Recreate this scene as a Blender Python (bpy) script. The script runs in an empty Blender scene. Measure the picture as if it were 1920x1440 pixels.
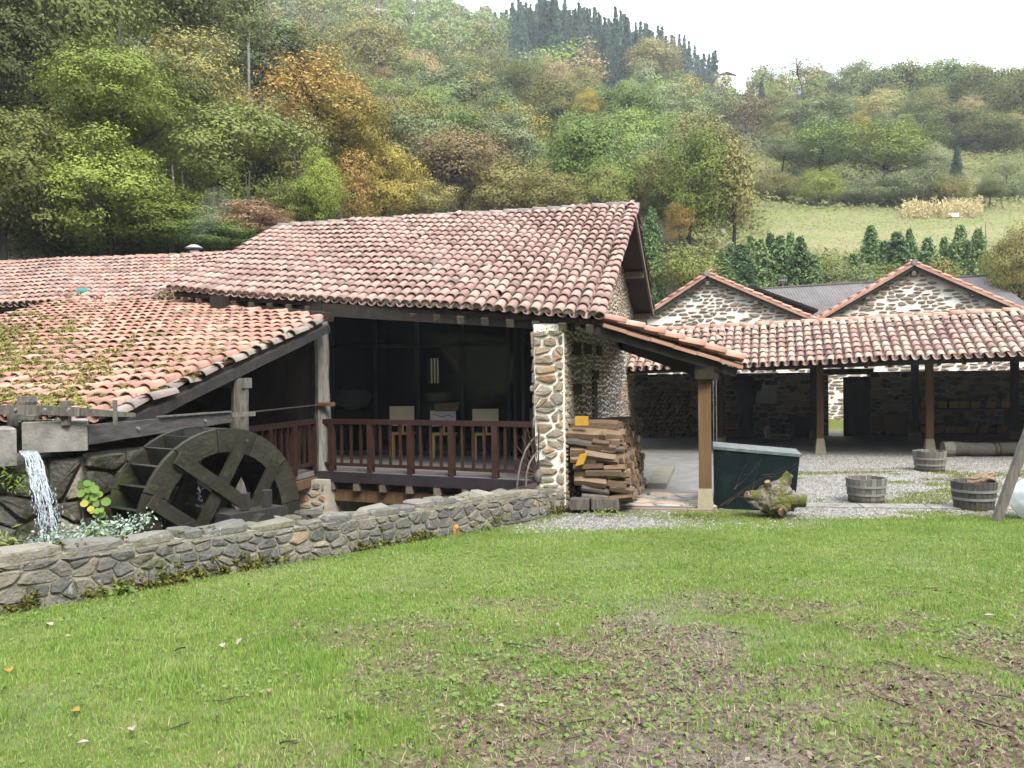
import bpy, math, random
import numpy as np
from mathutils import Vector, Matrix
random.seed(7)
rng = np.random.default_rng(7)
SC = bpy.context.scene
COL = SC.collection
PI = math.pi

# ---------------------------------------------------------------- camera
CZ, F = 2.3, 1550.0
PITCH, ROLL = math.radians(0.74), math.radians(-0.7)
cam_d = bpy.data.cameras.new('camera')
cam_d.sensor_width = 36.0
cam_d.lens = F / 1920 * 36.0
cam_d.clip_start, cam_d.clip_end = 0.05, 3000
cam = bpy.data.objects.new('camera', cam_d)
COL.objects.link(cam)
RM = Matrix.Rotation(PI / 2 - PITCH, 3, 'X') @ Matrix.Rotation(ROLL, 3, 'Z')
cam.location = (0, 0, CZ)
cam.rotation_euler = RM.to_euler()
SC.camera = cam

# ---------------------------------------------------------------- sky, sun, exposure (overcast)
W = bpy.data.worlds.new('World')
SC.world = W
W.use_nodes = True
nt = W.node_tree
nt.nodes.clear()
sky = nt.nodes.new('ShaderNodeTexSky')
sky.sky_type = 'NISHITA'
sky.sun_disc = False
SUN_EL, SUN_AZ = math.radians(51), math.radians(154)      # azimuth from +Y, clockwise positive
sky.sun_elevation, sky.sun_rotation = SUN_EL, SUN_AZ
sky.air_density, sky.dust_density = 1.0, 3.0
cloud = nt.nodes.new('ShaderNodeMix')
cloud.data_type = 'RGBA'
cloud.inputs[0].default_value = 0.86
cloud.inputs[7].default_value = (8.4, 8.9, 9.5, 1)         # even overcast cloud
bg = nt.nodes.new('ShaderNodeBackground')
bg.inputs[1].default_value = 0.08
wo = nt.nodes.new('ShaderNodeOutputWorld')
nt.links.new(sky.outputs[0], cloud.inputs[6])
nt.links.new(cloud.outputs[2], bg.inputs[0])
nt.links.new(bg.outputs[0], wo.inputs[0])
sl = bpy.data.lights.new('sun', 'SUN')
sl.energy, sl.angle, sl.color = 1.5, math.radians(22), (1.0, 0.95, 0.86)
sun = bpy.data.objects.new('sun', sl)
COL.objects.link(sun)
sd = Vector((math.sin(SUN_AZ) * math.cos(SUN_EL), math.cos(SUN_AZ) * math.cos(SUN_EL), math.sin(SUN_EL)))
sun.rotation_euler = sd.to_track_quat('Z', 'Y').to_euler()
SC.view_settings.view_transform = 'Standard'
SC.view_settings.look = 'None'
SC.view_settings.gamma = 1
SC.view_settings.use_curve_mapping = False
SC.view_settings.exposure = 2.3
SC.render.engine = 'CYCLES'
SC.cycles.max_bounces = 6
SC.cycles.diffuse_bounces = 2
SC.cycles.glossy_bounces = 3
SC.cycles.transmission_bounces = 5
SC.cycles.transparent_max_bounces = 8
SC.cycles.volume_bounces = 0
HAZE = 0.00043
SC.cycles.use_denoising = True

# ---------------------------------------------------------------- geometry helpers
def ray(px, py):
    return RM @ Vector(((px - 960) / F, -(py - 720) / F, -1))
def P(px, py, d):                       # point seen at (px, py) of the 1920x1440 photograph, d metres ahead
    r = ray(px, py)
    return Vector((0, 0, CZ)) + r * (d / r.y)
def PZ(px, py, z):                      # the same on a level at height z
    r = ray(px, py)
    return Vector((0, 0, CZ)) + r * ((z - CZ) / r.z)
def PV(px, A, dirv):                    # where the vertical plane through A along dirv is met by column px (xy)
    r = ray(px, 700)
    # A + t*dir = k*r (xy)
    det = dirv[0] * (-r.y) + r.x * dirv[1]
    k = (dirv[0] * (-A[1]) + A[0] * dirv[1]) / det
    return Vector((k * r.x, k * r.y, 0))
def depth_px(p):
    return F / max(0.5, p[1])
V3 = Vector
RR = V3((0.97, -0.243, 0)).normalized()     # along the ridge of the mill, towards the right
SS = V3((0.243, 0.97, 0)).normalized()      # into the picture, square to it
UP = V3((0, 0, 1))

ROOT = {}
def _link(o):
    COL.objects.link(o)
    return o
def thing(name, label, cat, loc=(0, 0, 0), group=None, kind=None):
    o = _link(bpy.data.objects.new(name, None))
    o.empty_display_size = 0.2
    o.location = loc
    tag(o, label, cat, group, kind)
    ROOT[o] = V3(loc)
    return o
def tag(o, label=None, cat=None, group=None, kind=None):
    if label: o['label'] = label
    if cat: o['category'] = cat
    if group: o['group'] = group
    if kind: o['kind'] = kind
    return o
def new_mesh(name, verts, faces, mats=None, smooth=False):
    me = bpy.data.meshes.new(name)
    me.from_pydata([tuple(v) for v in verts], [], faces)
    if mats is not None:
        for m in (mats if isinstance(mats, (list, tuple)) else [mats]):
            me.materials.append(m)
    if smooth:
        me.polygons.foreach_set('use_smooth', [True] * len(me.polygons))
    me.update()
    return me
def big_mesh(name, verts, faces, mat, smooth=False):
    """verts (n,3) array, faces (m,k) array of one size"""
    verts = np.asarray(verts, dtype=np.float32)
    faces = np.asarray(faces, dtype=np.int32)
    me = bpy.data.meshes.new(name)
    me.vertices.add(len(verts))
    me.vertices.foreach_set('co', verts.ravel())
    k = faces.shape[1]
    me.loops.add(faces.size)
    me.loops.foreach_set('vertex_index', faces.ravel())
    me.polygons.add(len(faces))
    me.polygons.foreach_set('loop_start', np.arange(0, faces.size, k, dtype=np.int32))
    if smooth:
        me.polygons.foreach_set('use_smooth', np.ones(len(faces), dtype=bool))
    me.materials.append(mat)
    me.update(calc_edges=True)
    return me
def put(name, me, parent=None, kind=None, label=None, loc=None):
    o = _link(bpy.data.objects.new(name, me))
    if parent is not None:
        o.parent = parent
        ROOT[o] = ROOT[parent]
    else:
        ROOT[o] = V3((0, 0, 0)) if loc is None else V3(loc)
        if loc is not None: o.location = loc
    if kind: o['kind'] = kind
    if label: o['label'] = label
    return o

class MB:
    """collects shapes in world coordinates; build() makes ONE mesh object of them"""
    def __init__(s):
        s.v, s.f = [], []
    def poly(s, pts):
        n = len(s.v); s.v += [V3(p) for p in pts]; s.f.append(tuple(range(n, n + len(pts)))); return s
    def hexa(s, b, t):
        n = len(s.v); s.v += [V3(p) for p in b] + [V3(p) for p in t]
        s.f += [(n+3, n+2, n+1, n), (n+4, n+5, n+6, n+7), (n, n+1, n+5, n+4), (n+1, n+2, n+6, n+5), (n+2, n+3, n+7, n+6), (n+3, n, n+4, n+7)]
        return s
    def box(s, c, X, Y, Z):             # centre and three half vectors
        c, X, Y, Z = V3(c), V3(X), V3(Y), V3(Z)
        return s.hexa([c-X-Y-Z, c+X-Y-Z, c+X+Y-Z, c-X+Y-Z], [c-X-Y+Z, c+X-Y+Z, c+X+Y+Z, c-X+Y+Z])
    def beam(s, a, b, w, h, up=UP, jit=0.0):     # square bar from a to b, w wide, h high
        a, b = V3(a), V3(b)
        d = (b - a).normalized()
        sx = d.cross(V3(up))
        if sx.length < 1e-4: sx = d.cross(V3((1, 0, 0)))
        sx.normalize()
        sz = sx.cross(d).normalized()
        j = lambda: 1 + random.uniform(-jit, jit)
        q = lambda p: [p + sx*(i*w/2*j()) + sz*(k*h/2*j()) for i, k in ((-1, -1), (1, -1), (1, 1), (-1, 1))]
        if jit == 0: return s.hexa(q(a), q(b))
        n = max(2, int((b - a).length / 0.45))
        prev = None
        base = len(s.v)
        for i in range(n + 1):
            p = a.lerp(b, i / n) + sx * random.uniform(-jit, jit) * w * .35
            s.v += q(p)
        for i in range(n):
            for k in range(4):
                s.f.append((base+i*4+k, base+i*4+(k+1) % 4, base+(i+1)*4+(k+1) % 4, base+(i+1)*4+k))
        s.f.append((base+3, base+2, base+1, base)); e = base + n*4
        s.f.append((e, e+1, e+2, e+3))
        return s
    def tube(s, pts, r, n=8, cap=True):
        pts = [V3(p) for p in pts]
        rs = r if isinstance(r, (list, tuple)) else [r] * len(pts)
        base = len(s.v)
        for i, p in enumerate(pts):
            d = (pts[min(i+1, len(pts)-1)] - pts[max(i-1, 0)]).normalized()
            a = d.cross(UP)
            if a.length < 0.05: a = d.cross(V3((1, 0, 0)))
            a.normalize(); b = a.cross(d)
            for k in range(n):
                t = 2*PI*k/n
                s.v.append(p + (a*math.cos(t) + b*math.sin(t)) * rs[i])
        for i in range(len(pts)-1):
            for k in range(n):
                s.f.append((base+i*n+k, base+i*n+(k+1) % n, base+(i+1)*n+(k+1) % n, base+(i+1)*n+k))
        if cap:
            s.f.append(tuple(base+k for k in range(n))[::-1])
            e = base+(len(pts)-1)*n
            s.f.append(tuple(e+k for k in range(n)))
        return s
    def lathe(s, c, prof, n=24, a0=0, a1=2*PI):
        c = V3(c); base = len(s.v); full = abs(a1-a0-2*PI) < 1e-6
        m = n if full else n+1
        for r, z in prof:
            for k in range(m):
                t = a0+(a1-a0)*k/n
                s.v.append(c + V3((r*math.cos(t), r*math.sin(t), z)))
        for i in range(len(prof)-1):
            for k in range(n):
                k2 = (k+1) % m
                s.f.append((base+i*m+k, base+i*m+k2, base+(i+1)*m+k2, base+(i+1)*m+k))
        return s
    def ext(s, pts, d):                 # polygon extruded by d
        n = len(s.v); k = len(pts); d = V3(d)
        s.v += [V3(p) for p in pts] + [V3(p)+d for p in pts]
        s.f.append(tuple(n+i for i in range(k))[::-1]); s.f.append(tuple(n+k+i for i in range(k)))
        for i in range(k):
            s.f.append((n+i, n+(i+1) % k, n+k+(i+1) % k, n+k+i))
        return s
    def build(s, name, mat, parent=None, kind=None, label=None, smooth=False, loc=None):
        off = ROOT[parent] if parent is not None else (V3(loc) if loc is not None else V3((0, 0, 0)))
        me = new_mesh(name, [v - off for v in s.v], s.f, mat, smooth)
        import bmesh
        bm = bmesh.new(); bm.from_mesh(me); bmesh.ops.recalc_face_normals(bm, faces=bm.faces); bm.to_mesh(me); bm.free()
        return put(name, me, parent, kind, label, loc)

# ---------------------------------------------------------------- materials
MATS = {}
def mat(name, stops, rough=0.85, scale=4.0, rnd=0.5, detail=6, bump=0.0, bscale=None, metallic=0.0, transl=0.0,
        stain=None, stretch=None, spec=0.3, const=False, orand=None):
    """stops: colours along a ramp driven by a blend of noise (position) and a random value per object and per piece"""
    m = bpy.data.materials.new(name); m.use_nodes = True
    t = m.node_tree; N, L = t.nodes, t.links
    b = N['Principled BSDF']
    b.inputs['Roughness'].default_value = rough
    b.inputs['Metallic'].default_value = metallic
    b.inputs['Specular IOR Level'].default_value = spec
    geo = N.new('ShaderNodeNewGeometry'); oi = N.new('ShaderNodeObjectInfo')
    vec = geo.outputs['Position']
    if stretch:
        mp = N.new('ShaderNodeMapping'); mp.inputs['Scale'].default_value = stretch
        L.new(vec, mp.inputs['Vector']); vec = mp.outputs[0]
    no = N.new('ShaderNodeTexNoise'); no.inputs['Scale'].default_value = scale; no.inputs['Detail'].default_value = detail
    no.inputs['Roughness'].default_value = 0.65
    L.new(vec, no.inputs['Vector'])
    def math_(op, a, b_):
        n = N.new('ShaderNodeMath'); n.operation = op
        for i, q in enumerate((a, b_)):
            if isinstance(q, (int, float)): n.inputs[i].default_value = q
            elif q is not None: L.new(q, n.inputs[i])
        return n.outputs[0]
    rn = math_('FRACT', math_('ADD', math_('MULTIPLY', oi.outputs['Random'], 7.31), geo.outputs['Random Per Island']), None)
    nz = math_('ADD', math_('MULTIPLY', math_('SUBTRACT', no.outputs[0], 0.5), 1.9), 0.5)
    fac = math_('ADD', math_('MULTIPLY', nz, 1 - rnd), math_('MULTIPLY', rn, rnd))
    if orand is not None:        # share of the value that belongs to the whole object
        fac = math_('ADD', math_('MULTIPLY', fac, 1 - orand), math_('MULTIPLY', oi.outputs['Random'], orand))
    rp = N.new('ShaderNodeValToRGB')
    if const: rp.color_ramp.interpolation = 'CONSTANT'
    el = rp.color_ramp.elements
    while len(el) < len(stops): el.new(0.5)
    for i, (p, c) in enumerate(stops):
        el[i].position = p; el[i].color = (*c, 1)
    L.new(fac, rp.inputs[0])
    colr = rp.outputs[0]
    if stain:                                    # (colour, noise scale, threshold low, high): blotches with a shape of their own
        for (sc_, ns, lo, hi) in stain:
            n2 = N.new('ShaderNodeTexNoise'); n2.inputs['Scale'].default_value = ns; n2.inputs['Detail'].default_value = 5
            n2.inputs['Roughness'].default_value = 0.7
            L.new(geo.outputs['Position'], n2.inputs['Vector'])
            mr = N.new('ShaderNodeMapRange'); mr.inputs[1].default_value = lo; mr.inputs[2].default_value = hi
            L.new(n2.outputs[0], mr.inputs[0])
            mx = N.new('ShaderNodeMix'); mx.data_type = 'RGBA'
            L.new(mr.outputs[0], mx.inputs[0]); L.new(colr, mx.inputs[6]); mx.inputs[7].default_value = (*sc_, 1)
            colr = mx.outputs[2]
    L.new(colr, b.inputs['Base Color'])
    if bump:
        n3 = N.new('ShaderNodeTexNoise'); n3.inputs['Scale'].default_value = bscale or scale * 5; n3.inputs['Detail'].default_value = 6
        L.new(vec, n3.inputs['Vector'])
        bp = N.new('ShaderNodeBump'); bp.inputs['Strength'].default_value = bump; bp.inputs['Distance'].default_value = 0.02
        L.new(n3.outputs[0], bp.inputs['Height']); L.new(bp.outputs[0], b.inputs['Normal'])
    if transl:
        tr = N.new('ShaderNodeBsdfTranslucent'); L.new(colr, tr.inputs[0])
        ms = N.new('ShaderNodeMixShader'); ms.inputs[0].default_value = transl
        L.new(b.outputs[0], ms.inputs[1]); L.new(tr.outputs[0], ms.inputs[2])
        L.new(ms.outputs[0], N['Material Output'].inputs[0])
    MATS[name] = m
    return m

M_tile = mat('terracotta_tile', [(0.0, (.06, .052, .05)), (.14, (.14, .10, .09)), (.32, (.215, .135, .115)), (.5, (.27, .175, .15)), (.68, (.295, .205, .175)), (.86, (.335, .255, .215)), (1, (.18, .15, .145))],
             rough=.8, scale=3.2, rnd=.52, bump=.35, bscale=22, stain=[((.11, .095, .088), 9, .57, .72), ((.34, .30, .265), 16, .64, .76), ((.085, .075, .07), 1.1, .60, .72)])
M_tile_old = mat('mossy_terracotta_tile', [(0.0, (.06, .05, .05)), (.15, (.18, .105, .085)), (.4, (.29, .15, .115)), (.65, (.35, .20, .15)), (.85, (.36, .255, .20)), (1, (.17, .13, .12))],
                 rough=.82, scale=3.0, rnd=.55, bump=.35, bscale=22, stain=[((.12, .10, .09), 7, .57, .72), ((.085, .085, .03), 1.6, .54, .68), ((.12, .11, .085), 12, .62, .74)])
M_tile_new = mat('orange_terracotta_tile', [(0, (.23, .125, .095)), (.4, (.32, .175, .13)), (.8, (.37, .235, .18)), (1, (.25, .17, .145))], rough=.8, scale=3, rnd=.5, bump=.2)
M_tile_pale = mat('pale_terracotta_tile', [(0, (.12, .085, .085)), (.2, (.23, .145, .13)), (.45, (.34, .22, .18)), (.7, (.35, .265, .215)), (.9, (.385, .315, .26)), (1, (.2, .155, .15))],
                  rough=.8, scale=3, rnd=.72, bump=.3, stain=[((.15, .125, .12), 8, .58, .74)])
M_ridge = mat('lichen_ridge_tile', [(0, (.11, .095, .09)), (.5, (.19, .155, .14)), (1, (.27, .225, .2))], scale=5, rnd=.5, bump=.4)
M_mortar = mat('lime_mortar', [(0, (.2, .18, .145)), (.5, (.31, .285, .235)), (1, (.42, .39, .335))], scale=6, rnd=0, bump=.6, bscale=40)
M_mortar_w = mat('pale_lime_mortar', [(0, (.50, .47, .41)), (.5, (.69, .655, .59)), (1, (.78, .75, .69))], scale=5, rnd=0, bump=.6, bscale=40)
M_mortar_g = mat('grey_wall_mortar', [(0, (.12, .11, .08)), (.5, (.20, .185, .145)), (1, (.30, .28, .23))], scale=5, rnd=0, bump=.8, bscale=40,
                 stain=[((.08, .085, .03), 3, .57, .68)])
M_stone = mat('tan_rubble_stone', [(0.0, (.085, .075, .068)), (.18, (.16, .143, .126)), (.38, (.24, .205, .155)), (.55, (.225, .165, .11)), (.7, (.28, .245, .20)), (.84, (.31, .165, .078)), (.93, (.18, .135, .105)), (1, (.15, .143, .143))],
              scale=7, rnd=.75, bump=.8, bscale=30)
M_stone_house = mat('brown_house_stone', [(0, (.10, .088, .084)), (.25, (.19, .155, .13)), (.5, (.235, .165, .11)), (.7, (.185, .16, .15)), (.88, (.28, .165, .095)), (1, (.14, .128, .13))],
                    scale=8, rnd=.8, bump=.6, bscale=25)
M_stone_grey = mat('grey_wall_stone', [(0, (.062, .062, .062)), (.3, (.10, .098, .093)), (.55, (.14, .13, .115)), (.75, (.18, .165, .138)), (.9, (.165, .125, .085)), (1, (.09, .094, .097))],
                   scale=9, rnd=.62, bump=1.0, bscale=26, stain=[((.28, .27, .25), 14, .60, .70), ((.055, .058, .014), 2.6, .56, .68)])
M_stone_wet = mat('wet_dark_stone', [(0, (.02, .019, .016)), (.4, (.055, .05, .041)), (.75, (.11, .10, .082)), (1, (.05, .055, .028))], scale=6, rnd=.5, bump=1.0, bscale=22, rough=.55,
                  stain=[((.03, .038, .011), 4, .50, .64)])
M_coping = mat('pale_coping_stone', [(0, (.085, .08, .065)), (.5, (.165, .152, .126)), (1, (.26, .242, .208))], scale=8, rnd=.5, bump=.8, bscale=30, stain=[((.085, .09, .025), 4, .54, .68)])
M_concrete = mat('weathered_concrete', [(0, (.08, .075, .07)), (.5, (.18, .172, .16)), (1, (.28, .265, .245))], scale=4, rnd=0, bump=.4, bscale=40, stain=[((.10, .095, .085), 3, .56, .72)])
M_concrete_y = mat('cream_concrete_plinth', [(0, (.2, .175, .12)), (.5, (.29, .26, .18)), (1, (.37, .34, .26))], scale=5, rnd=.2, bump=.3, bscale=40)
M_floor = mat('grey_floor_concrete', [(0, (.10, .096, .093)), (.5, (.15, .145, .14)), (1, (.20, .193, .186))], scale=2.5, rnd=0, bump=.2, bscale=60)
M_postpale = mat('pale_weathered_post', [(0, (.07, .055, .048)), (.35, (.16, .148, .134)), (.7, (.26, .245, .225)), (1, (.15, .085, .07))], scale=6, rnd=.1, bump=.7, stretch=(3, 3, .5), bscale=24)
M_verge = mat('dark_grey_timber', [(0, (.011, .0095, .008)), (.5, (.023, .020, .0175)), (1, (.042, .037, .032))], scale=6, rnd=.2, bump=.6, stretch=(2, 2, .5))
M_dwood = mat('dark_stained_timber', [(0, (.009, .007, .0055)), (.5, (.021, .016, .012)), (1, (.04, .03, .023))], scale=6, rnd=.3, bump=.5, stretch=(1, 1, .3))
M_gwood = mat('silvered_old_timber', [(0, (.035, .031, .027)), (.4, (.085, .077, .067)), (.75, (.15, .137, .122)), (1, (.075, .05, .04))], scale=7, rnd=.2, bump=.7, stretch=(3, 3, .5), bscale=24)
M_bwood = mat('brown_oiled_timber', [(0, (.065, .036, .018)), (.5, (.12, .07, .034)), (1, (.175, .11, .058))], scale=5, rnd=.25, bump=.3, stretch=(3, 3, .35))
M_rail = mat('red_brown_railing_paint', [(0, (.018, .008, .006)), (.5, (.031, .0135, .010)), (1, (.052, .024, .018))], scale=6, rnd=.3, bump=.25, rough=.55)
M_rafter = mat('pale_rafter_timber', [(0, (.06, .047, .036)), (.5, (.125, .10, .077)), (1, (.19, .16, .127))], scale=6, rnd=.4, bump=.4)
M_fascia = mat('dark_purple_fascia', [(0, (.018, .014, .017)), (.5, (.030, .024, .029)), (1, (.05, .042, .048))], scale=4, rnd=.2, rough=.5)
M_wheel = mat('wet_mossy_wheel_timber', [(0, (.008, .0075, .005)), (.4, (.015, .0138, .0092)), (.7, (.026, .0235, .0155)), (1, (.05, .044, .031))], scale=4, rnd=.35, bump=.6, rough=.6, stain=[((.04, .055, .018), 3, .55, .7)])
M_wheel_in = mat('dark_wet_paddle_timber', [(0, (.007, .008, .006)), (.5, (.018, .019, .015)), (1, (.036, .038, .03))], scale=4, rnd=.3, bump=.5, rough=.5)
M_flume = mat('greyed_flume_board', [(0, (.025, .023, .022)), (.5, (.055, .05, .047)), (1, (.115, .106, .097))], scale=4, rnd=.2, bump=.5, stretch=(1, 1, 6))
M_iron = mat('rusty_iron', [(0, (.035, .026, .022)), (.5, (.07, .048, .036)), (1, (.12, .07, .045))], scale=12, rnd=.2, rough=.7, metallic=.3, bump=.3)
M_steel = mat('dull_steel', [(0, (.25, .25, .26)), (1, (.42, .42, .43))], scale=6, rnd=.2, rough=.45, metallic=.7)
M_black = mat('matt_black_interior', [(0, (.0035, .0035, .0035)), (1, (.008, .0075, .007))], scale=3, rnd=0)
M_frame = mat('dark_window_frame', [(0, (.04, .048, .053)), (1, (.07, .08, .086))], scale=3, rnd=0, rough=.4, metallic=.3)
M_moss = mat('bright_moss', [(0, (.04, .042, .008)), (.5, (.10, .10, .018)), (1, (.17, .16, .035))], scale=14, rnd=.5, bump=1, bscale=60)
M_bark = mat('tree_bark', [(0, (.014, .012, .009)), (.5, (.036, .031, .025)), (1, (.07, .062, .052))], scale=5, rnd=.3, bump=.8, stretch=(3, 3, .7))
M_log = mat('split_firewood', [(0, (.05, .031, .02)), (.25, (.09, .056, .035)), (.5, (.14, .093, .058)), (.75, (.19, .135, .086)), (1, (.1, .085, .073))], scale=7, rnd=.6, bump=.7, stretch=(1, 1, 2))
M_logend = mat('firewood_end_grain', [(0, (.07, .04, .022)), (.4, (.145, .09, .05)), (.7, (.215, .145, .083)), (1, (.12, .096, .078))], scale=16, rnd=.75, bump=.5)
M_yellow = mat('yellow_paint', [(0, (.30, .155, .014)), (.5, (.40, .23, .025)), (1, (.45, .29, .05))], scale=8, rnd=.3)
M_glassy = None
# ---------------------------------------------------------------- terrain
CTRL = [  # photograph column, row, metres ahead: bare ground as far as the picture tells
 (1400,575,45),(1920,575,45),(1600,580,44),(1450,490,62),(1700,490,62),(1900,505,60),(2100,505,60),(1450,405,85),(1700,402,86),(1900,400,85),(2150,400,85),
 (1500,352,105),(1700,365,102),(1900,375,97),(1450,285,125),(1650,300,122),(1900,300,120),(2150,300,120),(1400,240,145),(1650,235,150),(1900,245,142),(2200,240,145),
 (1400,180,225),(1600,172,205),(1760,165,200),(1920,170,192),(2200,150,190),
 (1200,505,50),(1000,465,53),(800,465,50),(1000,345,85),(1200,365,85),(800,345,80),(1000,235,130),(1200,250,140),(800,235,125),
 (1000,125,210),(1200,170,230),(800,115,190),(1300,175,250),(1000,75,290),(1200,150,290),(1330,172,290),(900,45,290),(800,45,265),
 (-300,510,34),(0,510,33),(300,500,33),(600,470,42),(0,360,50),(300,360,52),(600,350,65),(300,230,85),(0,180,80),(600,225,110),(-300,150,80),(300,80,140),(600,105,170),
 (0,20,130),(600,20,250),(300,-50,220),(0,-120,200),(-300,-200,200)]
pts, zz = [], []
for a, b, c in CTRL:
    p = P(a, b, c); pts.append((p.x, p.y)); zz.append(p.z)
for x in (-24, -16, -8, 0, 8, 16, 24, 36):
    for y in (20, 30): pts.append((x, y)); zz.append(0.0 if x > -20 else .8)
for a, b in ((600, 60), (800, 85), (1000, 110), (1200, 185), (1400, 205), (1650, 200), (1900, 205), (300, 0), (0, -60), (2200, 200)):
    p = P(a, b, 400); pts.append((p.x, p.y)); zz.append(p.z)
pts, zz = np.array(pts) / 100.0, np.array(zz)
def _tps(r2):
    return np.where(r2 > 1e-12, r2 * np.log(np.maximum(r2, 1e-12)), 0)
_n = len(pts)
_K = _tps(((pts[:, None] - pts[None]) ** 2).sum(-1)) + np.eye(_n) * 0.02
_Pm = np.c_[np.ones(_n), pts]
_A = np.zeros((_n+3, _n+3)); _A[:_n, :_n] = _K; _A[:_n, _n:] = _Pm; _A[_n:, :_n] = _Pm.T
_wt = np.linalg.solve(_A, np.r_[zz, 0, 0, 0])
def hill(x, y):
    q = np.stack([np.asarray(x, float).ravel() / 100, np.asarray(y, float).ravel() / 100], -1)
    q[:, 0] = np.clip(q[:, 0], -2.6, 3.0); q[:, 1] = np.clip(q[:, 1], -1, 4.4)
    out = np.zeros(len(q))
    for i in range(0, len(q), 20000):
        s = q[i:i+20000]
        out[i:i+20000] = _tps(((s[:, None] - pts[None]) ** 2).sum(-1)) @ _wt[:_n] + np.c_[np.ones(len(s)), s] @ _wt[_n:]
    return out.reshape(np.shape(x))
def sstep(a, b, t):
    t = np.clip((t - a) / (b - a), 0, 1)
    return t * t * (3 - 2 * t)
WA, WB = np.array((-4.25, 6.8)), np.array((0.93, 13.75))           # foot of the low wall, lawn side
WD = (WB - WA) / np.linalg.norm(WB - WA)
WN = np.array((-WD[1], WD[0]))                                      # from the lawn towards the mill race
def wall_side(x, y):
    return (x - WA[0]) * WN[0] + (y - WA[1]) * WN[1]
def vnoise(x, y, s, seed=0):                                        # smooth value noise, 0..1
    x = np.asarray(x, float) * s; y = np.asarray(y, float) * s
    xi, yi = np.floor(x).astype(int), np.floor(y).astype(int)
    fx, fy = x - xi, y - yi
    fx, fy = fx*fx*(3-2*fx), fy*fy*(3-2*fy)
    def h(a, b):
        n = (a * 374761393 + b * 668265263 + seed * 974711) & 0x7fffffff
        n = ((n ^ (n >> 13)) * 1274126177) & 0x7fffffff
        return ((n ^ (n >> 16)) & 0xffff) / 65535.0
    return (h(xi, yi)*(1-fx) + h(xi+1, yi)*fx)*(1-fy) + (h(xi, yi+1)*(1-fx) + h(xi+1, yi+1)*fx)*fy
def fbm(x, y, s, seed=0):
    return (vnoise(x, y, s, seed) + .5*vnoise(x, y, s*2.1, seed+1) + .25*vnoise(x, y, s*4.3, seed+2)) / 1.75
def yard(x, y):
    z = 0.064 * np.clip(12.6 - y, 0, 14.0)
    z = z + 0.05 * (fbm(x, y, .55, 3) - .5) * sstep(13.2, 11, y) + .02 * (fbm(x, y, 2.5, 9) - .5) * sstep(13.2, 11, y)
    z = z + np.clip(-7 - y, 0, 150) * .6
    race = (wall_side(x, y) > 0.22) & (x < 0.9) & (y < 17) & (x > -9)
    return np.where(race, -0.95, z)
def ground(x, y):
    x, y = np.asarray(x, float), np.asarray(y, float)
    b = sstep(29, 42, y + np.clip(-x - 12, 0, 6))
    h = np.clip(hill(x, y), -1, 175)
    z = yard(x, y) * (1 - b) + h * b
    return z
def gz(x, y):
    return float(ground(np.array([x]), np.array([y]))[0])

def ax(parts):
    return np.unique(np.round(np.concatenate([np.arange(a, b, s) for a, b, s in parts]), 4))
xs = ax([(-400, -60, 20), (-60, -10, 2.5), (-10, -8, .5), (-8, 10, .11), (10, 14, .4), (14, 60, 2.5), (60, 421, 20)])
ys = ax([(-200, -10, 10), (-10, 2, .8), (2, 15, .11), (15, 21, .3), (21, 32, 1.5), (32, 120, 3), (120, 451, 10)])
GX, GY = np.meshgrid(xs, ys)
GZ = ground(GX, GY)
def dirt_mask(x, y):                       # trampled, leaf-strewn soil in the near right of the lawn
    r = ray(960, 1440)
    u, v = x / np.maximum(y, .5), y
    m = .62*fbm(x, y, 1.15, 21) + .38*fbm(x, y, 4.2, 25)
    band = sstep(9.2, 5.2, y) * sstep(-.45, .05, u)
    near = sstep(5.2, 3.6, y) * sstep(-.25, .0, u) * .10
    return np.clip((m - .585 + .17 * band + near) * 6.5, 0, 1) * band
def gravel_mask(x, y):
    n = fbm(x, y, .9, 40)
    right = sstep(12.55, 13.15, y + .9 * (n - .5) + .10 * np.clip(x - 6, 0, 4)) * sstep(3.6, 4.6, x)
    patch = np.exp(-(((x - 1.35) / 1.15) ** 2 + ((y - 12.45) / .75) ** 2) ** 1.5) * 1.25
    strip = sstep(13.6, 14.0, y) * sstep(.9, 1.3, x)
    g = np.maximum(np.maximum(right, np.clip(patch + (n - .5) * .9, 0, 1)), strip)
    green = sstep(.50, .60, fbm(x, y * 1.6, .75, 77)) * sstep(19.6, 18.2, y) * sstep(4.2, 6, x)
    return np.clip(g * (1 - .85 * green), 0, 1)
nv = GX.size
V = np.stack([GX.ravel(), GY.ravel(), GZ.ravel()], -1)
ny, nx = GX.shape
ii = (np.arange(ny-1)[:, None] * nx + np.arange(nx-1)[None]).ravel()
FQ = np.stack([ii, ii+1, ii+nx+1, ii+nx], -1)

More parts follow.
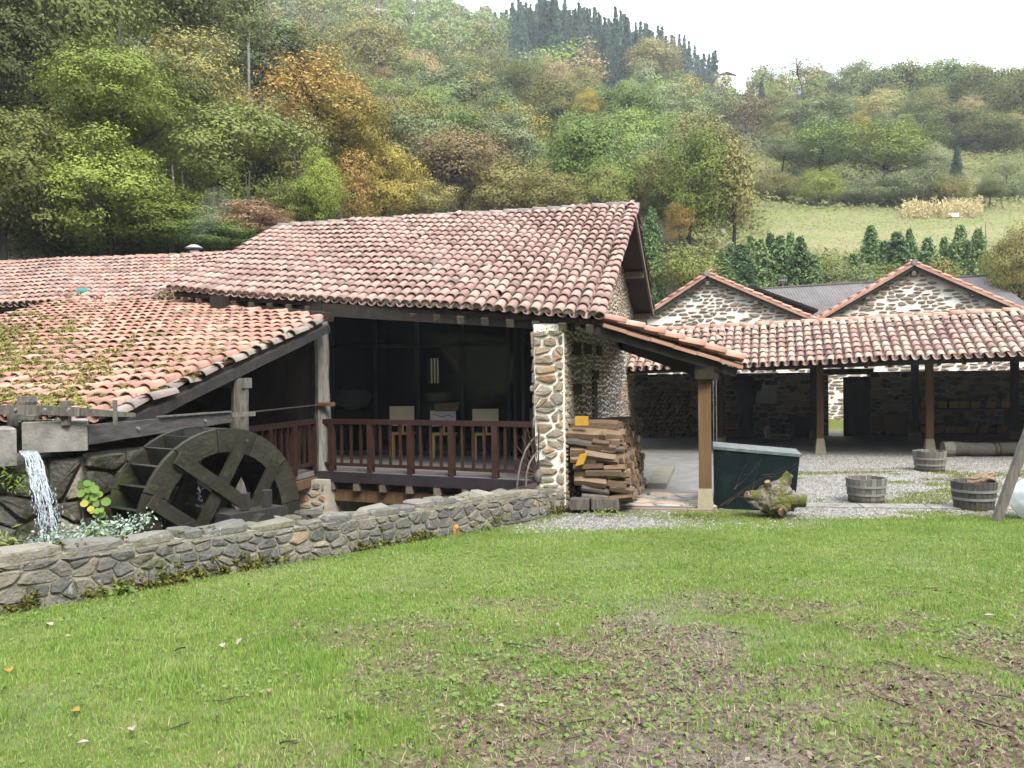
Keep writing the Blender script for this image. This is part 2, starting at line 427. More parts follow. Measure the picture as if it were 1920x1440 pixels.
def ground_material():
    m = bpy.data.materials.new('lawn_gravel_and_hillside_ground'); m.use_nodes = True
    t = m.node_tree; N, L = t.nodes, t.links
    b = N['Principled BSDF']; b.inputs['Roughness'].default_value = .95; b.inputs['Specular IOR Level'].default_value = .1
    geo = N.new('ShaderNodeNewGeometry')
    def noise(s, d=6):
        n = N.new('ShaderNodeTexNoise'); n.inputs['Scale'].default_value = s; n.inputs['Detail'].default_value = d
        n.inputs['Roughness'].default_value = .7
        L.new(geo.outputs['Position'], n.inputs['Vector']); return n.outputs[0]
    def ramp(f, st):
        r = N.new('ShaderNodeValToRGB'); e = r.color_ramp.elements
        while len(e) < len(st): e.new(.5)
        for i, (p, c) in enumerate(st): e[i].position = p; e[i].color = (*c, 1)
        L.new(f, r.inputs[0]); return r.outputs[0]
    def mix(f, a, c):
        x = N.new('ShaderNodeMix'); x.data_type = 'RGBA'; L.new(f, x.inputs[0]); L.new(a, x.inputs[6]); L.new(c, x.inputs[7]); return x.outputs[2]
    def attr(n):
        a = N.new('ShaderNodeAttribute'); a.attribute_name = n; return a.outputs['Fac']
    lawn = ramp(noise(5), [(.3, (.05, .065, .018)), (.5, (.10, .125, .03)), (.7, (.15, .155, .06))])
    dirt = ramp(noise(18), [(.3, (.045, .030, .022)), (.5, (.105, .075, .055)), (.7, (.21, .16, .12))])
    grav = ramp(noise(60, 3), [(.3, (.085, .08, .07)), (.5, (.165, .157, .145)), (.7, (.27, .26, .245))])
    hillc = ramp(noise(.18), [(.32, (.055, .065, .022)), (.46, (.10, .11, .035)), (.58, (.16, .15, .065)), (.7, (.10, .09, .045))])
    shaded_floor = ramp(noise(.4), [(.3, (.012, .011, .007)), (.5, (.024, .02, .013)), (.7, (.034, .034, .014))])  # dark brown forest floor, with shade between the trees put into the colour
    mead = ramp(noise(.35), [(.3, (.12, .125, .05)), (.5, (.175, .165, .085)), (.62, (.12, .15, .042)), (.75, (.21, .185, .105))])
    race = ramp(noise(4), [(.3, (.02, .02, .016)), (.7, (.06, .058, .045))])
    c = mix(attr('dirt'), lawn, dirt)
    c = mix(attr('gravel'), c, grav)
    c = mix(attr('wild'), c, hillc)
    c = mix(attr('wood'), c, shaded_floor)
    c = mix(attr('meadow'), c, mead)
    c = mix(attr('race'), c, race)
    L.new(c, b.inputs['Base Color'])
    bp = N.new('ShaderNodeBump'); bp.inputs['Strength'].default_value = .7; bp.inputs['Distance'].default_value = .03
    L.new(noise(45, 4), bp.inputs['Height']); L.new(bp.outputs[0], b.inputs['Normal'])
    return m
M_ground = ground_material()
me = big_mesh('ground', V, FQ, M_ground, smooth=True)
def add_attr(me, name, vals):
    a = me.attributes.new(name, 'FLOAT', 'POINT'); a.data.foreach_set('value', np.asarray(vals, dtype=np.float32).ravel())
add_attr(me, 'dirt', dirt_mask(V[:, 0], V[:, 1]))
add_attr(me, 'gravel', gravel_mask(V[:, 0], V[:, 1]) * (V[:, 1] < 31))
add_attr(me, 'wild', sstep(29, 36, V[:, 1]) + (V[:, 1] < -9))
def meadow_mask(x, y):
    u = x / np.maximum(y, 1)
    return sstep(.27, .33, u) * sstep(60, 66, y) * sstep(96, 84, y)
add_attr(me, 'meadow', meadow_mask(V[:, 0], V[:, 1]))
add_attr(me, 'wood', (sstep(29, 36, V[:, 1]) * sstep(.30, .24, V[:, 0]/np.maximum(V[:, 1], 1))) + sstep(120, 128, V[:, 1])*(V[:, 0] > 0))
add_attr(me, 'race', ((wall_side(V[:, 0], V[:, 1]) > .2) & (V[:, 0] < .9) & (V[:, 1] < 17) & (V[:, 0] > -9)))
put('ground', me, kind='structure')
# ---------------------------------------------------------------- roof tiles
def tile_geo(rl=.094, ru=.076, ln=.45, lift=.034, seg=6, th=.016, seed=0):
    r_ = random.Random(seed)
    v, f = [], []
    for y, r, z in ((0, rl, lift), (ln*.5, (rl+ru)/2*1.01, lift*.5), (ln, ru, 0)):
        for k in range(seg+1):
            a = PI*k/seg
            v.append((-r*math.cos(a)*(1+r_.uniform(-.03, .03)), y + (r_.uniform(-.008, .008) if y == 0 else 0), z + r*.92*math.sin(a)))
    n = seg+1
    for i in range(2):
        for k in range(seg):
            f.append((i*n+k, i*n+k+1, (i+1)*n+k+1, (i+1)*n+k))
    base = len(v)
    for k in range(seg+1):
        a = PI*k/seg; r = rl-th
        v.append((-r*math.cos(a), .004, lift + r*.92*math.sin(a) - .002))
    for k in range(seg):
        f.append((base+k, base+k+1, k+1, k))
    base2 = len(v)
    for k in range(seg+1):
        a = PI*k/seg; r = rl-th
        v.append((-r*math.cos(a), .2, lift*.6 + r*.9*math.sin(a)))
    for k in range(seg):
        f.append((base2+k, base2+k+1, base+k+1, base+k))
    return np.array(v, np.float32), np.array(f, np.int32)
TILES = [tile_geo(seed=i, rl=.094+.003*(i % 3-1), lift=.032+.004*(i % 2)) for i in range(5)]
RIDGE_T = [tile_geo(rl=.135, ru=.115, ln=.46, lift=.03, th=.02, seed=10+i) for i in range(3)]
def in_view(p, mx=70, my=60):
    q = RM.transposed() @ (V3(p) - V3((0, 0, CZ)))
    if q.z > -.5: return False
    px, py = 960 - F*q.x/q.z, 720 + F*q.y/q.z
    return -mx < px < 1920+mx and -my < py < 1440+my
def px_of(p):
    q = RM.transposed() @ (V3(p) - V3((0, 0, CZ)))
    return 960 - F*q.x/q.z, 720 + F*q.y/q.z
def basis(a, b, n):
    return np.array([[a.x, b.x, n.x], [a.y, b.y, n.y], [a.z, b.z, n.z]], np.float32)
def scatter_pieces(items, part, geos, mats, name, stuff_name, limit=300):
    """items: list of (location, 3x3 numpy, geo index, mat index, key); the biggest become objects, the rest one mesh"""
    off = ROOT[part]
    items.sort(key=lambda q: q[4])
    cache = {}
    for loc, M, gi, mi, _ in items[:limit]:
        k = (gi, mi)
        if k not in cache:
            cache[k] = big_mesh(name, geos[gi][0], geos[gi][1], mats[mi])
        o = put(name, cache[k], part)
        m4 = Matrix([list(map(float, M[r])) + [0] for r in range(3)] + [[0, 0, 0, 1]])
        o.matrix_local = Matrix.Translation(V3(loc) - off) @ m4
    rest = items[limit:]
    for mi in range(len(mats)):
        rs = [q for q in rest if q[3] == mi]
        if not rs: continue
        vs, fs, n = [], [], 0
        for loc, M, gi, _, _ in rs:
            g = geos[gi]
            vs.append(g[0] @ M.T + np.array(V3(loc) - off, np.float32)); fs.append(g[1] + n); n += len(g[0])
        put(stuff_name, big_mesh(stuff_name, np.concatenate(vs), np.concatenate(fs), mats[mi]), part, 'stuff')
def plane_hit(px, py, p0, n):
    r = ray(px, py); c = V3((0, 0, CZ))
    return c + r * ((p0 - c).dot(n) / r.dot(n))
def rot_jit(M, az, ax_):
    c, s = math.cos(az), math.sin(az); c2, s2 = math.cos(ax_), math.sin(ax_)
    Rz = np.array([[c, -s, 0], [s, c, 0], [0, 0, 1]], np.float32)
    Rx = np.array([[1, 0, 0], [0, c2, -s2], [0, s2, c2]], np.float32)
    return M @ Rz @ Rx
def tiled_roof(part, O, a, b, s0, s1, t0, t1, m_tile, sp=.205, ex=.345, limit=300, seed=0, cull=True, plug=None, wobble=.02, alt=None):
    R = random.Random(seed)
    n = a.cross(b).normalized()
    M = basis(a, b, n)
    items = []; pv, pf = [], []
    mort = MB()
    mx_ = 650
    ncol = int((s1-s0)/sp)
    mats = [m_tile] + ([alt] if alt else [])
    for i in range(ncol+1):
        s = s0 + i*sp
        lo, hi = t0(s), t1(s)
        wob = R.uniform(-.012, .012)
        k = 0
        while lo + k*ex + .16 < hi:
            t = lo + k*ex
            sag = .02*math.sin(s*.9+t*.6+seed) + .012*math.sin(s*2.3+1.7*t)
            loc = O + a*(s + wob + R.uniform(-.008, .008)) + b*(t + R.uniform(-.022, .022)) + n*(.045+sag)
            if not cull or in_view(loc, mx_, 120):
                jz = R.gauss(0, wobble); jx = R.gauss(0, .008)
                if R.random() < .025: jz += R.uniform(-.22, .22); loc = loc + n*.012
                d = (loc - V3((0, 0, CZ))).length + (0 if in_view(loc) else 100)
                items.append((loc, rot_jit(M, jz, jx), R.randrange(len(TILES)), (1 if alt and R.random() < alt_share(alt, s, t) else 0), d))
            # channel tile below and beside
            if not cull or in_view(loc, mx_+60, 160):
                base = len(pv)
                for y, zz_ in ((-.02, .03), (ex+.05, -.005)):
                    for q in range(5):
                        ang = PI*q/4
                        p = O + a*(s + sp/2 - .088*math.cos(ang)) + b*(t+y) + n*(.05 + sag + zz_ - .07*math.sin(ang))
                        pv.append(p - ROOT[part])
                for q in range(4): pf.append((base+q, base+q+1, base+5+q+1, base+5+q))
            k += 1
        if plug:
            c = O + a*(s+wob) + b*(lo+.03) + n*.075
            mort.lathe(V3((0, 0, 0)), [(0, 0), (.0, 0)], 3) if False else None
            ring = [c + a*(.078*math.cos(PI*q/6)) + n*(.07*math.sin(PI*q/6)-.012) for q in range(7)]
            mort.ext(ring, b*.05 - n*.0)
    if pv:
        put('channel_tile_bed', big_mesh('channel_tile_bed', [tuple(p) for p in pv], pf, m_tile), part, 'stuff')
    if plug: mort.build('mortar_plugs', M_mortar, part, 'stuff')
    scatter_pieces(items, part, TILES, mats, 'roof_tile', 'roof_tiles_beyond', limit)
def alt_share(alt, s, t): return .12
def ridge_tiles(part, A, B, m, name='ridge_tile', limit=300, up=UP, geos=None, ex=.36):
    d = (B-A).normalized(); L_ = (B-A).length
    n = (up - d*up.dot(d)).normalized(); x = d.cross(n)
    items = []
    k = 0
    while k*ex < L_-.1:
        loc = A + d*min(k*ex, L_-.44) + n*(.0+random.uniform(-.008, .012))
        if in_view(loc, 60, 60):
            items.append((loc, rot_jit(basis(x, d, n), random.gauss(0, .03), random.gauss(0, .015)), random.randrange(3), 0, 0))
        k += 1
    scatter_pieces(items, part, geos or RIDGE_T, [m], name, name+'s_beyond', limit)

# ---------------------------------------------------------------- rubble stones (irregular cells with recessed joints)
def clip_half(poly, px, py, nx_, ny_):
    out = []
    for i in range(len(poly)):
        x0, y0 = poly[i]; x1, y1 = poly[(i+1) % len(poly)]
        d0 = (x0-px)*nx_ + (y0-py)*ny_; d1 = (x1-px)*nx_ + (y1-py)*ny_
        if d0 <= 0: out.append((x0, y0))
        if (d0 < 0 < d1) or (d1 < 0 < d0):
            t = d0/(d0-d1); out.append((x0+(x1-x0)*t, y0+(y1-y0)*t))
    return out
def cells(outline, w, h, seed=0, jit=.36, drop=.0, sizevar=.35):
    """outline: convex polygon (counter-clockwise) in metres; returns irregular cells about w by h"""
    R = random.Random(seed)
    xs_ = [p[0] for p in outline]; ys_ = [p[1] for p in outline]
    pts_ = []
    y = min(ys_) + h*.5
    row = 0
    while y < max(ys_):
        x = min(xs_) + R.uniform(0, w)
        while x < max(xs_) + w*.3:
            ww = w*R.uniform(1-sizevar, 1+sizevar)
            pts_.append((x + R.uniform(-jit, jit)*w*.4, y + R.uniform(-jit, jit)*h))
            if R.random() < .10: pts_.append((x + w*.35, y + h*R.uniform(-.4, .4)))
            x += ww
        y += h*R.uniform(.8, 1.2); row += 1
    asp = h/w
    out = []
    A = np.array(pts_)
    for i, (x, y) in enumerate(pts_):
        dx = (A[:, 0]-x)*asp; dy = A[:, 1]-y
        d2 = dx*dx+dy*dy
        near = np.argsort(d2)[1:18]
        poly = list(outline)
        for j in near:
            mx, my = (x+A[j, 0])/2, (y+A[j, 1])/2
            poly = clip_half(poly, mx, my, (A[j, 0]-x)*asp*asp, A[j, 1]-y)
            if len(poly) < 3: break
        if len(poly) >= 3: out.append(poly)
    return out
def stone_geo(poly, gap, proud, R, rough=.1):
    cx = sum(p[0] for p in poly)/len(poly); cy = sum(p[1] for p in poly)/len(poly)
    w_ = max(p[0] for p in poly)-min(p[0] for p in poly); h_ = max(p[1] for p in poly)-min(p[1] for p in poly)
    if w_ < gap*2.2 or h_ < gap*2.2: return None
    # shrink, then cut the corners
    sx, sy = max(.3, 1-2*gap/w_), max(.3, 1-2*gap/h_)
    q = [(cx+(x-cx)*sx, cy+(y-cy)*sy) for x, y in poly]
    c = []
    for i in range(len(q)):
        a, b = q[i], q[(i+1) % len(q)]
        if math.hypot(a[0]-b[0], a[1]-b[1]) < .16*min(w_, h_):
            c.append(((a[0]+b[0])/2, (a[1]+b[1])/2)); continue
        t = R.uniform(.07, .19)
        c.append((a[0]+(b[0]-a[0])*t, a[1]+(b[1]-a[1])*t)); c.append((a[0]+(b[0]-a[0])*(1-t), a[1]+(b[1]-a[1])*(1-t)))
    n = len(c)
    if n < 4: return None
    v = [(x-cx, y-cy, -.03) for x, y in c]
    tilt = (R.uniform(-.12, .12), R.uniform(-.12, .12))
    for x, y in c:
        k = R.uniform(.93, .99); v.append(((x-cx)*k, (y-cy)*k, proud*R.uniform(.45, .7)))
    for x, y in c:
        k = R.uniform(.72, .88)
        v.append(((x-cx)*k, (y-cy)*k, proud*R.uniform(.85, 1.15) + ((x-cx)*tilt[0]+(y-cy)*tilt[1])))
    v.append((R.uniform(-.1, .1)*w_, R.uniform(-.1, .1)*h_, proud*R.uniform(.95, 1.25)))
    f = []
    for r in range(2):
        for k in range(n): f.append((r*n+k, r*n+(k+1) % n, (r+1)*n+(k+1) % n, (r+1)*n+k))
    for k in range(n): f.append((2*n+k, 2*n+(k+1) % n, 3*n))
    return (cx, cy), v, f
def stone_face(part, O, U, Vv, N, outline, w, h, gap, proud, mats, seed=0, limit=300, name='stone', skip=None, weights=None, holes=(), **kw):
    R = random.Random(seed)
    got = []
    for poly in cells(outline, w, h, seed, **kw):
        g = stone_geo(poly, gap*R.uniform(.7, 1.4), proud*R.uniform(.7, 1.3), R)
        if g is None: continue
        if skip and R.random() < skip: continue
        (cx, cy), v, f = g
        if any(x0 < cx < x1 and y0 < cy < y1 for x0, x1, y0, y1 in holes): continue
        loc = O + U*cx + Vv*cy
        size = max(abs(q[0]) for q in v) * depth_px(loc)
        vis = in_view(loc, 40, 40)
        got.append((-(size if vis else 0), loc, v, f))
    got.sort(key=lambda q: q[0])
    off = ROOT[part]
    M = basis(U, Vv, N)
    m4 = Matrix([list(map(float, M[r])) + [0] for r in range(3)] + [[0, 0, 0, 1]])
    lim = 0
    rest = []
    for key, loc, v, f in got:
        if lim < limit and key < 0:
            me = new_mesh(name, v, f, R.choices(mats, weights)[0])
            o = put(name, me, part)
            o.matrix_local = Matrix.Translation(loc - off) @ m4
            lim += 1
        else: rest.append((loc, v, f))
    if rest:
        vs, fs = [], []
        for loc, v, f in rest:
            b_ = len(vs)
            vs += [loc - off + U*q[0] + Vv*q[1] + N*q[2] for q in v]
            fs += [tuple(b_+i for i in q) for q in f]
        put(name+'s_beyond', new_mesh(name+'s_beyond', vs, fs, mats[0]), part, 'stuff')
# ---------------------------------------------------------------- the mill pavilion (big tiled roof, glass front, stone pillar)
TAN = .4704
Rr_ = P(1195, 388, 19.5)
bM = (SS + UP*TAN).normalized(); nM = RR.cross(bM).normalized()
C1 = plane_hit(1116, 600, Rr_, nM)
EL = plane_hit(322, 549, Rr_, nM)
tR = (Rr_ - C1).dot(bM)
sEL, tEL = (EL-C1).dot(RR), (EL-C1).dot(bM)
C1b = C1
mill = thing('mill_house', 'stone and timber mill pavilion with long weathered tiled roof and dark glass front', 'building', (C1.x, C1.y, 0))
roof = MB()
RL = C1 + RR*sEL + bM*tR
th = nM*.09
roof.ext([C1 + bM*.06 - nM*.02, C1+bM*tR - nM*.02, RL - nM*.02, EL + bM*.06 - nM*.02], -th)
# rear slope
kb = .385
bB = (-SS + UP*kb).normalized(); nB = (-RR).cross(bB).normalized()
Rtop = C1 + bM*tR
tB = 5.5/ math.cos(math.atan(kb))
roof.ext([Rtop - nB*.02, Rtop - bB*tB - nB*.02, RL - bB*tB - nB*.02, RL - nB*.02], -nB*.09)
roof_part = roof.build('roof', M_dwood, mill)
tiled_roof(roof_part, C1, RR, bM, sEL, .01, lambda s: tEL*s/sEL, lambda s: tR-.05, M_tile, seed=3, plug=True)
# rear slope tiles: only their edge at the gable is seen
O_b = Rtop - bB*tB
tiled_roof(roof_part, O_b, -RR, bB, 0, 1.2, lambda s: 0, lambda s: tB-.05, M_tile, seed=5)
ridge_tiles(roof_part, RL, Rtop + RR*.12, M_ridge)
# doubled cover tiles along the gable verge
vt = []
for k in range(int(tR/.345)):
    vt.append((C1 + RR*.07 + bM*(k*.345) + nM*.03, rot_jit(basis(RR, bM, nM), random.gauss(0, .03), 0), k % 5, 0, 0))
scatter_pieces(vt, roof_part, TILES, [M_tile], 'verge_tile', 'verge_tiles_beyond')
# verge boards and purlin ends at the gable
wb = MB()
for b_, O_, L_ in ((bM, C1, tR), (bB, O_b, tB)):
    pass
o = MB().beam(C1 + RR*.02 - nM*.11 + bM*.1, Rtop + RR*.02 - nM*.11, .05, .12, nM).build('verge_board', M_rafter, mill)
MB().beam(O_b + RR*.02 - nB*.11 + bB*.05, Rtop + RR*.02 - nB*.11, .05, .14, nB).build('verge_board', M_rafter, mill)
for b_, O_, ts in ((bM, C1, (3.0, tR-.45)), (bB, O_b, (.25, 2.9))):
    for t in ts:
        n_ = nM if b_ is bM else nB
        p = O_ + b_*t - n_*.22
        MB().beam(p - RR*.8, p - RR*.02, .15, .17).build('purlin', M_rafter, mill)
# rafter ends under the eave
eave = lambda s: C1 + RR*s + bM*(tEL*s/sEL)
k = 0
s = -.10
while s > sEL + .3:
    p = eave(s)
    MB().beam(p + bM*.0 - nM*.17, p + bM*2.2 - nM*.17, .13, .13, nM).build('rafter', M_rafter, mill)
    s -= .47
# eave beam from pillar to old post
Bp0, Bp1 = P(1075, 605, 13.75), P(610, 588, 15.75)
Bp1.z = Bp0.z + .42
MB().beam(Bp0 - UP*.02, Bp1, .22, .24).build('eave_beam', M_dwood, mill)
Bp2 = eave(sEL + .5) + bM*.9 - nM*.42
MB().beam(Bp1 + UP*.05, Bp2, .2, .24).build('eave_beam', M_dwood, mill)

# stone pillar
PA = V3((P(1003, 900, 13.75).x, 13.75, 0)); PB = V3((PV(1058, PA, RR).x, PV(1058, PA, RR).y, 0))
pw = (PB-PA).length
zt = Bp0.z - .02
pil = MB().ext([PA+SS*.02, PB+SS*.02-RR*.02, PB+SS*.75-RR*.02, PA+SS*.75], UP*zt).build('stone_pillar', M_mortar_w, mill)
stone_face(pil, PA, RR, UP, -SS, [(0, 0), (pw, 0), (pw, zt-.1), (0, zt-.1)], .25, .155, .024, .035, [M_stone], seed=11, sizevar=.5, jit=.55, skip=.05)
stone_face(pil, PA+SS*.75, -SS, UP, -RR, [(0, 0), (.75, 0), (.75, zt-.1), (0, zt-.1)], .32, .19, .02, .04, [M_stone], seed=12)
# gable wall running back from the pillar
gl = 11.6
def roof_z(t_h):     # underside of roof above the wall line at t_h metres from the eave, horizontally
    ridge_h = tR*math.cos(math.atan(TAN))
    zr = Rtop.z - .22
    t_h += .0
    return zr - (ridge_h - t_h)*TAN if t_h < ridge_h else zr - (t_h-ridge_h)*kb
off_h = (PB - C1).dot(SS)
GW = [PB + UP*.0, PB + SS*gl, PB + SS*gl + UP*roof_z(gl+off_h), PB + SS*(tR*math.cos(math.atan(TAN))-off_h) + UP*(Rtop.z-.2), PB + UP*roof_z(off_h+.1)]
gw = MB().ext(GW, -RR*.5).build('gable_wall', M_mortar_w, mill)
stone_face(gw, PB, SS, UP, RR, [((q-PB).dot(SS), q.z) for q in GW], .24, .105, .030, .03, [M_stone], seed=13, jit=.5, sizevar=.5, limit=300)
# timber lintels let into the wall
for s_, z_, l_, h_ in ((.75, 2.0, .8, .20), (3.0, 2.25, .8, .18), (.7, 2.72, .8, .22), (2.0, 2.75, .8, .2), (3.6, 2.75, .7, .2)):
    MB().box(PB + SS*(s_+l_/2) + UP*z_ + RR*.0, SS*l_/2, RR*.045, UP*h_/2).build('lintel', M_dwood, mill)
# dark timber posts standing in the wall
MB().box(PB + SS*3.3 + UP*1.05, SS*.28, RR*.035, UP*1.05).build('wall_post', M_dwood, mill)
# glass wall
GA, GB = P(622, 853, 18.6), P(955, 856, 17.85)
GA.z = GB.z = .52
gd = (GB-GA).normalized(); gn = gd.cross(UP).normalized()      # gn towards the camera
if gn.y > 0: gn = -gn
gwid = (GB-GA).length
def glass_mat():
    m = bpy.data.materials.new('dark_window_glass'); m.use_nodes = True
    b = m.node_tree.nodes['Principled BSDF']
    b.inputs['Base Color'].default_value = (.55, .6, .6, 1)
    b.inputs['Roughness'].default_value = .02
    b.inputs['Transmission Weight'].default_value = 1
    b.inputs['IOR'].default_value = 1.38
    return m
M_glass = glass_mat()
glass_wall = MB()
mull = [PV(x, GA, gd) for x in (623, 704, 783, 867, 953)]
ztr, ztop = 2.94, 4.3
# continuing rail pieces: sill, transom, head
for z_, h_ in ((.56, .10), (ztr, .075), (ztop, .1)):
    glass_wall.box(V3((GA.x, GA.y, z_)) + gd*gwid/2, gd*(gwid/2), gn*.04, UP*h_/2)
gwp = glass_wall.build('glass_wall', M_frame, mill)
for p in mull:
    MB().box(V3((p.x, p.y, (.6+ztop)/2)), gd*.035, gn*.045, UP*((ztop-.6)/2 - .01)).build('mullion', M_frame, gwp)
for p, q in zip(mull[:-1], mull[1:]):
    w_ = ((q-p).length - .07)/2
    for z0, z1 in ((.61, ztr-.04), (ztr+.04, ztop-.05)):
        MB().box(V3(((p.x+q.x)/2, (p.y+q.y)/2, (z0+z1)/2)), gd*w_, gn*.006, UP*(z1-z0)/2).build('pane', M_glass, gwp)
# side return of the glass towards the pillar
S0 = mull[-1]; S1 = V3((PA.x, PA.y, 0)) + SS*.9 - RR*.05
sd_ = (S1-S0).normalized(); sl_ = (S1-S0).length
for t in (.25, .5, 1.0):
    p = S0 + sd_*sl_*t
    MB().box(V3((p.x, p.y, (.6+3.6)/2)), sd_*.035, sd_.cross(UP)*.035, UP*1.5).build('mullion', M_frame, gwp)
for t0_, t1_ in ((.015, .24), (.26, .49), (.51, .985)):
    p = S0 + sd_*sl_*(t0_+t1_)/2
    MB().box(V3((p.x, p.y, 2.1)), sd_*(sl_*(t1_-t0_)/2-.03), sd_.cross(UP)*.006, UP*1.49).build('pane', M_glass, gwp)
# room behind the glass
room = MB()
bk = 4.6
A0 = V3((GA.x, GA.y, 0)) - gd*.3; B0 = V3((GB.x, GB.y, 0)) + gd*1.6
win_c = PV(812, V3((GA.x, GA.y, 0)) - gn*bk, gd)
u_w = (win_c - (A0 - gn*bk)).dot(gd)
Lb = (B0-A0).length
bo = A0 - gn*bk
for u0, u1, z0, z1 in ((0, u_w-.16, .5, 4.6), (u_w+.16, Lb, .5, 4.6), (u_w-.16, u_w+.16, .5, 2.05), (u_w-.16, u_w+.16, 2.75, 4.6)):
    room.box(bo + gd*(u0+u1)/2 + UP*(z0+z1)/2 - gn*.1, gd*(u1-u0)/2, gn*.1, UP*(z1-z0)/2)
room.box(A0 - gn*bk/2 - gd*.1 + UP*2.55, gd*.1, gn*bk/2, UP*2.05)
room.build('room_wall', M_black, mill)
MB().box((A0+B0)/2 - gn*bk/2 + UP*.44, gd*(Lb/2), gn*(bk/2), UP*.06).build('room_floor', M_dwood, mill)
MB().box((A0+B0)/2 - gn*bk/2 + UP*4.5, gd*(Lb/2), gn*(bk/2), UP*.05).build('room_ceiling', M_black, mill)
wg = MB()
for k in range(3): 
    p = bo + gd*(u_w-.09+k*.09) + UP*2.4 - gn*.02
    wg.box(p, gd*.014, gn*.014, UP*.40)
wg.build('window_bars', M_iron, mill)

# ---------------------------------------------------------------- balcony
BA, BB = P(600, 884, 15.6), P(1010, 908, 13.75)
BA.z = BB.z = .51
bd = (BB-BA).normalized(); bn = V3((bd.y, -bd.x, 0))            # bn towards the camera
if bn.y > 0: bn = -bn
bl = (BB-BA).length
balc = thing('balcony', 'boarded balcony with dark purple fascia on timber joists above the mill race', 'balcony', (BA.x, BA.y, 0))
dp = MB()
dp.ext([BA+UP*0, BB, GB + gd*.6 + UP*0, V3((GA.x, GA.y, .51)) - gd*.2], -UP*.06)
dp.build('floor', M_floor, balc)
MB().box((BA+BB)/2 - UP*.10 + bn*.03, bd*(bl/2+.02), bn*.028, UP*.095).build('fascia', M_fascia, balc)
for k in range(8):
    p = BA + bd*(.28 + k*(bl-.5)/7) - UP*.27
    MB().beam(p + bn*.05, p - bn*1.6, .13, .14).build('joist', M_rafter, balc)
MB().beam(BA - UP*.45 - bn*.16 - bd*.1, BB - UP*.45 - bn*.16, .2, .22).build('beam', M_bwood, balc)
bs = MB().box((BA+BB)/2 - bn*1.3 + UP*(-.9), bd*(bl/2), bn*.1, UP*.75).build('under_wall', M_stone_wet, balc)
# rubble pier at its left end
pr = MB()
q0, q1 = P(558, 975, 15.4), P(612, 975, 15.3)
for q in (q0, q1): q.z = -1
pr.ext([q0, q1, q1 - bn*1.4, q0 - bn*1.4], UP*1.36)
pr = pr.build('rubble_pier', M_mortar, balc)
dq = (q1-q0).normalized()
stone_face(pr, q0, dq, UP, V3((dq.y, -dq.x, 0)), [(0, .2), ((q1-q0).length, .2), ((q1-q0).length, 1.34), (0, 1.34)], .22, .15, .03, .025, [M_stone], seed=4)
# railing
rl = thing('balcony_railing', 'red brown wooden railing with slim balusters along the balcony', 'railing', (BA.x, BA.y, .51))
def rail_run(A, B, posts, nb, end_post=True):
    d = (B-A).normalized(); L_ = (B-A).length; sx = d.cross(UP)
    MB().box((A+B)/2 + UP*.93, d*(L_/2), sx*.05, UP*.045).build('handrail', M_rail, rl)
    MB().box((A+B)/2 + UP*.13, d*(L_/2), sx*.022, UP*.03).build('bottom_rail', M_rail, rl)
    for i, t in enumerate(posts):
        MB().box(A + d*t + UP*.43, d*.05, sx*.055, UP*.452).build('post', M_rail, rl)
    for t0_, t1_ in zip(posts[:-1], posts[1:]):
        for k in range(1, nb+1):
            t = t0_ + (t1_-t0_)*k/(nb+1)
            MB().box(A + d*t + UP*.52, d*.022, sx*.02, UP*.362).build('baluster', M_rail, rl)
ra, rb_ = BA + bn*-.04, BB + bn*-.04
def along(px): return (PV(px, ra, bd) - V3((ra.x, ra.y, 0))).dot(bd)
rail_run(ra, rb_, [along(x) for x in (621, 693, 768, 845, 927, 1003)], 3)
la = ra - bd*.12; lb_ = la - SS*2.6
lw = MB()
rail_run(la, lb_, [.05, .85, 1.7, 2.55], 3)
MB().ext([la, lb_, lb_ - RR*1.2, la - RR*1.2 + SS*.3], -UP*.1).build('walkway', M_floor, balc)
MB().beam(la-UP*.2, lb_-UP*.2, .14, .16).build('walkway_beam', M_bwood, balc)

# old post at the corner, reaching from race wall to eave
def rough_post(name, label, p, z0, z1, w, m, **kw):
    pr_ = MB()
    n = 9; base = 0
    ang = random.uniform(0, .4)
    for i in range(n+1):
        z = z0+(z1-z0)*i/n
        c = V3((p.x+random.uniform(-.012, .012), p.y, z))
        ww = w*random.uniform(.9, 1.08)/2
        for k in range(8):
            a = 2*PI*(k+.5)/8
            r = ww*1.25*(1 if k % 2 else .97)*random.uniform(.93, 1.05)
            r = min(r, ww/max(abs(math.cos(a)), abs(math.sin(a)))*1.02)
            pr_.v.append(c + V3((r*math.cos(a), r*math.sin(a), 0)))
    for i in range(n):
        for k in range(8): pr_.f.append((i*8+k, i*8+(k+1) % 8, (i+1)*8+(k+1) % 8, (i+1)*8+k))
    pr_.f.append(tuple(n*8+k for k in range(8)))
    return pr_
pp = P(606, 800, 15.7)
o = rough_post('', '', pp, -.1, Bp1.z-.1, .26, M_gwood).build('corner_post', M_postpale, mill)
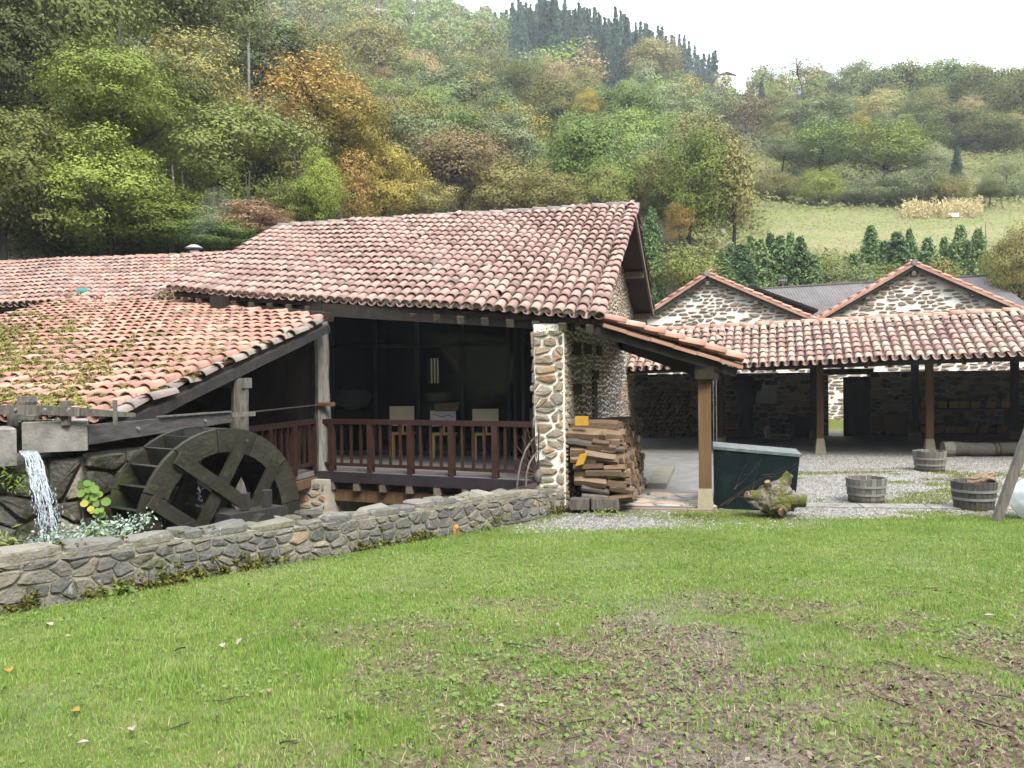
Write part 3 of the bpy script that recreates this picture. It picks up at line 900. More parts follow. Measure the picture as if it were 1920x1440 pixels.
# ---------------------------------------------------------------- lean-to forge shed on the left
TSH = .268
T0 = P(606, 604, 14.8)
bS = (SS + UP*TSH).normalized(); nS = RR.cross(bS).normalized()
shed = thing('lean_to_shed', 'low lean-to shed with mossy orange tiled roof sweeping down to the water wheel', 'shed', (T0.x-3, T0.y, 0))
lowr = plane_hit(236, 772, T0, nS)
def st(p): return (p-lowr).dot(RR), (p-lowr).dot(bS)
sT, tT = st(T0)
s1_, t1_ = st(plane_hit(395, 578, T0, nS)); s2_, t2_ = st(plane_hit(117, 570, T0, nS))
tl = -.45
tops = [(s2_-.3, t2_), (s2_, t2_), (s1_, t1_), (0.1, tT), (1, tT)]
def top_t(s):
    for (a, x), (b, y) in zip(tops[:-1], tops[1:]):
        if a <= s <= b: return x + (y-x)*(s-a)/(b-a)
    return 0
def pt(s, t, d=0): return lowr + RR*s + bS*t + nS*d
deck = MB().ext([pt(0, tl+.05, -.02), pt(0, tT, -.02), pt(s1_, t1_, -.02), pt(s2_, t2_, -.02), pt(s2_, tl+.05, -.02)], -nS*.08)
sroof = deck.build('roof', M_dwood, shed)
tiled_roof(sroof, lowr, RR, bS, s2_+.05, -.08, lambda s: tl, top_t, M_tile_old, seed=8, wobble=.035)
MB().beam(pt(.04, tl+.1, -.14), pt(.04, tT+.1, -.14), .10, .14, nS, jit=.05).build('verge_beam', M_verge, shed)
# mortar-bedded ragged verge tiles
vt = []
for k in range(15):
    M_ = rot_jit(basis(RR, bS, nS), random.gauss(.12, .12), random.gauss(0, .05))
    vt.append((pt(.02, tl+.1+k*.37, .0), M_, k % 5, 0, 0))
scatter_pieces(vt, sroof, TILES, [M_ridge], 'verge_tile', 'verge_tiles_beyond')
# posts under the verge
for px, d_, w_ in ((449, 12.15, .24), (276, 10.4, .13)):
    p = P(px, 760, d_)
    s_ = (V3((p.x, p.y, 0)) - V3((lowr.x, lowr.y, 0))).dot(SS)
    ztop_ = lowr.z + s_*TSH - .26
    o = rough_post('', '', p, -.9, ztop_, w_, M_gwood).build('post', M_gwood, shed)
    if px == 449: MB().beam(V3((p.x-.3, p.y+.1, ztop_-.06)), V3((p.x+.14, p.y-.03, ztop_-.06)), .2, .15).build('post_cap', M_gwood, shed)
# walls round the dark forge inside
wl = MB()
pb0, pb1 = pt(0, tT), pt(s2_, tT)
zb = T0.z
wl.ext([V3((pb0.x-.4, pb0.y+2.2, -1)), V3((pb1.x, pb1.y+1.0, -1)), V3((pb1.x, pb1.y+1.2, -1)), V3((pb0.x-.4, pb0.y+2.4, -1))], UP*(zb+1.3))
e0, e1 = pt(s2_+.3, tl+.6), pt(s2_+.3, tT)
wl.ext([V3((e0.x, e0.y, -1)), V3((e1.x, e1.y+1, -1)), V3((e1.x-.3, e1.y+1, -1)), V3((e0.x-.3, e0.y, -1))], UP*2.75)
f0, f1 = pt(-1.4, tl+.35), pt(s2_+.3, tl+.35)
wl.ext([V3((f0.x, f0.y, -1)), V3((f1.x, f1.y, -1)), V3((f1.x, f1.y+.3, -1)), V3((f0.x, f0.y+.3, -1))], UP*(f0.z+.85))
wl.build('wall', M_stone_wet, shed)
# inner pier wall partly lit behind the wheel
q = P(520, 760, 16.2)
MB().box(V3((q.x, q.y, 1.3)), RR*.7, SS*.1, UP*2.0).build('inner_wall', M_dwood, shed)
# wall head carrying the timbers between shed roof and main eave
MB().beam(pt(s1_+.1, t1_+.25, .02), pt(0, tT+.35, .02), .16, .16, jit=.04).build('wall_plate', M_dwood, shed)
MB().box(P(412, 574, 16.6), RR*.13, SS*.13, UP*.2).build('stub_post', M_dwood, shed)

# moss and rooted weeds on the shed roof
def blob_patch(name, mat_, pts_r, seed, parent=None, leaf=.035, n=26, squash=.45, kind='stuff'):
    R = np.random.default_rng(seed)
    vs, fs = [], []
    b_ = 0
    for c, r, up_ in pts_r:
        for _ in range(n):
            v = R.normal(size=3); v /= np.linalg.norm(v)
            p = np.array(c) + v*r*R.uniform(.3, 1)*np.array([1, 1, squash])
            a = R.normal(size=3); a /= np.linalg.norm(a); e = np.cross(a, v); e /= max(1e-6, np.linalg.norm(e))
            l_ = leaf*R.uniform(.6, 1.5)
            q = [p-a*l_, p+e*l_*.6, p+a*l_, p-e*l_*.6]
            vs += q; fs.append((b_, b_+1, b_+2, b_+3)); b_ += 4
    off = np.array(ROOT[parent] if parent is not None else (0, 0, 0))
    return put(name, big_mesh(name, np.array(vs)-off, fs, mat_), parent, kind)
M_weed = mat('roof_weed_leaf', [(0, (.05, .07, .012)), (.5, (.10, .12, .022)), (1, (.17, .17, .045))], scale=6, rnd=.7, transl=.3)
M_litter = mat('dry_leaf_litter', [(0, (.07, .05, .03)), (.4, (.15, .10, .06)), (.75, (.24, .17, .11)), (1, (.12, .12, .04))], scale=6, rnd=.8)
M_roofmoss = mat('dull_roof_moss', [(0, (.06, .055, .02)), (.35, (.12, .115, .03)), (.7, (.19, .185, .045)), (1, (.20, .165, .09))], scale=3, rnd=.5)
R5 = random.Random(5)
mp_, lp_ = [], []
for _ in range(2600):
    px = R5.uniform(-40, 480); py = R5.uniform(585, 800)
    fade = max(0, 1 - (px + 20)/430) * (1.0 if py > 610 else .5)
    if py > 770: fade *= .5
    nz_ = fbm(np.array([px]), np.array([py*1.8]), .017, 31)[0]
    if R5.random() > max(0, nz_ - .34 + .22*fade)*2.6*fade**.8: continue
    q = plane_hit(px, py, lowr + nS*.14, nS); s_, t_ = st(q)
    if not (s2_ < s_ < -.1 and tl+.1 < t_ < top_t(s_)): continue
    mp_.append((q, R5.uniform(.04, .15), 0))
print('roof moss', len(mp_))
for _ in range(26):
    t_ = R5.uniform(tl+.3, tT-.5); mp_.append((pt(R5.uniform(-.12, .06), t_, .07), R5.uniform(.03, .09), 0))
blob_patch('roof_moss', M_roofmoss, mp_, 1, sroof, n=24, leaf=.024, squash=.28)
wp_ = []
for px, py, r in ((205, 665, .14), (95, 650, .10), (60, 690, .12), (30, 640, .12), (150, 690, .08), (180, 640, .08), (225, 690, .07), (20, 700, .12), (120, 660, .1), (70, 640, .08), (330, 725, .08), (320, 735, .07), (375, 693, .08), (285, 770, .08), (190, 793, .1), (180, 700, .05)):
    q = plane_hit(px, py, lowr + nS*.10, nS)
    if st(q)[0] < -.08: wp_.append((q, r, 0))
blob_patch('roof_weeds', M_weed, wp_, 2, sroof, n=46, leaf=.035, squash=.8)
for _ in range(210):
    f_ = R5.random()
    px = 110 + 340*f_; py = 556 + 22*math.sin(f_*5.5) + R5.gauss(0, 9) + (6 if f_ > .4 else 0)
    lp_.append((plane_hit(px, py, lowr + nS*.10, nS), R5.uniform(.05, .13), 0))
for px, py in ((380, 590), (350, 598), (400, 600), (330, 605), (300, 600), (420, 592)):
    for _ in range(5): lp_.append((plane_hit(px+R5.gauss(0, 20), py+R5.gauss(0, 6), lowr + nS*.10, nS), R5.uniform(.04, .1), 0))
blob_patch('fallen_leaf_litter', M_litter, lp_, 3, sroof, n=22, leaf=.04, squash=.4)

# ---------------------------------------------------------------- long workshop behind
LA, LB = P(-60, 499, 25.4), P(470, 479, 23.7)
LB.z = LA.z = (LA.z+LB.z)/2
aL = (LB-LA).normalized()
E0 = P(0, 577, 20.9)
bL = (LA-E0); bL = (bL - aL*bL.dot(aL)); tLr = bL.length; bL.normalize(); nL = aL.cross(bL).normalized()
sE = (LA-E0).dot(aL)
O_L = LA - bL*tLr
lw_ = thing('long_workshop', 'long low workshop behind the shed with faded pink tiled roof', 'building', (O_L.x, O_L.y, 0))
len_L = (LB-LA).length + 1.5
lroof = MB().ext([O_L - nL*.02, O_L+aL*len_L - nL*.02, LA+aL*len_L - nL*.02, LA - nL*.02], -nL*.08).ext([LA - nL*.02, LA+aL*len_L - nL*.02, LA+aL*len_L+V3((.5, 4.5, -1.8)), LA+V3((.5, 4.5, -1.8))], -UP*.08).build('roof', M_dwood, lw_)
tiled_roof(lroof, O_L, aL, bL, 0, len_L, lambda s: 0, lambda s: tLr-.05, M_tile, seed=9, alt=M_tile_old)
ridge_tiles(lroof, LA, LA+aL*len_L, M_tile_old)
w0, w1 = O_L + bL*.5, O_L + aL*len_L + bL*.5
for q in (w0, w1): q.z = 0
MB().ext([w0, w1, w1+V3((.2, .8, 0)), w0+V3((.2, .8, 0))], UP*(O_L.z-.05)).build('wall', M_stone_wet, lw_)
cx_ = P(365, 478, 24.4)
MB().lathe(V3((cx_.x, cx_.y, cx_.z-.3)), [(.14, 0), (.14, .42)], 16).build('flue_pipe', M_steel, lw_, smooth=True)
cap_ = P(364, 466, 24.4)
MB().lathe(V3((cap_.x, cap_.y, cap_.z)), [(.0, .13), (.10, .11), (.24, .03), (.25, 0), (.10, -.02), (.09, -.14)], 18).build('flue_cap', M_steel, lw_, smooth=True)
for s_, t_ in ((6.2, 1.7),): 
    MB().lathe(plane_hit(155, 549, O_L+nL*.1, nL), [(0, .13), (.09, .12), (.16, .05), (.17, 0)], 12).build('roof_vent', mat('teal_vent_paint', [(0, (.02, .10, .10)), (1, (.05, .18, .17))]), lw_)
# ---------------------------------------------------------------- low rubble wall along the lawn
wA = V3((WA[0], WA[1], 0)); wB = V3((WB[0], WB[1], 0)); wd = V3((WD[0], WD[1], 0)); wn = V3((WN[0], WN[1], 0))
wl_len = (wB-wA).length
u0 = -4.5
zt0, zt1 = .83, .40
def wtop(u): return zt0 + (zt1-zt0)*max(u, -2)/wl_len + .025*math.sin(u*1.3)
def wbase(u): q = wA+wd*u; return gz(q.x - wn.x*.15, q.y - wn.y*.15)
lwall = thing('low_wall', 'low rubble stone wall with mossy foot curving along the edge of the lawn', 'wall', (wA.x, wA.y, wbase(0)))
us = [u0 + (wl_len-u0)*k/16 for k in range(17)]
core = MB()
TH = .36
for k in range(16):
    a, b = us[k], us[k+1]
    pa, pb = wA+wd*a, wA+wd*b
    f = lambda p, z: V3((p.x, p.y, z))
    core.hexa([f(pa, -1), f(pb, -1), f(pb+wn*TH, -1), f(pa+wn*TH, -1)], [f(pa, wtop(a)-.05), f(pb, wtop(b)-.05), f(pb+wn*TH, wtop(b)-.05), f(pa+wn*TH, wtop(a)-.05)])
core = core.build('mortar_core', M_mortar_g, lwall)
ol = [(u0, wbase(u0)-.1)] + [(wl_len, wbase(wl_len)-.04), (wl_len, wtop(wl_len)-.05), (-2, wtop(-2)-.05), (u0, wtop(u0)-.05)]
stone_face(core, wA, wd, UP, -wn, ol, .215, .118, .010, .020, [M_stone_grey, M_stone], seed=23, limit=295, sizevar=.5, jit=.5, weights=[.97, .03])
# rust-stained big stones as in the photograph
for px, py, w_, h_ in ((848, 1005, .13, .34), (462, 1082, .16, .10)):
    q = PV(px, wA, wd); q.z = CZ - (py-700.5)/F*q.y
    g = stone_geo([(-w_/2, -h_/2), (w_/2, -h_/2*.8), (w_/2*.8, h_/2), (-w_/2*.9, h_/2)], .0, .055, random.Random(px))
    me = new_mesh('stone', g[1], g[2], mat('rust_stained_stone', [(0, (.16, .09, .04)), (.5, (.34, .17, .06)), (1, (.42, .27, .14))], scale=12, rnd=0, bump=.7))
    o = put('stone', me, core, label='rust orange stained stone')
    M_ = basis(wd, UP, -wn)
    o.matrix_local = Matrix.Translation(q - ROOT[core]) @ Matrix([list(map(float, M_[r])) + [0] for r in range(3)] + [[0, 0, 0, 1]])
# coping stones on top
R6 = random.Random(66)
u = u0
while u < wl_len - .05:
    l_ = R6.uniform(.26, .62)
    l_ = min(l_, wl_len-u)
    halves = [(0, TH)] if R6.random() < .55 else [(0, TH*R6.uniform(.4, .6)), None]
    if halves[-1] is None: halves[-1] = (halves[0][1], TH)
    for a, b in halves:
        c = wA + wd*(u+l_/2) + wn*((a+b)/2); c.z = wtop(u+l_/2) - .03 + R6.uniform(-.012, .012)
        g = stone_geo([(-l_/2, -(b-a)/2-.02), (l_/2*.9, -(b-a)/2-.03), (l_/2, (b-a)/2), (-l_/2*.85, (b-a)/2)], .008, R6.uniform(.03, .055), R6)
        o = put('coping_stone', new_mesh('coping_stone', g[1], g[2], R6.choice([M_coping, M_coping, M_stone_grey])), core)
        M_ = basis(wd, wn, UP)
        o.matrix_local = Matrix.Translation(c - ROOT[core]) @ Matrix([list(map(float, M_[r])) + [0] for r in range(3)] + [[0, 0, 0, 1]])
    u += l_
# moss cushions at the foot and on the top
mp_ = []
for _ in range(190):
    px = R6.choice([R6.uniform(0, 60), R6.gauss(260, 55), R6.gauss(350, 50), R6.gauss(480, 25), R6.gauss(690, 25), R6.gauss(780, 16), R6.uniform(150, 420), R6.gauss(1045, 12)])
    q = PV(px, wA, wd); uu = (q-wA).dot(wd)
    if not u0 < uu < wl_len: continue
    z = wbase(uu) + abs(R6.gauss(0, .07)); mp_.append((V3((q.x, q.y, z)) - wn*.035, R6.uniform(.03, .08), 0))
blob_patch('moss_cushions', M_moss, mp_, 6, core, n=26, leaf=.017, squash=.7)
mp_ = []
for _ in range(46):
    uu = R6.choice([R6.uniform(u0, 2.2), R6.uniform(u0, wl_len)])
    q = wA + wd*uu + wn*R6.uniform(.02, .2); mp_.append((V3((q.x, q.y, wtop(uu)+.005)), R6.uniform(.03, .08), 0))
blob_patch('moss_on_coping', M_moss, mp_, 7, core, n=16, leaf=.018, squash=.25)
# black drain pipe through the wall
q = PV(214, wA, wd); q.z = CZ - (1109-709)/F*q.y
pipe = MB().tube([q - wn*.09, q + wn*.05], .045, 12, cap=False).tube([q + wn*.02 - wn*.06, q + wn*.05], .038, 12)
pipe.build('drain_pipe', M_black, lwall, smooth=False)

# ---------------------------------------------------------------- water wheel
WC = P(424, 976, 9.6)
axd = V3((-.804, .594, 0)).normalized()       # axle, away from the camera
wp = V3((.594, .804, 0)).normalized()         # along the wheel plane
RW, RI, WW = 1.075, .80, .62
wheel = thing('waterwheel', 'dark mossy timber water wheel turning in the pit beside the shed', 'water wheel', (WC.x, WC.y, WC.z))
def wpt(r, a, y=0): return WC + wp*(r*math.cos(a)) + UP*(r*math.sin(a)) + axd*y
NSEG = 12
for y0, nm in ((0, 'rim'), (WW, 'rim')):
    for s_ in range(NSEG):               # each rim of curved planks (felloes)
        a0, a1 = 2*PI*s_/NSEG+.006+.1, 2*PI*(s_+1)/NSEG-.006+.1
        m = MB(); n = 4
        off = random.uniform(-.004, .004)
        for k in range(n+1):
            a = a0+(a1-a0)*k/n
            for r, y in ((RI, 0), (RW, 0), (RW, .065), (RI, .065)): m.v.append(wpt(r, a, y0+y+off))
        for k in range(n):
            for j in range(4): m.f.append((k*4+j, k*4+(j+1) % 4, (k+1)*4+(j+1) % 4, (k+1)*4+j))
        m.f += [(3, 2, 1, 0), (n*4, n*4+1, n*4+2, n*4+3)]
        m.build('felloe', M_wheel, wheel)
NP = 26
for k in range(NP):
    a = 2*PI*k/NP
    p0, p1 = wpt(RI+.01, a+.13, 0), wpt(RW-.01, a, 0)
    c = (p0+p1)/2 + axd*(WW/2+.03); d = (p1-p0)
    t = d.normalized().cross(axd)
    MB().box(c, axd*(WW/2-.04), d/2, t*.014).build('paddle', M_wheel_in, wheel)
sol = MB()
for k in range(36):
    a0, a1 = 2*PI*k/36, 2*PI*(k+1)/36
    sol.poly([wpt(RI+.01, a0, .06), wpt(RI+.01, a1, .06), wpt(RI+.01, a1, WW), wpt(RI+.01, a0, WW)])
sol.build('sole_boards', M_wheel_in, wheel)
# spokes: two pairs of boards crossing like a noughts-and-crosses grid, front and rear
ang1, ang2 = math.radians(-36), math.radians(58)
for y0 in (-.05, WW+.07):
    for ang, y in ((ang1, 0), (ang2, .0)):
        d = wp*math.cos(ang) + UP*math.sin(ang); nrm = UP*math.cos(ang) - wp*math.sin(ang)
        for sgn in (-1, 1):
            h = .27
            half = math.sqrt((RW-.06)**2 - h*h)
            c = WC + nrm*(sgn*h) + axd*(y0 + (0.0 if ang == ang1 else .045 if y0 < 0 else -.045))
            MB().box(c, d*half, nrm*.075, axd*.021).build('spoke', M_wheel, wheel)
for ang in (ang1, ang2):
    d = wp*math.cos(ang) + UP*math.sin(ang); nrm = UP*math.cos(ang) - wp*math.sin(ang)
    for sgn in (-1, 1):
        for e in (-1, 1):
            c = WC + nrm*(sgn*.27) + d*(e*(RW-.17)) - axd*.075
            MB().lathe((0, 0, 0), [(0, 0)], 3) if False else MB().tube([c, c + axd*.02], .016, 8).build('bolt', M_iron, wheel)
MB().tube([WC - axd*.75, WC + axd*1.6], .15, 12).build('axle', M_wheel_in, wheel)
# bearing block in front of the wheel
bb = P(482, 966, 9.36)
bear = thing('axle_bearing', 'heavy weathered timber block carrying the wheel axle behind the low wall', 'timber block', (bb.x, bb.y, bb.z-.1))
MB().beam(bb - wp*.44, bb + wp*.30, .24, .15, jit=.02).build('beam', M_verge, bear)
for s_ in (-.16, .14):
    MB().beam(bb + wp*s_ + UP*.08, bb + wp*s_ + UP*.27, .10, .09).build('cheek', M_verge, bear)
for k, (s_, r) in enumerate(((.12, .13), (.36, .12), (.62, .14), (-.1, .12))):
    c = bb + wp*s_ - axd*.10 - UP*(.16 if k < 3 else .2)
    g = stone_geo([(-r*1.3, -r), (r*1.2, -r*1.1), (r*1.3, r*.8), (-r*1.1, r)], 0, .16, random.Random(k))
    me = new_mesh('stone', g[1], g[2], M_stone_wet)
    o = put('stone', me, bear); M_ = basis(wp, UP, -axd)
    o.matrix_local = Matrix.Translation(c - ROOT[bear]) @ Matrix([list(map(float, M_[r_])) + [0] for r_ in range(3)] + [[0, 0, 0, 1]])
pit = MB()

# ---------------------------------------------------------------- flume, sluice and trough
f0_, f1_ = P(166, 817, 9.05), P(436, 789, 11.35)
f0_.z, f1_.z = 1.69, 1.745
flume = thing('flume', 'grey timber flume carrying water out over the wheel', 'flume', (f0_.x, f0_.y, 1.4))
fd = (f1_-f0_).normalized(); fs = V3((-fd.y, fd.x, 0)).normalized()
for off, nm in ((0, 'side_board'), (.42, 'side_board')):
    m = MB()
    a, b = f0_ + fs*off, f1_ + fs*off
    m.hexa([a - UP*.115, a - UP*.115 + fs*.05, b - UP*.068 + fs*.05, b - UP*.068], [a + UP*.10, a + UP*.10 + fs*.05, b + UP*.07 + fs*.05, b + UP*.07])
    m.build(nm, M_flume, flume)
MB().hexa([f0_ - UP*.11 + fs*.05, f0_ - UP*.11 + fs*.42, f1_ - UP*.065 + fs*.42, f1_ - UP*.065 + fs*.05], [f0_ - UP*.08 + fs*.05, f0_ - UP*.08 + fs*.42, f1_ - UP*.04 + fs*.42, f1_ - UP*.04 + fs*.05]).build('floor_board', M_flume, flume)
MB().beam(f0_ + UP*.112 + fd*1.05, f1_ + UP*.08 - fd*.05, .06, .018).build('cap_strip', M_gwood, flume)
for px in (256, 382):
    q = PV(px, f0_, fd); q.z = f0_.z + (f1_.z-f0_.z)*((q-V3((f0_.x, f0_.y, 0))).length/(f1_-f0_).length)
    MB().tube([q - fs*.022, q + fs*.01], .02, 10).build('bolt', M_steel, flume)
# push rod to the corner post
r0, r1 = P(420, 778, 11.4), P(610, 758, 15.5)
rod = thing('sluice_rod', 'thin iron rod running from flume to bracket on the old corner post', 'rod', r0)
MB().tube([r0, r1], .012, 6).build('rod', M_iron, rod)
MB().box(r1, bd*.19, bn*.05, UP*.035).build('bracket', M_bwood, rod)
MB().beam(P(405, 779, 11.3), P(476, 776, 12.0), .06, .06).build('guide_bar', M_gwood, rod)
# concrete trough ends
def block(name, label, c0, c1, zt_, zb_, th, m=M_concrete):
    t = thing(name, label, 'concrete block', V3((c0.x, c0.y, zb_)))
    d = (c1-c0); d.z = 0
    nn = V3((-d.y, d.x, 0)).normalized()
    b = MB()
    q = lambda p, z, k: V3((p.x, p.y, z)) + nn*k
    ch = .012
    b.hexa([q(c0, zb_, 0), q(c1, zb_, 0), q(c1, zb_, th), q(c0, zb_, th)], [q(c0, zt_-ch, 0), q(c1, zt_-ch, 0), q(c1, zt_-ch, th), q(c0, zt_-ch, th)])
    b.build('body', m, t)
    cc0, cc1 = c0 + d.normalized()*ch, c1 - d.normalized()*ch
    MB().hexa([q(c0, zt_-ch+.001, 0), q(c1, zt_-ch+.001, 0), q(c1, zt_-ch+.001, th), q(c0, zt_-ch+.001, th)], [q(cc0, zt_, ch), q(cc1, zt_, ch), q(cc1, zt_, th-ch), q(cc0, zt_, th-ch)]).build('top', m, t)
    return t
tA, tB_ = P(41, 820, 8.75), P(164, 815, 9.02)
trough = block('concrete_trough', 'wide weathered concrete trough end with mossy top beside the flume', tA, tB_, 1.845, 1.515, .55)
gA, gB = P(-70, 830, 8.35), P(31, 825, 8.62)
blk2 = block('concrete_block', 'tall concrete block left of the spouting water', gA, gB, 1.79, 1.40, .6)
blob_patch('trough_moss', M_moss, [(tA.lerp(tB_, t)+V3((-.05, .1, 0))+UP*(1.845-tA.lerp(tB_, t).z), .06, 0) for t in (.05, .12, .2, .3, .38, .5)], 15, [c for c in trough.children if c.name.startswith('top')][0], n=40, leaf=.018, squash=.2)
# sluice lever: long bar on two pegs with a thick stump post
slu = thing('sluice_lever', 'long grey wooden lever bar bolted to short posts above the trough', 'lever', P(50, 795, 8.95))
l0, l1, l2, l3 = P(-12, 768, 8.7), P(80, 769, 8.8), P(150, 772, 8.9), P(252, 777, 9.05)
MB().beam(l0, l1, .05, .10).beam(l1 + (l2-l1)*.0, l2, .05, .098).build('lever_bar', M_gwood, slu)
lv = MB()
dd = (l3-l2)
lv.hexa([l2 - UP*.045 - fs*.025, l3 - UP*.03 - fs*.02, l3 - UP*.03 + fs*.02, l2 - UP*.045 + fs*.025], [l2 + UP*.045 - fs*.025, l3 + UP*.015 - fs*.02, l3 + UP*.015 + fs*.02, l2 + UP*.045 + fs*.025])
lv.build('lever_tip', M_gwood, slu)
sp_ = P(51, 770, 9.1)
rough_post('', '', sp_, 1.84, P(51, 743, 9.1).z, .17, M_dwood).build('stump_post', M_gwood, slu)
for px, w_, yt in ((24, .075, 778), (124, .075, 752), (216, .035, 750)):
    q = P(px, 780, 8.92); MB().beam(V3((q.x, q.y, 1.80)), V3((q.x, q.y, P(px, yt, 8.92).z)), w_, w_).build('post', M_gwood, slu)
for px in (28, 82, 127):
    q = P(px, 768, 8.70); MB().tube([q, q+V3((0, .02, 0))], .017, 8).build('bolt', M_steel, slu)

# ---------------------------------------------------------------- rubble abutment under the trough
ab = thing('race_abutment', 'wet mossy rubble abutment below the concrete troughs', 'wall', (tA.x, tA.y, -.9))
a0 = V3((gA.x-1.2, gA.y-.1, -.95)); a1 = V3((tB_.x-.12, tB_.y+.12, -.95))
a0.y += .12
ad = (a1-a0); ad.z = 0; al = ad.length; ad.normalize(); an = V3((ad.y, -ad.x, 0))
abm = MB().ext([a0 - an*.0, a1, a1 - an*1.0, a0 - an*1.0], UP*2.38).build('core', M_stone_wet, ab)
stone_face(abm, a0, ad, UP, an, [(0, 0), (al, 0), (al, 2.4), (0, 2.4)], .42, .30, .012, .10, [M_stone_wet, M_stone_grey], seed=44, sizevar=.5, jit=.6)
e1_ = V3((a1.x+.42, a1.y+1.05, -.95))
ad2 = (e1_-a1); ad2.z = 0; al2 = ad2.length; ad2.normalize(); an2 = V3((ad2.y, -ad2.x, 0))
abm2 = MB().ext([a1 + an2*.0, e1_, e1_ - an2*.8, a1 - an2*.8], UP*2.42).build('core', M_stone_wet, ab)
stone_face(abm2, a1, ad2, UP, an2, [(0, 0), (al2, 0), (al2, 2.4), (0, 2.4)], .34, .26, .012, .06, [M_stone_wet], seed=45, sizevar=.5, jit=.6)
# falling water: a broken sheet of strands and droplets
def water_mat():
    m = bpy.data.materials.new('white_falling_water'); m.use_nodes = True
    t = m.node_tree; b = t.nodes['Principled BSDF']
    b.inputs['Base Color'].default_value = (.72, .79, .86, 1); b.inputs['Roughness'].default_value = .12
    b.inputs['Transmission Weight'].default_value = .72; b.inputs['IOR'].default_value = 1.33
    return m
M_water = water_mat()
wr = np.random.default_rng(4)
top0, top1 = P(36, 846, 8.62), P(66, 846, 8.68)
bot0, bot1 = P(82, 1022, 8.28), P(116, 1022, 8.34)
fall = thing('waterfall', 'white water spouting between the concrete troughs into the race', 'waterfall', bot0)
sheet = MB()
for k in range(22):
    u_ = (k+.5)/22; n = 16
    a = top0.lerp(top1, u_); b = bot0.lerp(bot1, min(1, max(0, u_+wr.normal()*.1)))
    ph = wr.uniform(0, 6)
    t_end = wr.uniform(.55, 1)
    pts_ = []; rs = []
    for i in range(n+1):
        t = t_end*i/n
        p = a.lerp(b, t**.75); p.z = a.z + (b.z-a.z)*t**1.12 + .03*math.sin(PI*min(1, t*3))
        p = p + V3((wr.normal()*.006, wr.normal()*.012, wr.normal()*.006))*(.4+1.2*t)
        pts_.append(p); rs.append(max(.0015, (.0085+.0045*math.sin(i*.8+ph)+.002*wr.normal())*(1-.5*t)))
    sheet.tube(pts_, rs, 5)
sheet.build('water_sheet', M_water, fall, smooth=True)
dr = MB()
for _ in range(260):
    t = wr.uniform(.1, 1)**.7
    p = top0.lerp(top1, wr.uniform(-.2, 1.3)).lerp(bot0.lerp(bot1, wr.uniform(-.4, 1.6)), t**.75)
    p.z = top0.z + (bot0.z-top0.z)*t**1.12 + wr.normal()*.03
    r = wr.uniform(.003, .010); dr.tube([p, p - UP*r*3], [r, r*.6], 4)
dr.build('spray', M_water, fall, 'stuff')
# drip from wheel
dp_ = MB()
for _ in range(90):
    t = wr.uniform(0, 1); p = wpt(.74, 1.75+wr.normal()*.02, .3); p.z -= t*t*.95
    r = wr.uniform(.002, .006); dp_.tube([p + V3((wr.normal()*.02, wr.normal()*.02, 0)), p - UP*r*5], [r, r*.6], 4)
dp_.build('dripping_water', M_water, fall, 'stuff')
# race water
MB().poly([V3((-9, 6, -.80)), V3((.8, 13.5, -.80)), V3((.8, 17, -.80)), V3((-9, 17, -.80))]).build('race_water', mat('dark_race_water', [(0, (.012, .015, .012)), (1, (.02, .024, .018))], rough=.08, bump=.3, bscale=8, spec=.5), None, 'structure')
# ---------------------------------------------------------------- open gallery on the right
GL, GR = P(1395, 689, 21.6), P(1925, 668.5, 19.55)
gal = thing('open_gallery', 'open sided gallery with pale tiled roof on brown timber posts and dark stone rear wall', 'building', (GL.x+3, GL.y, 0))
aG = (GR-GL).normalized()
gm = P(1600, 603, 23.15)
bG = gm - GL; bG = bG - aG*bG.dot(aG); tG = bG.length; bG.normalize(); nG = aG.cross(bG).normalized()
sL, sR = -4.4, (GR-GL).length + 9
def gpt(s, t, d=0): return GL + aG*s + bG*t + nG*d
back = V3((bG.x, bG.y, 0)).normalized()
rid0, rid1 = gpt(sL, tG), gpt(sR, tG)
drop = back*5.1 - UP*1.12
rA, rB = PZ(1290, 820, .02), PZ(1903, 816.5, .02); rA.z = rB.z = 2.56
rdv = (rB-rA).normalized(); rA = rA - rdv*3.6 + SS*.6; rB = rB + rdv*16 + SS*.6
groof = MB().ext([gpt(sL, .05, -.02), gpt(sR, .05, -.02), gpt(sR, tG, -.02), gpt(sL, tG, -.02)], -nG*.07).ext([rid0-UP*.02, rid1-UP*.02, rB, rA], -UP*.07).build('roof', M_dwood, gal)
tiled_roof(groof, GL, aG, bG, sL, sR, lambda s: 0, lambda s: tG-.08, M_tile_pale, seed=17, sp=.232, ex=.33)
ridge_tiles(groof, rid0+nG*.03, rid1+nG*.03, M_tile_new, geos=[tile_geo(rl=.12, ru=.10, ln=.5, lift=.02, seed=60+i) for i in range(3)], ex=.42)
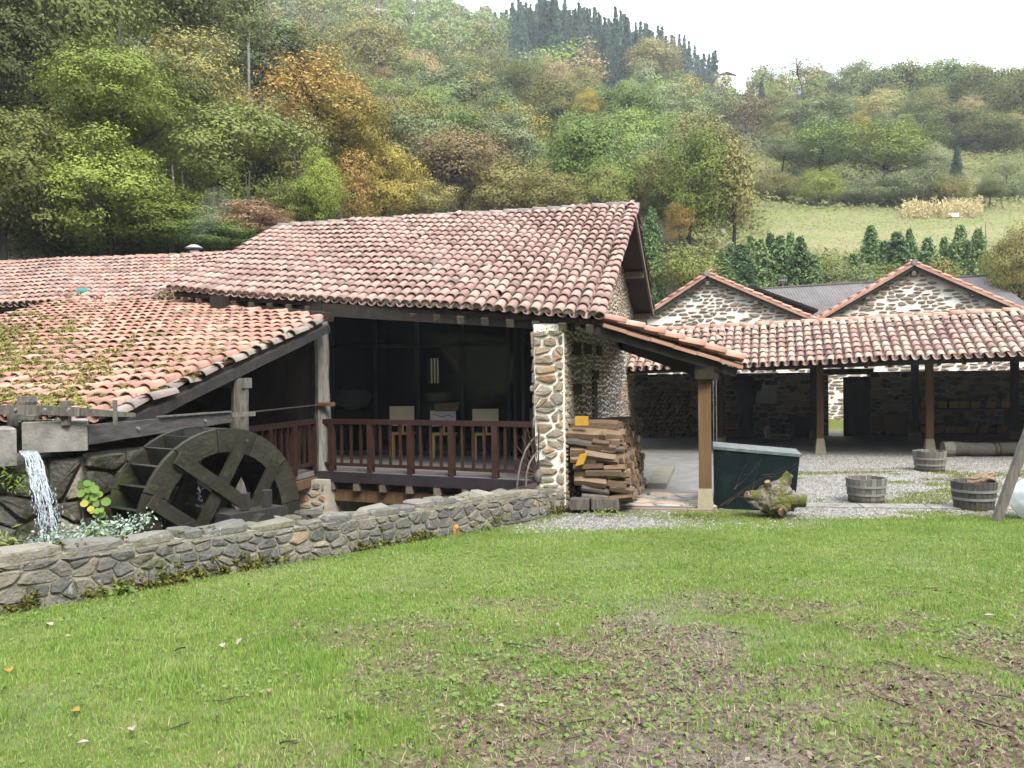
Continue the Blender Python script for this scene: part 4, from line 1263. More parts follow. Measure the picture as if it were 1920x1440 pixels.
# eave beam, posts on plinths
MB().beam(gpt(.1, .55, -.20), gpt(sR, .55, -.20), .2, .22, nG).build('eave_beam', M_dwood, gal)
for k in range(28):
    s = .2 + k*.55
    if s < sR: MB().beam(gpt(s, .05, -.12), gpt(s, tG, -.12), .09, .10, nG).build('rafter', M_dwood, gal)
def plinth_post(root, base, ztop_, w, wp0, wp1, hp, m=M_bwood):
    b = MB()
    x, y = RR, SS
    q = lambda w_, z: [base + x*(i*w_/2) + y*(k*w_/2) + UP*z for i, k in ((-1, -1), (1, -1), (1, 1), (-1, 1))]
    b.hexa(q(wp1, -.05), q(wp0, hp)); b.build('plinth', M_concrete_y, root)
    MB().box(base + UP*((hp+ztop_)/2), x*w/2, y*w/2, UP*(ztop_-hp)/2).build('post', m, root)
PZg = .02
for px, py in ((1538, 849), (1743, 851)):
    b_ = PZ(px, py, PZg)
    s_ = (b_-GL).dot(aG)
    plinth_post(gal, b_, gpt(s_, .55).z - .3, .175, .19, .29, .40)
for px, py in ((1526, 823), (1716, 826), (1903, 824), (1352, 832)):
    b_ = PZ(px, py, PZg)
    plinth_post(gal, b_, 2.62, .20, .27, .36, .26, M_dwood)
MB().beam(PZ(1352, 832, 2.7), PZ(1352, 832, 2.7), .1, .1) if False else None
# rear beam
bwA, bwB = PZ(1290, 820, PZg), PZ(1903, 816.5, PZg)
bdv = (bwB-bwA); bdv.z = 0; bdv.normalize(); bnv = V3((bdv.y, -bdv.x, 0))   # towards camera
bw0 = bwA - bdv*3.2; bw_len = (bwB-bwA).length + 15
zw = 2.2
def ux(px): return (PV(px, bw0, bdv) - V3((bw0.x, bw0.y, 0))).dot(bdv)
d0, d1 = ux(1553), ux(1632)
zdoor = 2.12
def seg(u0, u1, z0, z1, seed, vis=True):
    w_ = MB().ext([bw0 + bdv*u0 + UP*(z0-PZg), bw0 + bdv*u1 + UP*(z0-PZg), bw0+bdv*u1+UP*(z0-PZg) - bnv*.35, bw0 + bdv*u0 + UP*(z0-PZg) - bnv*.35], UP*(z1-z0)).build('rear_wall', M_mortar, gal)
    stone_face(w_, bw0, bdv, UP, bnv, [(u0, z0), (u1, z0), (u1, z1), (u0, z1)], .38, .17, .015, .03, [M_stone_wet, M_stone], seed=seed, limit=150, weights=[.3, .7])
seg(0, d0, 0, zw, 71); seg(d1, bw_len, 0, zw, 72); 
MB().box(bw0 + bdv*(d0+d1)/2 + UP*2.2 - bnv*.17, bdv*(d1-d0)/2*1.15, bnv*.16, UP*.1).build('door_lintel', M_dwood, gal)
# door standing ajar
h0 = bw0 + bdv*(d1-.02) + bnv*.02
dl = (PV(1581, h0 + bnv*.25, bdv) - h0); dl.z = 0; dlen = dl.length; dl.normalize(); dnn = V3((dl.y, -dl.x, 0))
door = MB().box(h0 + dl*dlen/2 + UP*1.02, dl*dlen/2, dnn*.015, UP*1.0).build('door', M_dwood, gal)
for k in range(6):
    MB().box(h0 + dl*(dlen*(k+.5)/6) + UP*1.02 - dnn*.025*(1 if dnn.y > 0 else -1), dl*(dlen/12-.006), dnn*.009, UP*1.0).build('plank', M_dwood, door)
# floor slabs
fl = MB().ext([PZ(1200, 850, 0), PZ(2500, 850, 0), bw0+bdv*bw_len, bw0 - bdv*2], UP*.035).build('gallery_floor', M_floor, None, 'structure')

# ---------------------------------------------------------------- porch roof between the mill and the gallery
pB, pA = P(1392, 682, 13.5), P(1122, 601, 13.3)
porch = thing('porch_roof', 'short tiled porch roof sloping from the mill gable down to a brown post', 'roof', (pB.x, pB.y, 0))
bP = (pA-pB).normalized(); aP = (SS - bP*SS.dot(bP)).normalized(); nP = aP.cross(bP).normalized()
tP = (pA-pB).length
lenP = 8.2
prf = MB().ext([pB, pB+aP*lenP, pB+aP*lenP+bP*tP, pB+bP*tP], -nP*.06).build('roof', M_dwood, porch)
tiled_roof(prf, pB, aP, bP, .02, lenP, lambda s: 0, lambda s: tP-.02, M_tile_new, seed=19, wobble=.01, alt=M_tile_pale)
for k in range(int(tP/.40)+1):           # course of tiles bedded under the verge
    l_ = min(.40, tP-k*.40)
    if l_ < .1: continue
    MB().box(pB + bP*(k*.40+l_/2) - nP*(.055-.008*(k % 2)) - aP*.05, bP*(l_/2-.004), aP*.05, nP*.028).build('verge_tile', M_tile_new, prf)
MB().beam(pB - nP*.17 + bP*.05 + aP*.03, pA - nP*.17 + aP*.03, .09, .13, nP).build('verge_beam', M_dwood, porch)
for k in range(7):
    MB().beam(pB - nP*.12 + bP*.05 + aP*(.9+k*1.0), pA - nP*.12 + aP*(.9+k*1.0), .1, .12, nP).build('rafter', M_dwood, porch)
MB().beam(pB + bP*.42 - nP*.30, pB + bP*.42 + aP*lenP - nP*.30, .2, .2).build('eave_beam', M_dwood, porch)
pb_ = PZ(1323, 953, .02)
plinth_post(porch, pb_, (pB+bP*.42-nP*.38).z, .205, .215, .27, .34)
MB().box(pb_ + UP*((pB+bP*.42-nP*.30).z) - SS*.04, RR*.15, SS*.2, UP*.10).build('post_head', M_dwood, porch)
b2_ = PZ(1349, 838, .02)
plinth_post(porch, b2_ + RR*.03, 2.35, .17, .2, .26, .28, M_rail)
for k, px in enumerate((1333, 1338.5, 1344)):
    a = PZ(px, 870, .02); MB().tube([a, a+UP*2.35], .012, 6).build('hanging_cord', M_gwood, porch)
# paved walkway under it
wk0, wk1 = PZ(1075, 952, .0), PZ(1345, 957, .0)
walk = MB().ext([wk0, wk1, wk1 + SS*9.2, wk0 + SS*9.2 - RR*.3], UP*.05).build('walkway', M_floor, None, 'structure')
dW = (wk1-wk0).normalized(); nW = V3((-dW.y, dW.x, 0))
M_pave = mat('mixed_paving_stone', [(0, (.16, .17, .18)), (.25, (.30, .29, .28)), (.5, (.42, .36, .28)), (.75, (.36, .26, .19)), (1, (.46, .43, .38))], scale=6, rnd=.8, bump=.4)
stone_face(walk, wk0 + UP*.05, dW, nW, UP, [(0.0, 0.02), ((wk1-wk0).length, 0.02), ((wk1-wk0).length, 1.5), (0, 1.5)], .42, .26, .014, .012, [M_pave], seed=31, name='paving_stone')
# sill of dressed stone in front
MB().box((wk0+wk1)/2 - nW*.07 + UP*.0, dW*((wk1-wk0).length/2), nW*.06, UP*.03).build('walkway_kerb', M_stone_house, None, 'structure')

# ---------------------------------------------------------------- two stone houses with gables
def gable_house(name, label, apex, le, re, d, seed, back=11):
    A = P(apex[0], apex[1], d)
    dirn = RR
    pl = V3((A.x, A.y, 0))
    def on(px, py):
        q = PV(px, pl, dirn); r = ray(px, py); return V3((q.x, q.y, CZ + r.z/r.y*q.y))
    A = on(*apex); L_ = on(*le); Rg = on(*re)
    h = thing(name, label, 'house', (A.x, A.y, 0))
    uL, uR = (L_-A).dot(RR), (Rg-A).dot(RR)
    inn = .0
    base = V3((A.x, A.y, 0))
    ol = [(uL, 0), (uR, 0), (uR, Rg.z-.18), (0, A.z-.18), (uL, L_.z-.18)]
    w_ = MB().ext([base + RR*u + UP*z for u, z in ol], SS*.4).build('gable_wall', M_mortar_w, h)
    stone_face(w_, base, RR, UP, -SS, [(uL, .1), (uR, .1), (uR, Rg.z-.22), (0, A.z-.24), (uL, L_.z-.22)], .36, .145, .044, .045, [M_stone_house], seed=seed, limit=290, skip=.10, sizevar=.55, jit=.5)
    rf = MB()
    for E_ in (L_, Rg):
        d_ = (E_-A).normalized(); nn = d_.cross(SS); nn = nn if nn.z > 0 else -nn
        a_, e_ = A - SS*.28, E_ - SS*.28 + d_*.15
        rf.ext([a_ , e_, e_ + SS*back, a_ + SS*back], -nn*.08)
    rf = rf.build('roof', M_tile_new, h)
    for E_ in (L_, Rg):
        d_ = (A-E_).normalized(); ln = (A-E_).length
        nn = d_.cross(SS); nn = nn if nn.z > 0 else -nn
        items = []
        x = d_.cross(nn)
        for row in range(2):
            k = 0
            while k*.40 < ln+.1:
                loc = E_ - d_*.12 + d_*(k*.40) - SS*(.20-.2*row) + nn*.01
                items.append((loc, rot_jit(basis(x, d_, nn), random.gauss(0, .015), 0), k % 5, 0, row)); k += 1
        scatter_pieces(items, rf, TILES, [M_tile_new], 'verge_tile', 'verge_tiles_beyond')
        k = 0
        while k*.42 < ln:
            l2 = min(.42, ln-k*.42)
            MB().box(E_ + d_*(k*.42+l2/2) - SS*.31 - nn*.05, d_*(l2/2-.006), SS*.02, nn*.05).build('verge_face_tile', M_tile_new, rf); k += 1
        MB().beam(E_ - SS*.26 - nn*.16, A - SS*.26 - nn*.16, .05, .10, nn).build('verge_board', M_dwood, h)
    cap = MB().lathe((0, 0, 0), [(0, 0)], 3) if False else None
    MB().tube([A - SS*.36 + UP*.0, A + SS*.5 + UP*.0], .115, 10).build('apex_cap', M_concrete, rf)
    return h, A, L_, Rg
h1, A1, L1, R1 = gable_house('stone_house', 'stone gabled house nearest the mill, its right verge ending in a red valley gutter', (1328, 514), (1215, 588), (1532, 601), 33.5, 81)
h2, A2, L2, R2 = gable_house('stone_house', 'taller stone gabled house at right behind the gallery roof', (1712, 494), (1528, 601), (1930, 588), 32.3, 82)
for h_, (A_, px, py) in ((h1, (A1, 1328, 531)), (h1, (A1, 1418, 568)), (h2, (A2, 1712, 513)), (h2, (A2, 1626, 556)), (h2, (A2, 1822, 553))):
    q = P(px, py, A_.y - .1); q = V3((PV(px, V3((A_.x, A_.y, 0)), RR).x, PV(px, V3((A_.x, A_.y, 0)), RR).y, q.z))
    MB().box(q - SS*.12, RR*.075, SS*.14, UP*.085).build('purlin_end', M_gwood, h_)
v0 = P(1528, 598, 32.6)
MB().hexa([v0 - RR*.28 - UP*.02, v0 + RR*.28 - UP*.02, v0 + RR*.28 + SS*6, v0 - RR*.28 + SS*6], [v0 - RR*.34 + UP*.09, v0 + RR*.34 + UP*.09, v0 + RR*.34 + SS*6 + UP*.1, v0 - RR*.34 + SS*6 + UP*.1]).build('valley_gutter', mat('red_painted_gutter', [(0, (.40, .075, .055)), (1, (.52, .12, .09))], scale=5, rnd=0, rough=.6), h1)
# black roofing upstand behind the right slope of the first house
k0, k1 = P(1405, 537, 36.5), P(1534, 584, 36.5)
MB().ext([k0, k1, k1 + SS*5, k0 + SS*5], UP*.10).build('black_roof_upstand', M_black, h1)
# television aerial
an0 = P(1468, 545, 38.0)
ant = thing('roof_aerial', 'small pale television aerial standing above the grey roof', 'aerial', an0 - UP*.6)
m = MB().tube([an0 - UP*.6, an0 + UP*.5], .012, 6)
m.build('mast', M_steel, ant)
m = MB().tube([an0 + UP*.48 - RR*.2, an0 + UP*.48 + RR*.2], .01, 6)
for k in range(5): m.tube([an0 + UP*.33 + RR*(-.16+.08*k), an0 + UP*.63 + RR*(-.16+.08*k)], .008, 5)
m.build('elements', M_steel, ant)

# ---------------------------------------------------------------- grey sheet roof of the warehouse behind
wh0, wh1 = P(1400, 543, 44), P(1852, 517, 42)
wh1.z = wh1.z
ware = thing('grey_warehouse', 'long warehouse with dull grey lichen stained sheet roof behind the gables', 'building', (wh0.x, wh0.y, 0))
M_sheet = mat('grey_fibre_cement_sheet', [(0, (.07, .062, .062)), (.5, (.115, .104, .104)), (1, (.165, .152, .148))], scale=1.5, rnd=.25, bump=.3, stain=[((.17, .16, .15), 5, .6, .7)])
wd_ = (wh1-wh0).normalized(); wnrm = V3((wd_.y, -wd_.x, 0))
if wnrm.y > 0: wnrm = -wnrm
low = wnrm*5.0 - UP*2.0
nsh = 14; Lw = (wh1-wh0).length
wroof = MB().ext([wh0 - UP*.05, wh1 - UP*.05, wh1 - wnrm*5 - UP*2.05, wh0 - wnrm*5 - UP*2.05], -UP*.06).build('roof', M_sheet, ware)
for k in range(nsh):
    for j in range(2):
        a = wh0 + wd_*(Lw*k/nsh) + low*(j/2); m = MB(); nr = 13
        for i in range(nr):
            z = .025*math.cos(i*PI) + (.012 if j == 0 else 0)
            p = a + wd_*(Lw/nsh*i/(nr-1)); m.v += [p + UP*z, p + low*.52 + UP*z]
        for i in range(nr-1): m.f.append((2*i, 2*i+1, 2*i+3, 2*i+2))
        m.build('roof_sheet', M_sheet, wroof)
MB().ext([V3((wh0.x, wh0.y, 0)), V3((wh1.x, wh1.y, 0)), V3((wh1.x, wh1.y, 0)) + wnrm*4.7, V3((wh0.x, wh0.y, 0)) + wnrm*4.7], UP*(wh0.z-2.2)).build('wall', M_concrete, ware)
MB().beam(wh0 + UP*.03, wh1 + UP*.03, .3, .07).build('ridge_cap', M_sheet, ware)
# ---------------------------------------------------------------- firewood stacked along the gable wall
R8 = random.Random(88)
def log_mesh(length, r, R, sides=None, round_=False):
    n = sides or R.choice([4, 5, 5, 6])
    if round_: n = 9
    a0 = R.uniform(0, 6)
    prof = []
    for k in range(n):
        a = a0 + 2*PI*k/n + (0 if round_ else R.uniform(-.25, .25))
        rr = r*(R.uniform(.93, 1.06) if round_ else R.uniform(.72, 1.15))
        prof.append((rr*math.cos(a), rr*math.sin(a)))
    v, f = [], []
    m = 3
    for i in range(m+1):
        x = -length/2 + length*i/m
        k_ = R.uniform(.92, 1.06); dy, dz = R.uniform(-.006, .006), R.uniform(-.006, .006)
        for y, z in prof: v.append((x + (R.uniform(-.012, .012) if i in (0, m) else 0), y*k_+dy, z*k_+dz))
    for i in range(m):
        for k in range(n): f.append((i*n+k, i*n+(k+1) % n, (i+1)*n+(k+1) % n, (i+1)*n+k))
    e = len(v); v.append((length/2+.004, 0, 0)); v.append((-length/2-.004, 0, 0))
    b = m*n
    for k in range(n):
        f.append((b+k, b+(k+1) % n, e)); f.append((e+1, (k+1) % n, k))
    me = bpy.data.meshes.new('firewood_log'); me.from_pydata(v, [], f)
    me.materials.append(M_log); me.materials.append(M_logend)
    idx = [0]*(m*n) + [1]*(2*n)
    me.polygons.foreach_set('material_index', idx); me.update()
    return me
M_barklog = mat('grey_bark_log', [(0, (.04, .032, .026)), (.5, (.09, .077, .065)), (1, (.165, .15, .13))], scale=9, rnd=.5, bump=.9, stretch=(1, 1, 2))
log_vars = [log_mesh(.52, .072, R8) for _ in range(16)]
round_vars = [log_mesh(.52, .06, R8, round_=True) for _ in range(5)]
for me in round_vars: me.materials[0] = M_barklog
def put_log(me, p, d, label, group, roll=0, cat='log', name='firewood_log', sc=1.0, sx=1.0):
    o = put(name, me)
    x = V3(d).normalized(); y = UP.cross(x).normalized(); z = x.cross(y)
    M_ = Matrix(((x.x, y.x, z.x, 0), (x.y, y.y, z.y, 0), (x.z, y.z, z.z, 0), (0, 0, 0, 1)))
    o.matrix_world = Matrix.Translation(p) @ M_ @ Matrix.Rotation(roll, 4, 'X') @ Matrix.Diagonal((sx, sc, sc, 1))
    tag(o, label, cat, group)
    return o
LF = 'split firewood log lying in the front end of the stack beside the stone pillar'
LF2 = 'short split log at the outer corner of the firewood stack, beside the paving'
LS = 'split log showing its cut end in the side of the firewood stack facing the porch'
LR = 'round bark covered log at the foot of the firewood stack'
wx0 = PB + RR*.12 + SS*.14
fz = .06
row_h, n_s = .128, 19
for row in range(10):
    z = fz + .17 + row*row_h
    nd = n_s - max(0, row-7)
    for k in range(nd):
        if row == 9 and R8.random() < .35: continue
        s = -.02 + k*.135 + R8.uniform(-.02, .02)
        out = R8.uniform(-.06, .06) - (.0 if row < 5 else .03*(row-4)) + .10*max(0, 1-row/4) 
        p = wx0 + RR*(.45 + out) + SS*s + UP*(z + R8.uniform(-.015, .015) + .02*math.sin(k*.8))
        d = RR + SS*R8.gauss(0, .06) + UP*R8.gauss(0, .05)
        front = k == 0
        rnd_ = row < 2 or R8.random() < .08
        me = R8.choice(round_vars if rnd_ else log_vars)
        if front:
            d = RR + SS*R8.gauss(0, .05) + UP*(R8.gauss(-.06, .06))
            cut = R8.uniform(.44, .58); wid = .86 - .05*max(0, row-4)
            put_log(R8.choice(log_vars), p + RR*(-.45 + cut + (wid-cut)/2) + SS*R8.uniform(-.03, .03), RR + SS*R8.gauss(0, .08) + UP*R8.gauss(-.04, .08), LF2, 'firewood logs stacked beside the stone pillar', R8.uniform(0, 6), sc=R8.uniform(.9, 1.25), sx=(wid-cut)/.52)
            p = p + RR*(-.45 + cut/2)
        put_log(me, p, d, LR if (row < 2 and front) else LF if front else LS, 'firewood logs stacked beside the stone pillar', R8.uniform(0, 6), sc=R8.uniform(.95, 1.3), sx=(cut-.02)/.52 if front else 1.65)
for px, py, l_ in ((1088, 944, .30), (1136, 944, .44)):
    q = P(px, py, 13.55)
    o = put('squared_timber', MB().box(q, RR*l_/2, SS*.13, UP*.085).build('tmp', M_gwood, None).data); 
    bpy.data.objects.remove([x for x in bpy.data.objects if x.name.startswith('tmp')][0])
    tag(o, 'longer grey squared timber at the foot of the firewood, beside the paving' if l_ > .4 else 'short grey squared timber at the foot of the firewood, against the pillar', 'timber', 'squared timbers under the firewood')
def simple(name, label, cat, mb, m, group=None, smooth=False, loc=None):
    c = sum((v for v in mb.v), V3((0, 0, 0)))/len(mb.v)
    zmin = min(v.z for v in mb.v)
    L_ = V3((c.x, c.y, zmin))
    o = mb.build(name, m, None, None, None, smooth, loc=L_)
    return tag(o, label, cat, group)
# yellow painted offcuts
q0 = P(1091, 789, 13.62)
simple('yellow_block', 'yellow painted wood block resting high on the stack against the pillar', 'wood block', MB().box(q0, RR*.105, SS*.05, UP*.075), M_yellow, 'yellow painted blocks in the firewood')
q0 = P(1091, 861, 13.50)
simple('yellow_block', 'tilted yellow painted wood block halfway down the firewood front', 'wood block', MB().box(q0, (RR*.9+UP*.25).normalized()*.07, SS*.05, (UP*.9-RR*-.35).normalized()*.10), M_yellow, 'yellow painted blocks in the firewood')
for px, py, d_, l_, a_, lab in ((1132, 886, 13.52, .58, -.0, 'long clean sawn log with pale flat face in the firewood front'), (1125, 857, 13.54, .50, -.14, 'weathered grey plank tilted down to the right above the pale sawn log'), (1128, 838, 13.58, .46, -.08, 'grey faced split log above the tilted plank')):
    p = P(px, py, d_)
    x = (RR + UP*a_).normalized()
    put_log(log_mesh(l_, .075, random.Random(px), sides=4), p, x, lab, 'firewood logs stacked beside the stone pillar', .8)
# dim firewood farther back under the porch: too dark to tell one log from another
m = MB(); R9 = random.Random(9)
fb = PB + SS*3.4
def far_stack(m, o, dx, n, dr, rows, r=.07):
    for i in range(n):
        for j in range(rows):
            c = o + dx*(i*.15+R9.uniform(-.03, .03)+.07*(j % 2)) + UP*(.1+j*.13+R9.uniform(-.02, .02))
            m.tube([c, c+dr*(.5+R9.uniform(-.05, .05))], r*R9.uniform(.8, 1.15), 6)
far_stack(m, fb + RR*.08, SS, 9, RR, 9)
o = m.build('log_stack', M_log, None, 'stuff'); tag(o, 'dim stack of round logs along the gable wall behind the split firewood', 'log stack')
m = MB()
far_stack(m, PV(1208, bw0 + bnv*.6, bdv), bdv, 11, bnv*-1, 12)
o = m.build('log_stack', M_log, None, 'stuff'); tag(o, 'dark stack of round logs against the rear wall at the end of the porch', 'log stack')
kb_ = MB().box(PB + SS*4.1 + RR*1.3 + UP*.10, RR*.18, SS*1.5, UP*.06)
simple('plank_step', 'pale plank step lying beside the log stack under the porch', 'plank', kb_, M_coping)

# ---------------------------------------------------------------- dark green metal tank beside the post
g_tl, g_tr, g_bl, g_br = P(1337, 838, 13.8), P(1500, 853, 13.35), P(1339, 952, 13.8), P(1489, 962, 13.35)
for q in (g_bl, g_br): q.z = .0
gback = V3((.23, .9, 0))
tank = thing('green_tank', 'dark blue green open-sided metal tank with pale weathered turquoise top beside the porch post', 'tank', g_bl)
MB().hexa([g_bl, g_br, g_br+gback, g_bl+gback], [g_tl, g_tr, g_tr+gback+UP*.0, g_tl+gback]).build('body', mat('dark_blue_green_metal', [(0, (.0035, .007, .008)), (.6, (.006, .0125, .0145)), (1, (.014, .028, .031))], scale=3, rnd=0, rough=.9, spec=.08, bump=.15, stain=[((.04, .09, .09), 5, .74, .82)]), tank)
tp = MB().hexa([g_tl - V3((.01, .02, .035)), g_tr + V3((.02, -.02, -.035)), g_tr+gback+V3((.02, .02, -.035)), g_tl+gback+V3((-.01, .02, -.035))], [g_tl - V3((.01, .02, -.012)), g_tr + V3((.02, -.02, .012)), g_tr+gback+V3((.02, .02, .012)), g_tl+gback+V3((-.01, .02, .012))])
tp.build('top_plate', mat('weathered_turquoise_paint', [(0, (.05, .08, .083)), (.4, (.09, .108, .11)), (.6, (.13, .137, .138)), (1, (.17, .176, .176))], scale=7, rnd=0, rough=.7, bump=.2), tank)

# ---------------------------------------------------------------- mossy stump with cut root branches
sc_ = P(1448, 930, 12.95)
stump = thing('tree_stump', 'gnarled upturned stump with bright moss and sawn branch stubs before the green tank', 'stump', (sc_.x, sc_.y, 0))
import bmesh
from mathutils import noise as mn
bm = bmesh.new(); bmesh.ops.create_icosphere(bm, subdivisions=5, radius=1)
lobes = [((-.95, -.2, .12), .24, 9), ((-.6, -.6, -.35), .10, 7), ((.95, -.15, .10), .20, 12), ((.55, -.05, .85), .24, 12), ((.1, -.7, .5), .06, 6), ((0, -.85, -.5), .12, 9), ((.5, -.7, -.45), .10, 11), ((-.3, -.3, .75), .03, 8), ((.35, -.9, -.1), .07, 20), ((-.2, -.95, .0), .05, 18), ((.15, -.9, -.15), .06, 22)]
for v in bm.verts:
    d = v.co.normalized()
    r = .235
    for (lx, ly, lz), amp, kk in lobes:
        r += amp*.7*math.exp(kk*(d.dot(V3((lx, ly, lz)).normalized())-1))
    r += .055*mn.noise(d*3.1) + .045*(.35-abs(mn.noise(d*6.5))) + .020*mn.noise(d*13) + .012*mn.noise(d*27)
    v.co = V3((d.x*r*1.02, d.y*r*.85, max(-.26, d.z*r*.92)))
M_stump = mat('weathered_stump_wood', [(0, (.025, .019, .015)), (.35, (.07, .057, .046)), (.6, (.17, .15, .13)), (1, (.085, .06, .042))], scale=7, rnd=0, bump=1.0, bscale=28, stain=[((.065, .07, .012), 3.2, .47, .54)])
me = bpy.data.meshes.new('root_mass'); bm.to_mesh(me); bm.free(); me.materials.append(M_stump)
me.polygons.foreach_set('use_smooth', [True]*len(me.polygons))
o = put('root_mass', me, stump); o.location = V3((0, 0, .27))
c_ = V3((sc_.x, sc_.y, .27))
M_cut = mat('sawn_reddish_wood', [(0, (.12, .07, .045)), (.5, (.22, .14, .10)), (1, (.30, .22, .17))], scale=14, rnd=.2)
for a, b, r0_, r1_ in (((.12, -.06, .0), (.47, -.14, .0), .135, .10), ((.10, 0, .12), (.26, -.04, .40), .12, .07), ((-.12, -.05, .02), (-.44, -.12, .10), .13, .06), ((.02, -.15, -.05), (.05, -.34, -.14), .10, .07), ((-.05, -.08, .14), (-.12, -.14, .30), .09, .045)):
    st_ = MB()
    nr_ = 7
    st_.tube([c_ + V3(a).lerp(V3(b), i/nr_) + V3((mn.noise(V3((i*.9, a[0]*9, 1)))*.03, 0, mn.noise(V3((i*.7, b[0]*9, 5)))*.03)) for i in range(nr_+1)], [(r0_*1.15 + (r1_-r0_*1.15)*(i/nr_)**.7) for i in range(nr_+1)], 14, cap=False)
    for v in st_.v:
        k = mn.noise((v-c_)*14)*.018 + mn.noise((v-c_)*34)*.008
        v += (v-c_).normalized()*k
    st_ = st_.build('branch_stub', M_stump, stump, smooth=True)
    d = (V3(b)-V3(a)).normalized()
    MB().tube([c_+V3(b)-d*.03, c_+V3(b)+d*.006], r1_*.93, 12).build('sawn_face', M_cut, stump)
ms_ = []
for _ in range(20):
    d = V3((R8.uniform(-.6, .6), R8.uniform(-1, -.2), R8.uniform(.0, .9))).normalized()
    ms_.append((c_ + V3((d.x*.24, d.y*.21, d.z*.23)), .06, 0))
blob_patch('moss', M_roofmoss, ms_, 12, stump, n=70, leaf=.013, squash=.7)
# dry bramble stems in front of the tank
br_ = thing('bramble_stems', 'thin dry reddish bramble stems arching up in front of the green tank', 'bramble', P(1362, 950, 13.3))
m = MB()
for (x0, y0, x1, y1, bend) in ((1350, 948, 1480, 872, 6), (1352, 948, 1475, 880, 2), (1378, 918, 1400, 870, 5), (1376, 916, 1430, 858, -6), (1400, 935, 1460, 905, -8), (1390, 932, 1500, 872, -10), (1362, 946, 1440, 893, 4), (1395, 890, 1420, 866, -8), (1410, 925, 1425, 868, 9), (1385, 930, 1425, 948, 0), (1430, 890, 1495, 868, -7), (1440, 893, 1482, 884, -5)):
    ps = []
    for i in range(7):
        t = i/6; q = P(x0+(x1-x0)*t, y0+(y1-y0)*t - bend*math.sin(PI*t), 13.15 - .1*t + .05*math.sin(i)); ps.append(q)
    m.tube(ps, [.0042-.003*i/6 for i in range(7)], 5)
m.build('stems', mat('dry_bramble_stem', [(0, (.03, .017, .013)), (1, (.085, .05, .036))], scale=9, rnd=.5), br_, 'stuff')

# ---------------------------------------------------------------- half barrel planters
def planter(px, py, wpx, hpx, label, hoop_y, tone):
    b0 = PZ(px, py, .03); d = b0.y
    rt = wpx/F*d/2; h = hpx/F*d; rb = rt*.84
    t = thing('barrel_planter', label, 'planter', (b0.x, b0.y, .02), 'half barrel planters in the gravel yard')
    n = 22
    base = V3((b0.x, b0.y, .02))
    for k in range(n):
        m = MB(); a0, a1 = 2*PI*k/n+.012, 2*PI*(k+1)/n-.012
        jr = R8.uniform(-.004, .004); jz = R8.uniform(-.008, .006)
        for z, r in ((0, rb), (h*.5, (rb+rt)/2+.006), (h+jz, rt)):
            for a, rr in ((a0, r+jr), (a1, r+jr), (a1, r-.028), (a0, r-.028)):
                m.v.append(base + V3((rr*math.cos(a), rr*math.sin(a), z)))
        for i in range(2):
            for j in range(4): m.f.append((i*4+j, i*4+(j+1) % 4, (i+1)*4+(j+1) % 4, (i+1)*4+j))
        m.f += [(8, 9, 10, 11), (3, 2, 1, 0)]
        m.build('stave', tone, t)
    for hy in hoop_y:
        z = h*hy; r = rb+(rt-rb)*hy
        m = MB().lathe(base, [(r+.002, z-.020), (r+.0145, z-.020), (r+.0155, z+.020), (r+.002, z+.020)], 40)
        m.build('hoop', M_hoop, t, smooth=False)
    m = MB().lathe(base, [(rb+.001, .0), (rb+.013, .0), (rb+.0145, .035), (rb+.004, .035)], 40)
    m.build('hoop', M_iron, t, label='rusty bottom hoop')
    MB().lathe(base, [(0, h*.62), (rt*.5, h*.66), (rt*.88, h*.6)], 20).build('soil', M_litter, t, smooth=True)
    return t, base, rt, h
M_hoop = mat('galvanised_dull_hoop', [(0, (.12, .12, .11)), (.5, (.18, .18, .166)), (1, (.22, .215, .19))], scale=8, rnd=.3, rough=.6, metallic=.2)
M_st1 = mat('pale_grey_barrel_stave', [(0, (.065, .06, .05)), (.5, (.125, .116, .10)), (1, (.215, .207, .188))], scale=6, rnd=.5, bump=.5, stretch=(2, 2, .6))
M_st2 = mat('dark_grey_barrel_stave', [(0, (.035, .032, .029)), (.5, (.07, .065, .06)), (1, (.12, .113, .10))], scale=6, rnd=.5, bump=.5, stretch=(2, 2, .6))
planter(1624, 938, 73, 44, 'pale stained half barrel planter at left standing on the concrete strip', (.33, .66), M_st1)
planter(1743, 880, 59, 36, 'farthest half barrel planter, in front of the gallery post', (.3, .62), M_st1)
t3, b3, rt3, h3 = planter(1826, 950, 79, 50, 'dark half barrel planter at right with a piece of driftwood on its rim', (.36, .66), M_st2)
dwc = b3 + V3((.12, -.03, h3+.04))
bm = bmesh.new(); bmesh.ops.create_icosphere(bm, subdivisions=3, radius=1)
for v in bm.verts:
    d = v.co.normalized(); r = 1+.35*mn.noise(d*2.2+V3((3, 1, 0)))+.2*mn.noise(d*5)
    v.co = V3((d.x*r*.22, d.y*r*.10, d.z*r*.085 + d.x*.05))
me = bpy.data.meshes.new('driftwood'); bm.to_mesh(me); bm.free(); me.materials.append(M_log)
o = put('driftwood', me, None, loc=dwc); tag(o, 'knotty brown driftwood lying on the rim of the dark half barrel', 'driftwood')
